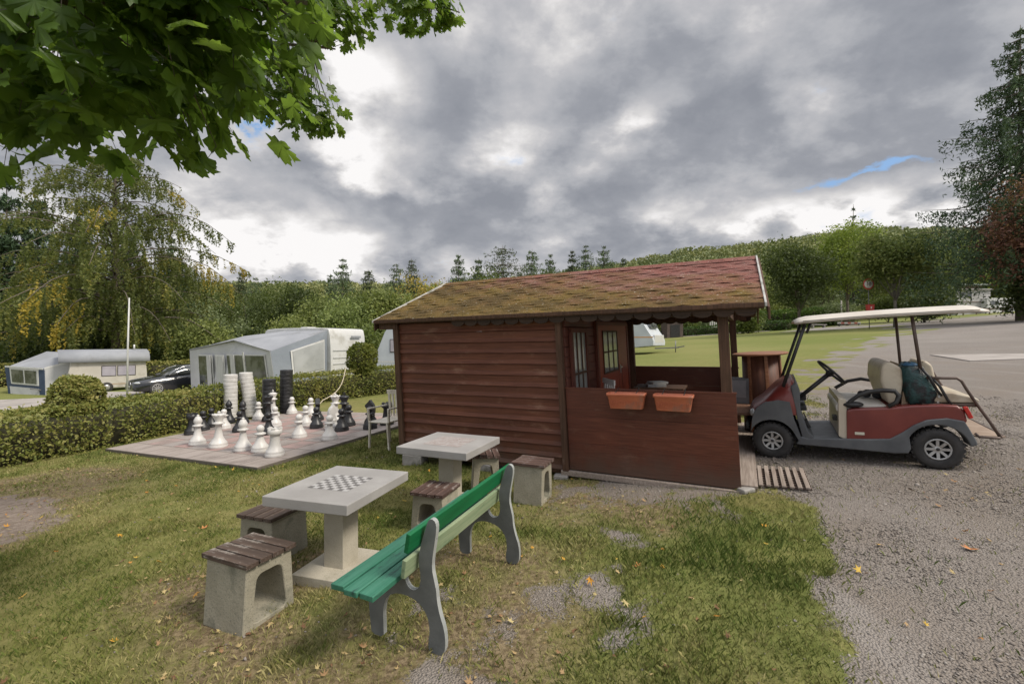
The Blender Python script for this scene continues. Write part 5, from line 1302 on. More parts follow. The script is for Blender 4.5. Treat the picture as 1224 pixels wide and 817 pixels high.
def dome(name, c, r, z0, z1, n, size, m, label):
    g0 = float(gz(*c)); t_ = thing(name, label, 'topiary', Vector((c[0], c[1], g0)))
    d = rg.normal(size=(n, 3)); d /= np.linalg.norm(d, axis=1, keepdims=True)
    p_ = np.sign(d)*np.abs(d)**.72; p_ /= np.maximum(np.abs(p_).max(1, keepdims=True), .0001)**.35
    q_ = p_/np.linalg.norm(p_, axis=1, keepdims=True)*(1+.0*d[:, :1]); hz = (z1-z0)/2
    k = 1+rg.normal(0, .045, (n, 1))+(vnoise(d[:, 0]*2+5, d[:, 2]*2+d[:, 1], 2.5, 3)[:, None]-.5)*.18
    C = q_*np.array([r, r, hz])*k*1.03+np.array([0, 0, (z0+z1)/2])
    V_, F_ = leaf_quads(C, n, size, rg); np_mesh('foliage', V_, F_, m, t_, tone=np.clip(rg.random(n)*.65+.12+.3*(vnoise(C[:, 0]*2, C[:, 2]*2, 1.5, 2)-.3), 0, 1))
    MB().ball((0, 0, (z0+z1)/2), (r*.86, r*.86, hz*.86), 16, 12).build('branch_core', earth, t_)
    MB().tube([(0, 0, 0), (0.02, 0, z0+.1)], .05, 8).build('trunk', twig, t_)
    return t_
dome('topiary_dome', (-8.75, 9.15), .41, .45, 1.46, 8000, .06, hedge_leaf, 'clipped loaf shaped bush rising from the hedge in front of the grey awning')
dome('topiary_dome', (-5.08, 15.45), .47, .72, 1.78, 6000, .065, hedge_yel, 'yellow green clipped ball on the hedge between the caravan and the hut')
# far hedges beyond the lawn
hedge_run('clipped_hedge', [(12, 64.2), (26, 62.2), (36, 58.9)], 1.6, 1.15, 9000, .22, hedge_dark, 'long low dark hedge beyond the lawn behind the porch', core=True)
hedge_run('clipped_hedge', [(34.5, 67), (39, 66.3), (47, 65)], 3.0, 2.6, 7000, .28, leafmat('bright hedge leaves', [(.05, .10, .015), (.11, .19, .03), (.18, .27, .05)], .25), 'tall bright green hedge behind the far dark one, under the round tree')
hedge_run('clipped_hedge', [(-40, 29), (-33, 33), (-23, 36), (-15, 38)], 1.3, 1.5, 12000, .16, hedge_leaf, 'hedge behind the grey caravan and the black car')

# ================================================================== CARAVANS, AWNINGS, CAR
cvan = mat('caravan white', (.52, .52, .51), (.60, .60, .585), 1.2, .35, .04, 8, stain=(.42, .41, .38), stain_scale=1.2, coat=.2)
cvan2 = mat('old cream caravan', (.44, .41, .36), (.52, .49, .44), 1.2, .45, .04, 8, stain=(.36, .33, .28), stain_scale=1.3)
tentg = mat('grey tent cloth', (.235, .245, .265), (.30, .31, .33), .8, .8, .3, 3, stain=(.20, .205, .21), stain_scale=.6, bdist=.05)
tentl = mat('light tent cloth', (.40, .405, .41), (.50, .505, .51), .8, .8, .3, 3, bdist=.05)
tentb = mat('blue grey tent cloth', (.19, .215, .25), (.23, .255, .29), 1, .8, .3, 3, bdist=.05)
navy = mat('navy tent cloth', (.030, .050, .095), (.045, .07, .12), 2, .75)
wglass = mat('dim window', (.040, .045, .045), (.12, .125, .12), 1.8, .10, spec=.9, contrast=(.4, .6))
curt = mat('pale curtain', (.40, .40, .40), (.52, .52, .51), 3, .8, stretch=(6, 6, .3))
lil = mat('lilac window sheet', (.30, .28, .33), (.37, .35, .39), 2, .4)
def caravan(name, M, L, W, H, label, body=cvan, front=+1, windows=(), stripe=None, nose=.55, skirt=.34, roofvent=True):
    """touring caravan: local x along its length (nose at +x when front=1), y across, near side at y=0"""
    t_ = thing(name, label, 'caravan', M)
    n0 = [(0, skirt), (L, skirt), (L+.02, skirt+.55), (L-nose*.35, H*.62), (L-nose*.75, H-.16), (L-nose-.18, H-.02), (L*.5, H+.015), (.30, H-.01), (.08, H-.14), (-.02, H*.6), (-.03, skirt+.3)]
    if front < 0: n0 = [(L-x, z) for x, z in n0]
    poly = smooth_poly(n0, 1)
    o = None
    import bmesh
    o = bevel_prism('body', poly, 0, W, body, .04, t_)
    for (x0_, x1_, za, zb, m_) in windows:
        wi = MB().box(((x0_+x1_)/2, -.012, (za+zb)/2), (x1_-x0_, .02, zb-za)).build('window_frame', cblk, t_, bevel=.01)
        MB().box(((x0_+x1_)/2, -.024, (za+zb)/2), (x1_-x0_-.07, .012, zb-za-.07)).build('pane', m_, wi)
    if stripe: MB().box((L/2, -.003, skirt+stripe[0]), (L*.99, .006, stripe[1])).build('stripe', stripe[2], t_)
    for xx in (L*.42, L*.42+.0):
        pass
    wo = MB().lathe([(.12, -.08), (.29, -.09), (.315, -.06), (.315, .06), (.29, .09), (.12, .08)], 22, (L*.48, .06, .31), M=Matrix.Rotation(PI/2, 3, 'X')).build('wheel', rub, t_)
    MB().lathe([(.17, .07), (.15, .10), (0, .10)], 18, (L*.48, .06, .31), M=Matrix.Rotation(PI/2, 3, 'X')).build('rim', rimm, wo)
    e = L if front > 0 else 0; s_ = front
    db_ = MB(); db_.bar((e-s_*.1, W*.25, skirt-.02), (e+s_*1.15, W*.5, skirt+.04), .07, .07); db_.bar((e-s_*.1, W*.75, skirt-.02), (e+s_*1.15, W*.5, skirt+.04), .07, .07); db_.bar((e+s_*1.1, W*.5, skirt+.05), (e+s_*1.5, W*.5, skirt+.12), .06, .06)
    db_.build('drawbar', mat('galvanised', (.13, .13, .13), (.20, .20, .20), 8, .5, metal=.5), t_)
    MB().tube([(e+s_*.95, W*.5+.1, 0.0), (e+s_*.95, W*.5+.1, skirt+.45)], .03, 8).build('jockey_wheel', mat('galvanised', 0), t_)
    if roofvent: MB().box((L*.45, W*.5, H+.05), (.55, .55, .09)).build('roof_vent', body, t_, bevel=.02)
    return t_
def tent(name, M, label, quads, cat='awning'):
    """quads: part name, material, 4 corner points; each cloth panel gets a little thickness"""
    t_ = thing(name, label, cat, M)
    for (nm, m_, pts, *lab) in quads:
        pts = [Vector(p) for p in pts]; nrm = (pts[1]-pts[0]).cross(pts[2]-pts[0]).normalized()*.012
        mb = MB(); n = len(pts); mb.add([p+nrm for p in pts]+[p-nrm for p in pts], [tuple(range(n)), tuple(range(2*n-1, n-1, -1))]+[(i, n+i, n+(i+1) % n, (i+1) % n) for i in range(n)])
        mb.build(nm, m_, t_)
    return t_
def at(px, py, Y): return P(px, py, Y)
def local(M, p): return M.inverted() @ p

# --- grey awning and old caravan at the far left
Yc = 28.0
M1 = Matrix.Translation(g3(*at(104, 470, Yc-.3).xy)) @ Matrix.Rotation(math.radians(46), 4, 'Z') @ Matrix.Translation((-.9, 0, 0))
L1 = 3.75; g1_ = M1.translation.z
def hz(px, py, Y, g): return at(px, py, Y).z-g
H1 = hz(140, 419, Yc, g1_)
cv1 = caravan('old_caravan', M1, L1, 2.2, H1-.36, 'old cream caravan under a grey awning roof at the far left', cvan2, -1,
        ((1.55, 2.25, 1.0, 1.65, lil), (2.30, 3.2, 1.0, 1.65, lil)), (.25, .05, mat('tan stripe', (.35, .25, .16))), .3, .25, False)
Zt = H1+.03
seg = [(-.25, -.10, Zt-.90), (-.25, .15, Zt-.42), (-.25, .7, Zt-.06), (-.25, 2.0, Zt+.05)]
mb = MB(); secs = []
for x_ in (-.35, L1*.5, L1+.15):
    e = -.02 if x_ > 0 else 0
    secs.append([Vector((x_, -.22, Zt-.72)), Vector((x_, -.17, Zt-.42)), Vector((x_, .12, Zt-.12)), Vector((x_, 1.1, Zt+.04)), Vector((x_, 2.3, Zt+.02)), Vector((x_, 2.3, Zt-.03)), Vector((x_, 1.1, Zt-.01)), Vector((x_, .14, Zt-.16)), Vector((x_, -.13, Zt-.44)), Vector((x_, -.18, Zt-.74))])
mb.loft(secs); mb.build('protective_roof', tentg, cv1, label='grey cloth roof curving over the caravan')
MB().tube([(L1*.86, .9, Zt), (L1*.86, .9, Zt+.34)], .05, 8).build('chimney', cvan, cv1)
# awning: front with window faces the camera left of the caravan, long grey side to its right
Aw = Matrix.Translation(g3(*at(54, 473, 27).xy)); ga_ = Aw.translation.z
fl, fr = at(12, 470, 27.6), at(54, 473, 27); br, bl = at(106, 470, 28.4), at(60, 468, 31)
LZ = lambda px, py, Y: local(Aw, at(px, py, Y))
gfl, gfr, gbr = LZ(14, 471, 27.6), LZ(54, 475, 27), LZ(107, 470, 28.3)
efl, efr, ebr, ebl = LZ(10, 438, 27.6), LZ(53, 441, 27), LZ(105, 428, 28.3), LZ(56, 420, 31)
tfr = efr
aw1 = tent('caravan_awning', Aw, 'grey tent awning with one white framed window and navy corners at the far left', [
    ('front_wall', tentg, (gfl, gfr, efr, efl)), ('side_wall', tentl, (gfr, gbr, ebr, efr)), ('roof', tentg, (efl, efr, ebr, LZ(104, 422, 28.6), ebl))])
def quad_on(a, b, c, d, u0, u1, v0, v1, off=.03):
    """part of a panel: a,b bottom edge, d,c top edge"""
    f = lambda u, v: (a.lerp(b, u)).lerp(d.lerp(c, u), v)
    n = (b-a).cross(d-a).normalized()*off
    return [f(u0, v0)+n, f(u1, v0)+n, f(u1, v1)+n, f(u0, v1)+n]
def addq(t_, nm, m_, pts, th=.012):
    nrm = (pts[1]-pts[0]).cross(pts[2]-pts[0]).normalized()*th; n = len(pts); mb = MB()
    mb.add([p+nrm for p in pts]+[p-nrm for p in pts], [tuple(range(n)), tuple(range(2*n-1, n-1, -1))]+[(i, n+i, n+(i+1) % n, (i+1) % n) for i in range(n)])
    return mb.build(nm, m_, t_)
fa = (gfl, gfr, efr, efl)
addq(aw1, 'corner_panel', navy, quad_on(*fa, -.08, .06, .0, .97)); addq(aw1, 'corner_panel', navy, quad_on(*fa, .86, 1.02, .05, .97)); addq(aw1, 'wall_band', navy, quad_on(*fa, .0, .9, .30, .37))
wf = addq(aw1, 'window_frame', cvan, quad_on(*fa, .06, .86, .40, .97, .05)); 
addq(wf, 'pane', wglass, quad_on(*fa, .11, .44, .46, .92, .07)); addq(wf, 'pane', wglass, quad_on(*fa, .49, .81, .46, .92, .07))
addq(aw1, 'roof_edge', cvan, [efl+Vector((-.1, -.1, -.02)), efr+Vector((0, -.1, -.02)), efr+Vector((0, -.1, .07)), efl+Vector((-.1, -.1, .07))])
addq(aw1, 'side_edge', cvan, [efr, ebr, ebr+Vector((0, 0, .12)), efr+Vector((0, 0, .1))], .02)
addq(aw1, 'lower_wall', tentl, quad_on(*fa, .0, .86, .03, .30, .035))

# --- middle awning with its white caravan
ar, al = at(330, 470, 20.0), at(229, 465, 23.2)
Am = Matrix.Translation(g3(ar.x, ar.y)); gr0 = float(gz(ar.x, ar.y)); gl0 = float(gz(al.x, al.y))
dirw = Vector((al.x-ar.x, al.y-ar.y, 0)); nb_ = Vector((-dirw.y, dirw.x, 0)).normalized()
if nb_.y < 0: nb_ = -nb_
dep = 2.7
R0 = Vector((0, 0, 0)); L0 = Vector((al.x-ar.x, al.y-ar.y, gl0-gr0)); 
er = at(323, 420, 20.0)-Am.translation; el_ = at(229, 418.5, 23.2)-Am.translation; el_ = Vector((L0.x-.05, L0.y-.05, el_.z)); er = Vector((er.x, er.y, er.z))
pk = at(279, 407, 21.4)-Am.translation; pk = Vector((L0.x*.46, L0.y*.46, pk.z))
bR = nb_*dep+Vector((.0, 0, .03)); bL = L0+nb_*dep
top_r = at(388, 400, ar.y+nb_.y*dep)-Am.translation; top_r = Vector((bR.x, bR.y, top_r.z+.02))
ptl = pk+nb_*dep; ptl.z = at(318, 395.5, (pk+nb_*dep+Am.translation).y)[2]-Am.translation.z
top_l = Vector((bL.x, bL.y, ptl.z-.25)); top_r.z = ptl.z-.02
t2 = tent('caravan_awning', Am, 'large grey and blue tent awning with a gabled front beside the white caravan', [
    ('front_wall', tentl, (R0, L0, el_, pk+Vector((.25, 0, .02)), er)), ('side_wall', tentb, (R0, bR, top_r, er)), ('far_wall', tentg, (L0, bL, top_l, el_)),
    ('roof', tentg, (er, top_r, ptl, pk)), ('roof', tentg, (pk, ptl, top_l, el_))])
fa = (L0, R0, er, el_)
def win2(u0, u1, v0, v1, glassm, par=t2):
    f_ = addq(par, 'window_frame', cvan, quad_on(*fa, u0, u1, v0, v1, -.03) if False else quad_on(*fa, u0, u1, v0, v1, .03)); addq(f_, 'pane', glassm, quad_on(*fa, u0+.008, u1-.008, v0+.03, v1-.03, .06)); return f_
win2(.13, .31, .14, .90, wglass); win2(.35, .46, .10, .90, curt); win2(.50, .70, .10, .92, wglass); win2(.72, .94, .12, .92, wglass)
w_ = addq(t2, 'curtain', curt, quad_on(*fa, .25, .30, .14, .88, .09)); addq(t2, 'curtain', curt, quad_on(*fa, .55, .60, .12, .90, .09)); addq(t2, 'pole', cvan, quad_on(*fa, .705, .72, .0, .98, .09))
fs = (R0, bR, top_r, er)
addq(t2, 'window_frame', cvan, quad_on(*fs, .30, .92, .28, .86, .09)); addq(t2, 'window_sheet', mat('milky window', (.30, .31, .31), (.38, .39, .39), 1.2, .3), quad_on(*fs, .33, .90, .31, .83, .12))
addq(t2, 'mud_flap', navy, quad_on(*fa, .0, 1.0, -.02, .08, .04))
mb = MB(); mb.tube([el_+Vector((0, 0, .02)), pk+Vector((0, 0, .02)), er+Vector((0, 0, .02))], .035, 6); mb.build('roof_edge', tentg, t2)
# caravan behind it: near end towards the camera's right
cdr = -dirw.normalized()
CM2 = Matrix.Translation(Vector((Am.translation.x, Am.translation.y, gr0+.0))+nb_*dep) @ Matrix.Rotation(math.atan2(cdr.y, cdr.x), 4, 'Z')
h2 = at(405, 392.5, 24.2).z-gr0
cv2 = caravan('white_caravan', CM2 @ Matrix.Translation((-5.3, 0, 0)), 5.55, 2.25, h2-.0, 'white caravan with ribbed end wall attached to the gabled awning', cvan, -1, (), None, .5, .36)
# ribbed end wall
for i, zz in enumerate((.75, 1.05, 1.35, 1.72)): MB().box((5.60, 1.12, zz), (.02, 2.0, .025)).build('rib', curt, cv2)
MB().box((5.60, 1.55, h2-.45), (.03, .65, .11)).build('vent', tentg, cv2, bevel=.01)
MB().box((5.62, 2.05, .6), (.03, .12, .35)).build('tail_light', mat('red lens', 0), cv2)
# third caravan half hidden by the hut's left corner
p3 = at(452, 440, 22.5)
cv3 = caravan('white_caravan', Matrix.Translation(g3(p3.x-.25, 22.5)) @ Matrix.Rotation(math.radians(-4), 4, 'Z'), 5.2, 2.2, at(470, 387, 22.5).z-float(gz(p3.x, 22.5)), 'caravan peeping out between the clipped ball and the left end of the hut', mat('pale blue grey caravan', (.36, .39, .44), (.43, .46, .50), 1.2, .4), -1,
        ((.85, 1.75, 1.35, 2.0, lil),), (.55, .06, curt), .9, .34)
# fourth caravan seen through the porch
p4 = at(790, 424, 27.2); 
cv4 = caravan('white_caravan', Matrix.Translation(g3(p4.x-.45, 27.2)) @ Matrix.Rotation(math.radians(-36), 4, 'Z') @ Matrix.Translation((-5.9, 0, 0)), 5.9, 2.2, 2.35, 'caravan with an orange stripe parked on the lawn, seen through the porch', mat('bluish white caravan', (.44, .47, .50), (.52, .55, .57), 1.2, .4), +1,
        ((3.4, 4.3, 1.25, 1.8, wglass),), (.66, .07, mat('orange stripe', (.55, .28, .10), rough=.5)), 1.05, .36)
MB().box((5.52, 1.1, 1.78), (.05, 1.3, .42), Matrix.Rotation(-.42, 3, 'Y')).build('front_window', wglass, cv4, bevel=.03)
MB().box((5.86, 1.1, .92), (.12, 1.7, .5)).build('gas_locker', cvan, cv4, bevel=.04)

# --- black estate car
KM = Matrix.Translation(g3(-18.5, 22.3)) @ Matrix.Rotation(math.atan2(.8, .6), 4, 'Z')     # local x from nose to tail, near side y=0 towards the camera right
car = thing('parked_car', 'black estate car parked nose out beside the gabled awning', 'car', KM)
paint = mat('black car paint', (.010, .011, .014), (.014, .015, .018), 3, .18, coat=.6, spec=.6)
CL, CWd = 4.85, 1.84
def csec(x, zlo, zhi, zside, half, th):  # one cross section of the lower body, y across
    pts = []
    for s_ in (-1, 1):
        col_ = [(half*.94, zlo), (half, zlo+.12), (half*1.0, zside*.7), (half*.97, zside), (half*.80, zhi-.01), (half*.4, zhi+.012)]
        if s_ < 0: pts += [Vector((x, CWd/2-a, b)) for a, b in col_]
        else: pts += [Vector((x, CWd/2+a, b)) for a, b in col_[::-1]]
    return pts
secs = [csec(*a, 0) for a in ((.0, .28, .58, .52, .62), (.06, .22, .66, .60, .76), (.22, .20, .74, .66, .86), (.7, .20, .83, .74, .91), (1.35, .20, .93, .82, .92), (2.4, .20, .97, .88, .92), (3.6, .20, .99, .90, .92), (4.4, .22, 1.0, .90, .89), (4.75, .28, .98, .88, .82), (4.85, .36, .90, .80, .74))]
MB().loft(secs).build('body', paint, car)
cab = []
for (x, zt, hw) in ((1.30, .95, .72), (1.75, 1.25, .66), (2.15, 1.42, .60), (2.8, 1.465, .59), (3.6, 1.44, .58), (4.15, 1.32, .58), (4.60, .99, .66)):
    cab.append([Vector((x, CWd/2-.80, .93)), Vector((x, CWd/2-(.80+hw)/2-.03, (.93+zt)/2+.03)), Vector((x, CWd/2-hw, zt-.03)), Vector((x, CWd/2-hw*.5, zt+.005)), Vector((x, CWd/2+hw*.5, zt+.005)), Vector((x, CWd/2+hw, zt-.03)), Vector((x, CWd/2+(.80+hw)/2+.03, (.93+zt)/2+.03)), Vector((x, CWd/2+.80, .93))])
ch = MB().loft(cab).build('cabin', mat('dark car glass', (.035, .040, .040), (.06, .065, .065), 2, .05, spec=1.0), car)
rf = [[Vector((p.x, p.y, p.z+.012)) for p in s[2:6]]+[Vector((p.x, p.y, p.z-.02)) for p in s[2:6]][::-1] for s in cab[2:6]]
MB().loft(rf).build('roof', paint, car)
chm = mat('chrome trim', (.55, .55, .56), rough=.2, metal=.9)
for s_, yy in ((-1, .0), (1, CWd)):
    y1s = [CWd/2+s_*(hw+.025) for hw in (.80, .66, .60, .59, .58, .58, .66)]
    MB().tube([Vector((1.45, CWd/2+s_*.815, .96)), Vector((1.80, CWd/2+s_*.72, 1.26)), Vector((2.2, CWd/2+s_*.64, 1.40)), Vector((3.0, CWd/2+s_*.62, 1.43)), Vector((4.0, CWd/2+s_*.62, 1.34)), Vector((4.45, CWd/2+s_*.76, 1.0))], .016, 6).build('window_trim', chm, car)
    for x in (2.55, 3.55): MB().bar((x, CWd/2+s_*.83, .95), (x+.12, CWd/2+s_*.625, 1.42), .07, .02).build('door_pillar', paint, car)
    MB().ball((1.75, CWd/2+s_*1.0, 1.03), (.07, .10, .07), 12, 8).build('wing_mirror', paint, car)
    for x in (2.35, 3.3): MB().box((x, CWd/2+s_*.925, .80), (.18, .03, .03)).build('door_handle', chm, car, bevel=.008)
    for x in (.92, 3.78):
        wo = MB().lathe([(.19, -.10), (.30, -.11), (.325, -.08), (.325, .08), (.30, .11), (.19, .10)], 28, (x, CWd/2+s_*.83, .325), M=Matrix.Rotation(PI/2, 3, 'X')).build('wheel', rub, car)
        q_ = MB()
        for k in range(10):
            a = 2*PI*k/10; q_.bar((x, CWd/2+s_*.945, .325), (x+.21*math.cos(a), CWd/2+s_*.945, .325+.21*math.sin(a)), .035, .02, up=(0, 1, 0))
        q_.tube([Vector((x+.215*math.cos(2*PI*k/20), CWd/2+s_*.945, .325+.215*math.sin(2*PI*k/20))) for k in range(20)], .018, 6, closed=True); q_.build('rim', rimm, wo)
    MB().ball((.22, CWd/2+s_*.68, .635), (.20, .17, .065), 14, 8).build('headlight', mat('clear headlight', (.42, .44, .46), rough=.08, spec=1), car)
    MB().box((.07, CWd/2+s_*.62, .33), (.10, .34, .10)).build('lower_intake', cblk, car, bevel=.02)
gl_ = MB(); gl_.box((.015, CWd/2, .52), (.05, .62, .26)); gr2 = gl_.build('grille', cblk, car, bevel=.02)
MB().tube([Vector((-.015, CWd/2+a, b)) for a, b in ((-.32, .66), (.32, .66), (.30, .42), (.20, .34), (-.20, .34), (-.30, .42))], .014, 6, closed=True).build('surround', chm, gr2)
MB().box((-.022, CWd/2, .45), (.015, .50, .10)).build('number_plate', mat('plate grey white', (.50, .50, .48), rough=.5), car, bevel=.003)

# flag pole
t_ = thing('flagpole', 'bare white flagpole in front of the old caravan', 'flagpole', frame(g3(*at(152, 472, 21.5).xy), 0, lean=False))
MB().tube([(0, 0, 0), (.03, 0, 2.4), (.10, 0, 4.75)], [.045, .04, .03], 8).build('pole', mat('white pole paint', (.50, .50, .49), (.58, .58, .57), 3, .5), t_)
MB().box((0, 0, .03), (.3, .3, .06)).build('foot', stonem, t_)

# ================================================================== FAR RIGHT: sign, bin, sheds, fence, parked vehicles, low buildings
rs = at(1038, 384, 44)
SM_ = frame(g3(rs.x, 44), 0, lean=False); sg = thing('speed_sign', 'round white speed sign with a red rim on a grey pole by the lawn corner', 'sign', SM_)
top = at(1036, 339.5, 44).z-SM_.translation.z
redp = mat('sign red', (.46, .05, .04), (.52, .07, .06), 5, .5); whp = mat('sign white', (.60, .58, .55), rough=.5)
MB().tube([(0.12, .03, 0), (0, .03, top+.45)], .035, 8).build('pole', mat('galvanised', 0), sg)
Rx = Matrix.Rotation(PI/2, 3, 'X')
fc_ = MB().lathe([(0, 0), (.53, 0), (.53, .02), (0, .02)], 36, (0, 0, top), M=Rx).build('face', redp, sg)
MB().lathe([(0, .001), (.40, .001), (.40, .026), (0, .026)], 36, (0, 0, top), M=Rx).build('white_disc', whp, fc_)
def text(s, size, m, parent, M, name='lettering', ext=.004):
    cu = bpy.data.curves.new(name, 'FONT'); cu.body = s; cu.size = size; cu.extrude = ext; cu.align_x = 'CENTER'; cu.align_y = 'CENTER'; tmp_ = bpy.data.objects.new(name, cu); COL.objects.link(tmp_); bpy.context.view_layer.update()
    me = bpy.data.meshes.new_from_object(tmp_.evaluated_get(bpy.context.evaluated_depsgraph_get())); bpy.data.objects.remove(tmp_); me.materials.clear(); me.materials.append(m)
    o = bpy.data.objects.new(name, me); COL.objects.link(o); o.parent = parent; o.matrix_basis = M; return o
text('10', .52, cblk, fc_, Matrix.Translation((0, -.032, top)) @ Matrix.Rotation(PI/2, 4, 'X'))
bn_ = thing('red_box', 'red box with a small white mark hung on the speed sign pole', 'bin', SM_ @ Matrix.Translation((.06, 0, at(1037, 368, 44).z-SM_.translation.z)))
MB().box((0, -.12, 0), (.62, .30, .52), taper=1.06).build('box', redp, bn_, bevel=.03)
MB().box((0, -.12, .30), (.70, .36, .06)).build('lid', redp, bn_, bevel=.02); MB().box((0, -.285, .02), (.12, .01, .20)).build('mark', whp, bn_)

def shed(name, px, base_py, Y, wpx, hpx, label, wallm, roofm_, cat='shed', door=True, dp=2.5, gable_=True):
    p = at(px, base_py, Y); g_ = float(gz(p.x, Y)); W_ = wpx/F*Y; H_ = hpx/F*Y
    t_ = thing(name, label, cat, Matrix.Translation((p.x, Y, g_-.1)))
    hz_ = p.z-g_+.1+H_
    hw = hz_*.78
    MB().box((0, dp/2, hw/2), (W_, dp, hw)).build('wall', wallm, t_, bevel=.01)
    if gable_: MB().prism([(-W_*.56, hw-.03), (0, hz_), (W_*.56, hw-.03), (W_*.56, hw+.05), (0, hz_+.09), (-W_*.56, hw+.05)], 1, -.25, dp+.2).build('roof', roofm_, t_)
    else: MB().box((0, dp/2, hw+.06), (W_*1.1, dp+.4, .12)).build('roof', roofm_, t_, bevel=.01)
    if door: MB().box((0, -.02, hw*.42), (W_*.6, .04, hw*.75)).build('door', cblk, t_, bevel=.01)
    return t_
greywood = wood('grey shed boards', (.22, .20, .18), (.33, .30, .27), 'z', 20, .8, .4)
shed('garden_shed', 807, 400, 60, 19, 22, 'small grey shed with dark doorway beyond the lawn, seen under the porch roof', mat('shed dark', (.07, .05, .045), (.11, .08, .07), 4, .8), mat('shed roof grey', (.24, .23, .23), (.32, .31, .30), 3, .8), door=True)
# white picket fence
pf_ = at(849, 388, 63); fe = thing('picket_fence', 'short white picket fence rising above the far dark hedge', 'fence', Matrix.Translation(g3(pf_.x, 63)))
zt = at(849, 377.5, 63).z-fe.location.z if False else at(849, 377.5, 63).z-float(gz(pf_.x, 63))
mb = MB()
for i in range(7): mb.box((i*.27, 0, zt/2), (.13, .03, zt))
mb.build('picket', whp, fe); mb = MB(); mb.box((.8, .03, zt*.8), (1.9, .03, .09)); mb.build('rail', whp, fe)
# parked vans beyond the hedge
def far_van(px, py, Y, L, H, label, m_, name='parked_van'):
    p = at(px, py, Y); t_ = thing(name, label, 'van', Matrix.Translation(g3(p.x, Y, -.05)))
    zoff = 0
    bevel_prism('body', smooth_poly([(0, .35), (L, .35), (L, H*.50), (L-.15, H*.62), (L-.9, H*.97), (L-1.6, H), (.2, H), (0, H*.9)], 1), 0, 1.9, m_, .06, t_)
    MB().prism([(L-1.0, H*.90), (L-1.6, H*.92), (L-1.6, H*.62), (L-.45, H*.62)], 1, -.015, 0.0).build('side_window', wglass, t_)
    MB().box((L*.38, -.01, H*.76), (L*.4, .02, H*.26)).build('side_window', wglass, t_, bevel=.01)
    for x in (L*.18, L*.8): MB().lathe([(.0, -.1), (.34, -.1), (.34, .1), (0, .1)], 20, (x, .08, .34), M=Rx).build('wheel', rub, t_)
    return t_
far_van(984, 385, 66, 3.9, 1.9, 'pale rounded van roof showing behind the lawn edge left of the sign', mat('pale grey paint', (.42, .43, .43), rough=.35))
far_van(914, 392, 66, 2.0, 2.3, 'small white vehicle peeping past the barge board of the hut', cvan)
pw_ = mat('dull white', (.33, .32, .31), rough=.6)
# low barrier in red and white under the trees
t_ = thing('barrier', 'low red and white barrier lying along the far edge of the lawn', 'barrier', Matrix.Translation(g3(at(1003, 384, 58).x, 58)))
for i in range(7): MB().box((i*.42, 0, .45), (.42, .10, .22)).build('panel', mat('faded red', (.26, .08, .07), rough=.6) if i % 2 else pw_, t_)
for x in (.0, 2.5): MB().box((x, 0, .2), (.1, .12, .4)).build('foot', cblk, t_)
p = at(978, 392, 57); t_ = thing('concrete_bench', 'grey bench seat just left of the far barrier', 'bench', Matrix.Translation(g3(p.x, 57)))
MB().box((0, 0, .45), (1.9, .45, .12)).build('seat', stonem, t_); MB().box((-.7, 0, .2), (.15, .4, .4)).build('leg', stonem, t_); MB().box((.7, 0, .2), (.15, .4, .4)).build('leg', stonem, t_)
for px, Y, h_, lab in ((1006, 62, 3.4, 'thin pale post left of the speed sign'),):
    p = at(px, 385, Y); t_ = MB().tube([(0, 0, 0), (-.05, 0, h_)], .09, 8).build('post', mat('birch bark', (.42, .40, .36), (.55, .53, .49), 3, .7), M=Matrix.Translation(g3(p.x, Y))); tag(t_, lab, 'post')
# low pale building with a flat roof, a long trailer beside it
def wallblock(px0, px1, pyt, pyb, Y, dp, m_, name, lab, cat, extra=None):
    a, b = at(px0, pyb, Y), at(px1, pyb, Y); g_ = min(float(gz(a.x, Y)), float(gz(b.x, Y)))-.3; zt_ = at(px0, pyt, Y).z
    t_ = thing(name, lab, cat, Matrix.Translation((a.x, Y, g_)))
    MB().box(((b.x-a.x)/2, dp/2, (zt_-g_)/2), (b.x-a.x, dp, zt_-g_)).build('wall', m_, t_, bevel=.03); return t_, b.x-a.x, zt_-g_
pw = mat('pale render', (.33, .32, .31), (.42, .41, .40), 1, .8)
t_, W_, H_ = wallblock(1131, 1176, 341, 372, 80, 6, mat('brown cladding', (.12, .085, .065), (.18, .13, .10), 2, .8), 'site_building', 'low brown building with a thin pale green flat roof at the far right', 'building')
MB().box((W_/2, 2.8, H_+.1), (W_+1.0, 7, .28)).build('roof', mat('pale green roof', (.22, .26, .22), (.30, .33, .28), 2, .6), t_)
MB().box((W_*.55, -.03, H_*.62), (W_*.5, .06, H_*.35)).build('window', wglass, t_); 
for i in range(3): MB().box((W_*.55, -.08, H_*(.5+.12*i)), (W_*.52, .05, .07)).build('shutter_rail', pw, t_)
t_, W_, H_ = wallblock(1144, 1184, 346, 372, 76, 2.5, pw, 'mobile_home', 'pale mobile home with a dark window strip behind the golf cart roof', 'mobile home')
MB().box((W_*.25, -.03, H_*.80), (W_*.36, .06, .7)).build('window', wglass, t_); MB().box((W_*.5, -.04, H_*.55), (W_*1.0, .05, .10)).build('trim', mat('brown cladding', 0), t_)
MB().box((W_/2, 1.2, H_+.05), (W_+.4, 3.0, .15)).build('roof', pw, t_)
t_, W_, H_ = wallblock(1180, 1216, 356, 371, 75, 2.3, cvan, 'white_trailer', 'long white trailer under the dark red tree at the far right', 'trailer')
MB().box((W_*.5, -.03, H_*.35), (W_*.98, .04, .12)).build('stripe', tentg, t_); MB().box((W_*.25, -.03, H_*.72), (1.4, .05, .6)).build('window', wglass, t_)
mb = MB(); a, b = at(1120, 372, 70), at(1230, 368, 70)
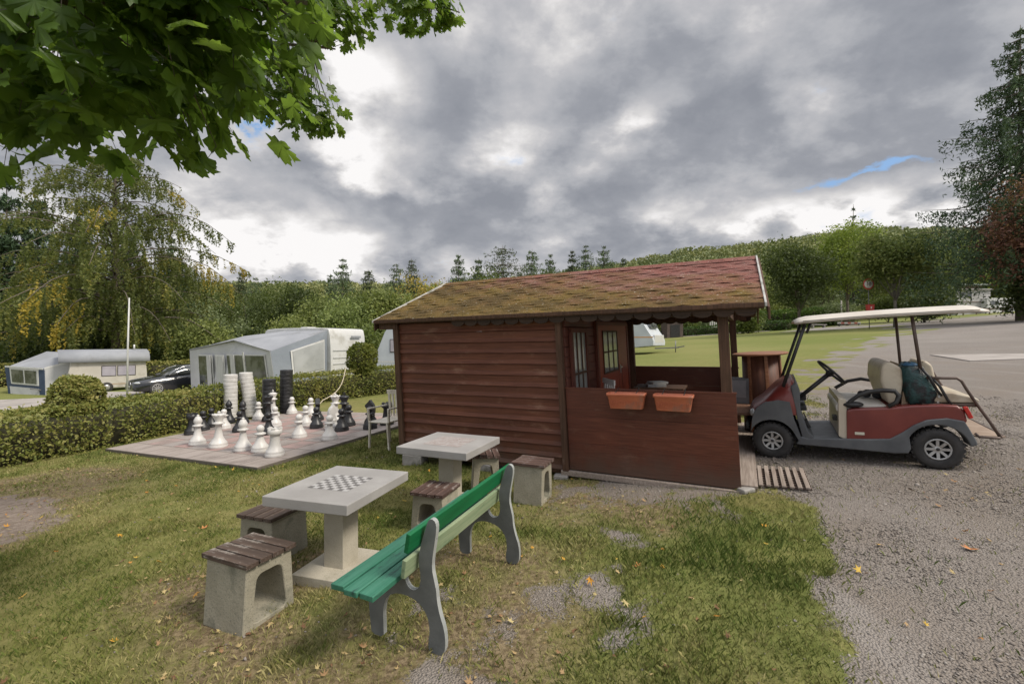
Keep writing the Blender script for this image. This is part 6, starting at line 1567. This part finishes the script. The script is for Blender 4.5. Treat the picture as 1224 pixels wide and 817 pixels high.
t_ = thing('timber_rail', 'dark low rail running along the road in front of the mobile home', 'rail', Matrix.Translation(g3(a.x, 70)))
MB().bar((0, 0, .75), (b.x-a.x, 0, .75+float(gz(b.x, 70)-gz(a.x, 70))), .08, .2).build('rail', mat('brown cladding', 0), t_)
for i in range(8): x = (b.x-a.x)*i/7; MB().box((x, 0, .35+float(gz(a.x+x, 70)-gz(a.x, 70))), (.12, .12, .85)).build('post', mat('brown cladding', 0), t_)
# ================================================================== TREES
rt = np.random.default_rng(23)
bark = mat('brown bark', (.075, .060, .045), (.16, .135, .105), 6, .9, .8, 20, stretch=(1, 1, .25), bdist=.03)
barkg = mat('grey bark', (.12, .11, .09), (.22, .20, .165), 6, .9, .8, 20, stretch=(1, 1, .25), bdist=.03)
L_green = leafmat('mid green leaves', [(.045, .066, .015), (.095, .122, .028), (.165, .190, .046)], .3)
L_dark = leafmat('dark green leaves', [(.030, .045, .013), (.062, .084, .023), (.115, .140, .038)], .25)
L_lime = leafmat('yellow green leaves', [(0.109, 0.164, 0.028), (0.244, 0.302, 0.048), (0.420, 0.420, 0.081)], .35)
L_olive = leafmat('olive leaves', [(0.088, 0.115, 0.035), (0.192, 0.223, 0.064), (0.348, 0.362, 0.105)], .3)
L_grey = leafmat('grey green leaves', [(0.109, 0.140, 0.068), (0.213, 0.253, 0.122), (0.348, 0.381, 0.189)], .25)
L_gold = leafmat('turning leaves crown', [(0.160, 0.135, 0.038), (0.378, 0.282, 0.064), (0.420, 0.420, 0.105)], .3)
L_red = leafmat('copper leaves', [(0.068, 0.037, 0.028), (0.150, 0.065, 0.045), (0.265, 0.115, 0.064)], .25)
L_con = leafmat('spruce needles', [(0.026, 0.049, 0.025), (0.051, 0.088, 0.041), (0.109, 0.160, 0.065)], .1)
L_conf = leafmat('far spruce needles', [(0.033, 0.053, 0.027), (0.069, 0.092, 0.043), (0.117, 0.145, 0.062)], .1)
L_con2 = leafmat('pale spruce needles', [(0.051, 0.081, 0.041), (0.099, 0.144, 0.065), (0.171, 0.234, 0.097)], .1)

def tree(name, label, x, y, H, crown, N, leaf, m, z0=.25, lobes=9, trunk_r=.16, group=None, bk=bark, seed=None, gap=.0, shape='round', sink=0.0, clump=None):
    """trunk with limbs into a crown of leaf clumps that sit on uneven lobes"""
    g = np.random.default_rng(seed if seed is not None else int(rt.integers(1e9)))
    t_ = thing(name, label, 'tree', Matrix.Translation((x, y, float(gz(x, y))-.05-sink)), group)
    cz = H*(z0+(1-z0)/2); hz_ = H*(1-z0)/2
    lb = []
    for i in range(lobes):
        v = g.normal(size=3); v /= np.linalg.norm(v); r_ = g.uniform(.30, .62)
        c = np.array([v[0]*crown*r_, v[1]*crown*r_, cz+v[2]*hz_*r_])
        if shape == 'cone': f = (c[2]-H*z0)/(H*(1-z0)); c[:2] *= max(.1, 1.15-f)
        q_ = g.uniform(.42, .62)
        if shape == 'cone': q_ *= max(.35, 1.2-f)
        lb.append((c, np.array([crown*q_, crown*q_, hz_*g.uniform(.42, .60)])))
    nc = clump or max(60, N//26)
    cl = []
    per = np.array([a[1][0]*a[1][2] for a in lb]); per /= per.sum()
    idx = g.choice(len(lb), nc, p=per); d = g.normal(size=(nc, 3)); d /= np.linalg.norm(d, axis=1, keepdims=True)
    rad = 1-np.abs(g.normal(0, .20, (nc, 1)))
    C = np.array([lb[i][0] for i in idx])+d*rad*np.array([lb[i][1] for i in idx])
    C[:, 2] = np.minimum(C[:, 2], H)
    k = g.choice(nc, N); cs = g.uniform(.6, 1.4, nc)[k][:, None]*leaf*2.1
    Pp = C[k]+g.normal(size=(N, 3))*cs*np.array([1, 1, .62])
    V_, F_ = leaf_quads(Pp, N, leaf, g)
    tone = np.clip(.12+.42*g.random(N)+.42*(g.random(nc)[k]-.25), 0, 1)
    np_mesh('crown', V_, F_, m, t_, tone=tone)
    mb = MB(); zt_ = H*(z0+.45); mb.tube([(0, 0, -.1), (.02*H*.1, 0, H*z0*.6), (0, .02*H, H*(z0+.2)), (.01*H, 0, zt_)], [trunk_r, trunk_r*.8, trunk_r*.6, trunk_r*.25], 9)
    for i in range(min(9, lobes)):
        c = lb[i][0]; s_ = Vector((0, 0, H*z0*g.uniform(.75, 1.3))); e_ = Vector(c); mid_ = s_.lerp(e_, .5)+Vector((0, 0, -.03*H)); mb.tube([s_, mid_, e_], [trunk_r*.45, trunk_r*.28, trunk_r*.1], 6)
    mb.build('trunk', bk, t_)
    return t_
def conifer(name, label, x, y, H, R, m, N=5200, leaf=.22, z0=.08, group=None, seed=None, droop=.25, tiers=22, sink=0, dens=1.0, trunk_r=None, jit=1.0, taper=.85):
    """straight trunk, whorls of boughs that droop and carry sprays of needles"""
    g = np.random.default_rng(seed if seed is not None else int(rt.integers(1e9)))
    t_ = thing(name, label, 'tree', Matrix.Translation((x, y, float(gz(x, y))-.05-sink)), group)
    mb = MB(); tr = trunk_r or H*.011; mb.tube([(0, 0, 0), (0, 0, H*.5), (0, 0, H*.99)], [tr, tr*.6, .02], 8)
    Cs = []; 
    nb = []
    for i in range(tiers):
        f = (i+g.uniform(-.45, .45))/tiers; f = min(max(f, 0), .985); z = H*(z0+(1-z0)*f); r_ = R*(1-f)**taper*g.uniform(.75, 1.12)+.02*R
        k = max(4, int(round((7 if f < .8 else 5)*dens))); a0 = g.uniform(0, 6.28)
        for j in range(k):
            a = a0+2*PI*j/k+g.uniform(-.35, .35); rr = r_*g.uniform(.65, 1.1); dz = -droop*rr*g.uniform(.5, 1.4)
            up_ = .12*rr
            nb.append((a, rr, z, dz, up_))
            mb.tube([(0, 0, z), (math.cos(a)*rr*.55, math.sin(a)*rr*.55, z+dz*.75), (math.cos(a)*rr*.95, math.sin(a)*rr*.95, z+dz+up_)], [tr*.22+.01, tr*.12+.008, .006], 4)
    tot = sum(b[1] for b in nb); P_ = []
    for a, rr, z, dz, up_ in nb:
        n = max(6, int(N*rr/tot)); t = g.random(n)**.75; w_ = (g.random(n)-.5)*rr*.50*(1.08-t)*1.1
        px_ = math.cos(a)*rr*t-math.sin(a)*w_; py_ = math.sin(a)*rr*t+math.cos(a)*w_
        pz_ = z+dz*np.sin(np.minimum(t, 1)*PI*.5)+up_*t**3-np.abs(g.normal(0, .09*rr+.05*H/20, n))*(1.6 if jit < 1 else 1)+g.normal(0, .012*H*jit*min(1, (1.25-z/H)*2), n)-np.abs(w_)*.25
        P_.append(np.stack([px_, py_, pz_], 1))
    P_ = np.concatenate(P_); n = len(P_)
    V_, F_ = leaf_quads(P_, n, leaf*1.5, g, .42, .8); np_mesh('needles', V_, F_, m, t_, tone=np.clip(g.random(n)*.8+.1, 0, 1))
    mb.build('trunk', bark, t_); return t_

def put(px, pytop, Y): 
    """x, y and height of something whose top shows at a frame point"""
    p = P(px, pytop, Y); return p.x, Y, p.z-float(gz(p.x, Y))

# --- right side
x, y, h = put(955, 279, 47); tree('round_tree', 'round dark green tree left of the speed sign, just right of the hut roof', x, y, h, 3.5, 15000, .24, L_dark, .24, 12, .18, bk=bark)
x, y, h = put(1013, 262, 60); tree('field_maple', 'taller yellow green tree directly behind the speed sign', x, y, h, 4.3, 14000, .28, L_lime, .28, 10, .2)
x, y, h = put(1070, 275, 43.5); tree('small_maple', 'spreading olive tree with pale trunk standing at the lawn corner right of the sign', x, y, h, 3.3, 14000, .24, leafmat('mixed olive leaves', [(0.063, 0.100, 0.028), (0.171, 0.203, 0.058), (0.357, 0.333, 0.105)], .3, scale=.5), .34, 10, .17, bk=barkg)
x, y, h = put(1108, 300, 58); tree('leafy_bush', 'dark bushy tree filling in behind the golf cart roof', x, y, h, 3.0, 9000, .3, L_green, .04, 9, .2)
x, y, h = put(1125, 290, 87); tree('broad_tree', 'broad green tree behind the flat roofed building', x, y, h, 5.0, 11000, .36, L_olive, .05, 9, .25)
x, y, h = put(1150, 285, 90); tree('broad_tree', 'yellowish green tree right of the low pale building, before the big spruce', x, y, h, 5.5, 9000, .42, L_lime, .05, 9, .25)
x, y, h = put(1020, 242, 66); conifer('larch', 'thin dark larch whose open top pokes above the yellow green tree', x, y, h, 2.4, L_con, 2600, .26, .15, tiers=16, droop=.1)
x, y, h = put(1214, 26, 38); conifer('big_spruce', 'tall dark spruce with drooping boughs at the right edge', x+.4, y, h, 8.8, L_con, 40000, .23, .26, tiers=26, droop=.36, jit=.25, dens=.95, trunk_r=.33)
x, y, h = put(1243, 195, 34); tree('copper_tree', 'dark copper red tree at the right edge in front of the spruce', x+.6, y, h, 3.5, 16000, .22, L_red, .14, 12, .22)
x, y, h = put(1236, 310, 36); tree('dark_bush', 'dark green bush at the foot of the copper tree', x, y, h, 2.0, 9000, .22, L_dark, .10, 9, .15)
for (px, pt, Y, R_, m_, lab) in ((905, 318, 76, 5.0, L_olive, 'olive tree beyond the hut roof left of the round dark tree'), (985, 300, 84, 5, L_grey, 'grey green tree filling the gap left of the yellow green one'), (1050, 288, 86, 6, L_green, 'green tree crown between the sign and the lawn corner tree'), (1090, 283, 98, 6, L_olive, 'olive crown behind the lawn corner tree'), (1180, 292, 92, 6, L_green, 'green tree behind the mobile home'), (855, 330, 88, 6, L_green, 'green tree behind the porch side of the hut roof'), (800, 335, 80, 5, L_olive, 'olive tree hidden low behind the middle of the hut roof')):
    x, y, h = put(px, pt, Y); tree('broad_tree', lab, x, y, h, R_, 8000, .42, m_, .03, 9, .25)
for (px, pt, Y, R_, m_, lab) in ((895, 365, 56, 1.6, L_green, 'small green shrub between hut roof and hedge'), (1000, 360, 64, 2.6, L_grey, 'low grey green bush behind the parked van left of the sign'), (1062, 352, 62, 2.6, L_green, 'low bush right of the red box on the sign pole'), (1104, 340, 50, 2.6, L_dark, 'low dark shrub right of the lawn corner tree'), (848, 372, 68, 2.2, L_grey, 'pale bush behind the picket fence'), (818, 380, 66, 1.7, L_green, 'bush beside the little grey shed')):
    x, y, h = put(px, pt, Y); tree('shrub', lab, x, y, h, R_, 4500, .26, m_, .0, 7, .06)

# --- the treeline behind the hut and the caravans (individual crowns in front, the mass behind as one wood)
line_c = [(288, 322, 105, 'left'), (306, 330, 95, ''), (410, 306, 88, ''), (440, 320, 92, ''), (395, 325, 99, ''), (474, 313, 96, ''), (492, 307, 90, ''), (548, 302, 86, ''), (572, 306, 84, ''), (601, 291, 76, ''), (636, 296, 84, ''), (658, 302, 86, ''), (684, 296, 98, ''), (700, 291, 94, ''), (722, 292, 90, ''), (745, 306, 110, '')]
names = ['leftmost dark conifer top above the wood near the weeping tree', 'second small conifer top from the weeping tree', 'tall conifer top above the gabled awning', 'narrow conifer right of the one above the awning', 'low conifer just left of the one above the awning', 'conifer left of the pair above the orange tinted tree', 'conifer right above the orange tinted tree', 'conifer just right of the orange tinted tree', 'conifer above the left end of the hut ridge', 'broad pale spruce standing over the hut roof', 'conifer right of the broad pale spruce', 'shorter conifer over the middle of the hut roof', 'first of three slim conifers over the hut roof', 'middle of three slim conifers over the hut roof', 'last of three slim conifers over the hut roof', 'small far conifer where the wooded hill begins']
for i, ((px, pt, Y, _), lab) in enumerate(zip(line_c, names)):
    x, y, h = put(px, pt, Y); wide = 1.7 if px == 601 else 1.0
    conifer('conifer', lab, x, y, h, (3.9+.8*((i*7) % 4))*wide, L_con2 if i % 3 else L_conf, 8000, .34, .05, group='conifers of the treeline', tiers=26, droop=.10, taper=.62)
dec = [(300, 345, 72, 5.0, L_dark, 'dark green tree between the weeping tree and the gabled awning'), (335, 332, 80, 5.5, L_green, 'green tree behind the ridge of the gabled awning'), (362, 338, 76, 4.6, L_dark, 'dark tree behind the right part of the gabled awning'),
       (385, 345, 60, 3.8, L_olive, 'olive tree above the white caravan with ribbed end'), (418, 352, 56, 3.8, leafmat('light willow leaves', [(0.109, 0.153, 0.048), (0.224, 0.273, 0.088), (0.367, 0.411, 0.148)], .3), 'pale green tree right above the clipped yellow ball'), (446, 345, 62, 4.4, L_green, 'green tree above the caravan by the hut corner'),
       (470, 340, 58, 3.6, L_olive, 'olive tree right at the left eave of the hut'), (505, 322, 66, 3.8, L_gold, 'orange tinted autumn tree above the left slope of the hut roof'), (530, 330, 62, 3.4, L_lime, 'yellow green tree touching the left end of the hut ridge'),
       (575, 322, 70, 4.6, L_green, 'green tree behind the left part of the ridge'), (620, 318, 78, 5.5, L_olive, 'olive tree behind the middle of the ridge'), (670, 315, 80, 5.5, L_green, 'green tree behind the ridge right of its middle'), (715, 314, 84, 5.5, L_olive, 'olive tree under the three slim conifers'), (760, 316, 88, 6, L_green, 'green tree at the foot of the wooded hill'),
       (318, 380, 46, 2.6, L_dark, 'low dark shrub behind the gabled awning'), (350, 378, 45, 2.8, L_olive, 'low olive shrub line above the awning roof'), (440, 385, 36, 2.0, L_green, 'shrub between the white caravan and the next one'), (270, 335, 90, 6, L_green, 'green tree just beyond the weeping tree tips')]
for px, pt, Y, R_, m_, lab in dec:
    x, y, h = put(px, pt, Y); tree('broad_tree', lab, x, y, h, R_, 9000, .34 if Y > 55 else .24, m_, .04, 11, .2)
# far wood on the hill: canopy reads as one mass
def wood_mass():
    n = 5000; g = np.random.default_rng(77)
    u = g.uniform(-1.35, 1.3, n); yy = 96+250*g.random(n)**.8; xx = u*yy*1.0
    zz = gz(xx, yy); R_ = g.uniform(2.6, 5.2, n)*(1+yy/500); H_ = g.uniform(6, 11, n)
    k = 95; d = g.normal(size=(n, k, 3)); d /= np.linalg.norm(d, axis=2, keepdims=True); d[:, :, 2] = np.abs(d[:, :, 2])*1.1-.15
    C = np.stack([xx, yy, zz+H_*.55], 1)[:, None, :]+d*np.stack([R_, R_, H_*.5], 1)[:, None, :]*g.uniform(.8, 1.05, (n, k, 1))
    C = C.reshape(-1, 3); sz = np.repeat(R_*.23, k)
    V_, F_ = leaf_quads(C, len(C), sz, g); tone = np.clip(np.repeat(g.random(n), k)*.65+.3*g.random(n*k), 0, 1)
    m_ = leafmat('hill wood', [(0.080, 0.104, 0.048), (0.150, 0.180, 0.072), (0.244, 0.253, 0.097), (0.337, 0.302, 0.122)], .15, scale=.012)
    tag(np_mesh('hill_wood', V_, F_, m_, tone=tone), 'mixed wood covering the long hill behind the camp site', kind='stuff')
wood_mass()

# --- left side: dark firs and the weeping tree before them
for (px, pt, Y, R_, lab) in ((8, 200, 50, 6.5, 'dark fir at the left edge behind the old caravan'), (45, 215, 54, 6, 'dark fir second from the left edge, behind the weeping boughs'), (95, 240, 58, 6, 'dark fir behind the trunk of the weeping tree'), (150, 260, 60, 6, 'dark fir behind the flagpole'), (205, 280, 60, 5.5, 'dark fir behind the right boughs of the weeping tree'), (-40, 190, 50, 7, 'dark fir just outside the left edge')):
    x, y, h = put(px, pt, Y); conifer('dark_fir', lab, x, y, h, R_, L_con, 14000, .42, .02, group='dark firs behind the weeping tree', tiers=20, droop=.22)
for (px, pt, Y, R_, m_, lab) in ((262, 362, 52, 3.6, L_grey, 'round grey green bush at the right foot of the weeping tree'), (-5, 330, 44, 4.5, L_dark, 'dark bush behind the far left awning'), (60, 372, 42, 3.2, L_dark, 'dark low bush above the old caravan roof'), (215, 385, 42, 3.0, L_dark, 'dark low bush above the black car'), (140, 380, 43, 3.0, L_dark, 'dark low bush behind the flagpole'), (175, 360, 48, 4.0, L_dark, 'dark bush behind the car and the flagpole'), (245, 385, 40, 2.5, L_olive, 'olive bush left of the gabled awning')):
    x, y, h = put(px, pt, Y); tree('shrub', lab, x, y, h, R_, 8000, .25, m_, .0, 9, .08)

def weeping(px, pytop, Y):
    g = np.random.default_rng(91); x, y, H = put(px, pytop, Y)
    t_ = thing('weeping_tree', 'large weeping tree with hanging green and yellow tinted boughs above the caravans', 'tree', Matrix.Translation((x, y, float(gz(x, y))-.1)))
    mb = MB(); V_ = []; mb.tube([(0, 0, 0), (.2, 0, H*.35), (-.2, .1, H*.7), (.1, 0, H*.97)], [.38, .30, .16, .04], 10)
    P_ = []; T_ = []
    for i in range(92):
        f = (i+.5)/92; z = H*(.15+.83*f); a = i*2.39996+g.uniform(-.3, .3)
        prof = (1-((f-.28)/.78)**2) if f > .28 else .95; rr = 9.6*max(.10, prof)**.8*g.uniform(.70, 1.15)
        if f > .93: rr *= .6
        c, s = math.cos(a), math.sin(a); pts = []; rise = g.uniform(.10, .30)*rr; fall = g.uniform(.18, .42)*rr
        for k in range(9):
            t = k/8; pts.append(Vector((c*rr*t, s*rr*t, z+rise*math.sin(PI*min(t*1.15, 1)*.6)-fall*t*t*t)))
        mb.tube(pts, [.09*(1-f*.6)*(1-.85*k/8)+.008 for k in range(9)], 5)
        hue = g.random()
        for j in range(int(7+rr*5.2)):
            t = g.uniform(.18, 1.0); b = pts[min(7, int(t*8))].lerp(pts[min(8, int(t*8)+1)], t*8-int(t*8)) if t < 1 else pts[8]
            side = g.uniform(-1, 1)*.22*rr*(1.15-t); st = Vector((b.x-s*side, b.y+c*side, b.z-abs(side)*.2))
            Ls = min(g.uniform(.5, 2.2)*(1.15 if f < .45 else .55), max(.4, st.z-.6)); n = int(Ls*16)+3
            drift = g.normal(0, .10, 2)
            q_ = np.linspace(0, 1, n); X = np.stack([st.x+drift[0]*q_*Ls+c*.22*q_*(1-q_)+g.normal(0, .06, n), st.y+drift[1]*q_*Ls+s*.22*q_+g.normal(0, .06, n), st.z-q_*Ls+g.normal(0, .03, n)], 1)
            P_.append(X); T_.append(np.full(n, .30+.25*g.random()+(.65*g.random() if hue > .84 and t > .62 else 0)+.10*(hue-.5)))
    P_ = np.concatenate(P_); T_ = np.concatenate(T_); n = len(P_)
    Vq, Fq_ = leaf_quads(P_, n, .20, g)
    np_mesh('hanging_foliage', Vq, Fq_, leafmat('weeping leaves', [(.030, .045, .014), (.080, .100, .028), (.150, .165, .048), (.34, .27, .045), (.42, .30, .05)], .35, scale=.25), t_, tone=np.clip(T_+g.normal(0, .10, n), 0, 1))
    mb.build('trunk', bark, t_)
weeping(138, 172, 40)

# --- the maple over the camera: trunk out of view to the left, limbs and big lobed leaves hang into it
def maple():
    g = np.random.default_rng(3)
    base = g3(-5.6, 1.8); t_ = thing('maple_tree', 'maple with large lobed leaves hanging into the top left of the view', 'tree', Matrix.Translation(base))
    o = np.array(base); mb = MB()
    W = lambda *p: Vector(p)-base
    mb.tube([W(-5.6, 1.8, base.z-.1), W(-5.55, 1.85, 1.2), W(-5.35, 1.9, 2.6), W(-5.2, 2.0, 4.2), W(-5.1, 2.3, 6.5), W(-4.9, 2.6, 8.5)], [.24, .20, .18, .15, .11, .05], 12)
    limbs = [([W(-5.3, 1.95, 2.9), W(-4.0, 1.9, 3.15), W(-2.8, 2.05, 3.20), W(-1.7, 2.2, 3.30), W(-.95, 2.3, 3.36)], [.09, .055, .036, .022, .008]),
             ([W(-5.25, 2.0, 3.6), W(-4.2, 2.9, 4.2), W(-3.3, 4.2, 4.7), W(-2.6, 4.7, 4.75), W(-1.9, 4.9, 4.8)], [.08, .05, .035, .02, .008]),
             ([W(-5.2, 2.05, 4.4), W(-3.8, 3.0, 5.4), W(-2.4, 4.1, 5.6), W(-1.4, 4.7, 5.35), W(-.55, 4.8, 5.12)], [.08, .05, .03, .016, .006]),
             ([W(-5.2, 2.0, 3.3), W(-4.4, 1.5, 3.6), W(-3.0, 1.35, 3.7), W(-1.6, 1.6, 3.75)], [.07, .05, .03, .012]),
             ([W(-4.0, 1.9, 3.15), W(-3.5, 2.6, 3.15), W(-3.1, 2.9, 3.15)], [.04, .028, .010])]
    for p_, r_ in limbs: mb.tube(p_, r_, 8)
    clusters = [((-2.15, 2.35, 3.13), (1.22, .75, .56), 440, .165, 0), ((-3.3, 2.5, 3.22), (1.0, .8, .62), 260, .165, 0), ((-1.45, 2.15, 3.32), (.72, .45, .34), 170, .16, 0),
                ((-2.50, 4.55, 4.28), (.62, .5, .50), 300, .10, 1), ((-2.05, 4.6, 4.0), (.40, .4, .30), 130, .10, 1), ((-.95, 4.75, 5.12), (.58, .4, .17), 170, .105, 1), ((-1.9, 4.5, 4.95), (.8, .5, .36), 320, .11, 1),
                ((-2.6, 1.5, 3.75), (1.3, .7, .35), 120, .14, 0), ((-3.4, 3.9, 4.5), (.9, .8, .6), 330, .11, 1)]
    # one lobed leaf, 5 lobes with teeth
    lobes_ = [(-1.25, .62), (-.62, .86), (0, 1.0), (.62, .86), (1.25, .62)]
    pts = [(0, -.04)]
    def pol(a, r): return (math.sin(a)*r, math.cos(a)*r)
    first = [pol(-2.2, .34), pol(-1.85, .40)]
    pts += first
    for i, (a, r) in enumerate(lobes_):
        pts += [pol(a-.27, r*.70), pol(a-.20, r*.86), pol(a-.09, r*.84), pol(a, r*1.02), pol(a+.09, r*.84), pol(a+.20, r*.86), pol(a+.27, r*.70)]
        if i < 4: pts.append(pol((a+lobes_[i+1][0])/2, .54 if i in (1, 2) else .48))
    pts += [pol(1.85, .40), pol(2.2, .34)]
    A2 = np.array(pts); kx = len(A2)
    ctr2 = np.array([[0, .30]]); A2 = np.vstack([A2, ctr2]); fc = np.array([[i, (i+1) % kx, kx] for i in range(kx)])
    Vs = []; Fs = []; Ts = []; nb = 0; tw = MB(); stems = []
    for (c, r, n, s, kind) in clusters:
        cc = []
        for i in range(n):
            while True:
                v = g.uniform(-1, 1, 3)
                if v @ v < 1: break
            v = v*(.6+.4*g.random())
            p_ = np.array(c)+v*np.array(r)-o
            # tip points outwards and down, face looks up and outwards
            out = np.array([v[0]*r[0], v[1]*r[1], 0]); out = out/(np.linalg.norm(out)+1e-6)
            tip = out*g.uniform(.25, .9)+np.array([0, 0, -g.uniform(.25, 1.0)])+g.normal(0, .35, 3); tip /= np.linalg.norm(tip)
            nm = np.array([out[0]*.5, out[1]*.5, 1.0])+g.normal(0, .38, 3); nm -= tip*(nm @ tip); nm /= np.linalg.norm(nm); sx_ = np.cross(tip, nm)
            sc_ = s*g.uniform(.55, 1.15)
            w_ = A2[:, 0]; l_ = A2[:, 1]
            fold = -np.abs(w_)*g.uniform(-.05, .30)-(l_**2)*g.uniform(.0, .35)+.06*np.sin(w_*9+l_*7)
            Vv = p_+sc_*(w_[:, None]*sx_+l_[:, None]*tip+fold[:, None]*nm)
            Vs.append(Vv); Fs.append(fc+nb); nb += kx+1; tn = np.clip(.30+.22*g.random()+.28*v[0]+(.22 if kind else 0)*g.random(), 0.02, 1); Ts.append(np.full(kx, tn))  # tone rises to the right of each cluster: sunlit side painted into leaf colour
            if i % 2 == 0: stems.append((Vector(p_), Vector(p_-tip*sc_*.7-np.array([0, 0, -.03]))))
    leaf_m = bpy.data.materials.new('maple leaves'); leaf_m.use_nodes = True; t = NT(leaf_m.node_tree); t.n.clear()
    at_ = t.add('ShaderNodeAttribute', attribute_name='tone').outputs['Fac']; ra = t.add('ShaderNodeValToRGB'); t.set(ra.inputs[0], at_); e = ra.color_ramp.elements
    e[0].position = .05; e[0].color = (.040, .085, .016, 1); e[1].position = .95; e[1].color = (.19, .18, .05, 1)
    for ps, cl_ in ((.35, (.068, .135, .024)), (.65, (.115, .190, .034))): q_ = e.new(ps); q_.color = (*cl_, 1)
    co = t.add('ShaderNodeTexCoord').outputs['Object']; vein = t.noise(co, 38, 5, .6); col = t.mix(t.smooth(vein, .45, .75), ra.outputs[0], t.mix(.5, ra.outputs[0], (.10, .16, .04)))
    pr2 = t.add('ShaderNodeBsdfPrincipled', ins={'Base Color': col, 'Roughness': .42}); pr2.inputs['Specular IOR Level'].default_value = .4
    bn = t.add('ShaderNodeBump'); bn.inputs['Strength'].default_value = .35; bn.inputs['Distance'].default_value = .01; t.set(bn.inputs['Height'], vein); t.l.new(bn.outputs[0], pr2.inputs['Normal'])
    tr2 = t.add('ShaderNodeBsdfTranslucent', ins={0: t.mix(.75, col, (.22, .34, .04))}); ms = t.add('ShaderNodeMixShader', ins={0: .55}); t.l.new(pr2.outputs[0], ms.inputs[1]); t.l.new(tr2.outputs[0], ms.inputs[2]); t.l.new(ms.outputs[0], t.add('ShaderNodeOutputMaterial').inputs[0])
    np_mesh('leaves', np.concatenate(Vs), np.concatenate(Fs), leaf_m, t_, tone=np.concatenate(Ts), smooth=True)
    allp = [pp for p_, _ in limbs for a, b in zip(p_[:-1], p_[1:]) for pp in (a, a.lerp(b, .33), a.lerp(b, .66))]
    for i, (a, b) in enumerate(stems):
        tw.tube([a, b], [.0016, .0022], 3)
        if i % 5 == 0:
            q_ = min(allp, key=lambda w_: (w_-b).length); md = b.lerp(q_, .5)+Vector((0, 0, -.04)); tw.tube([b, md, q_], [.0025, .005, .009], 4)
    tw.build('twigs', bark, t_, fixn=False); mb.build('trunk', bark, t_)
maple()
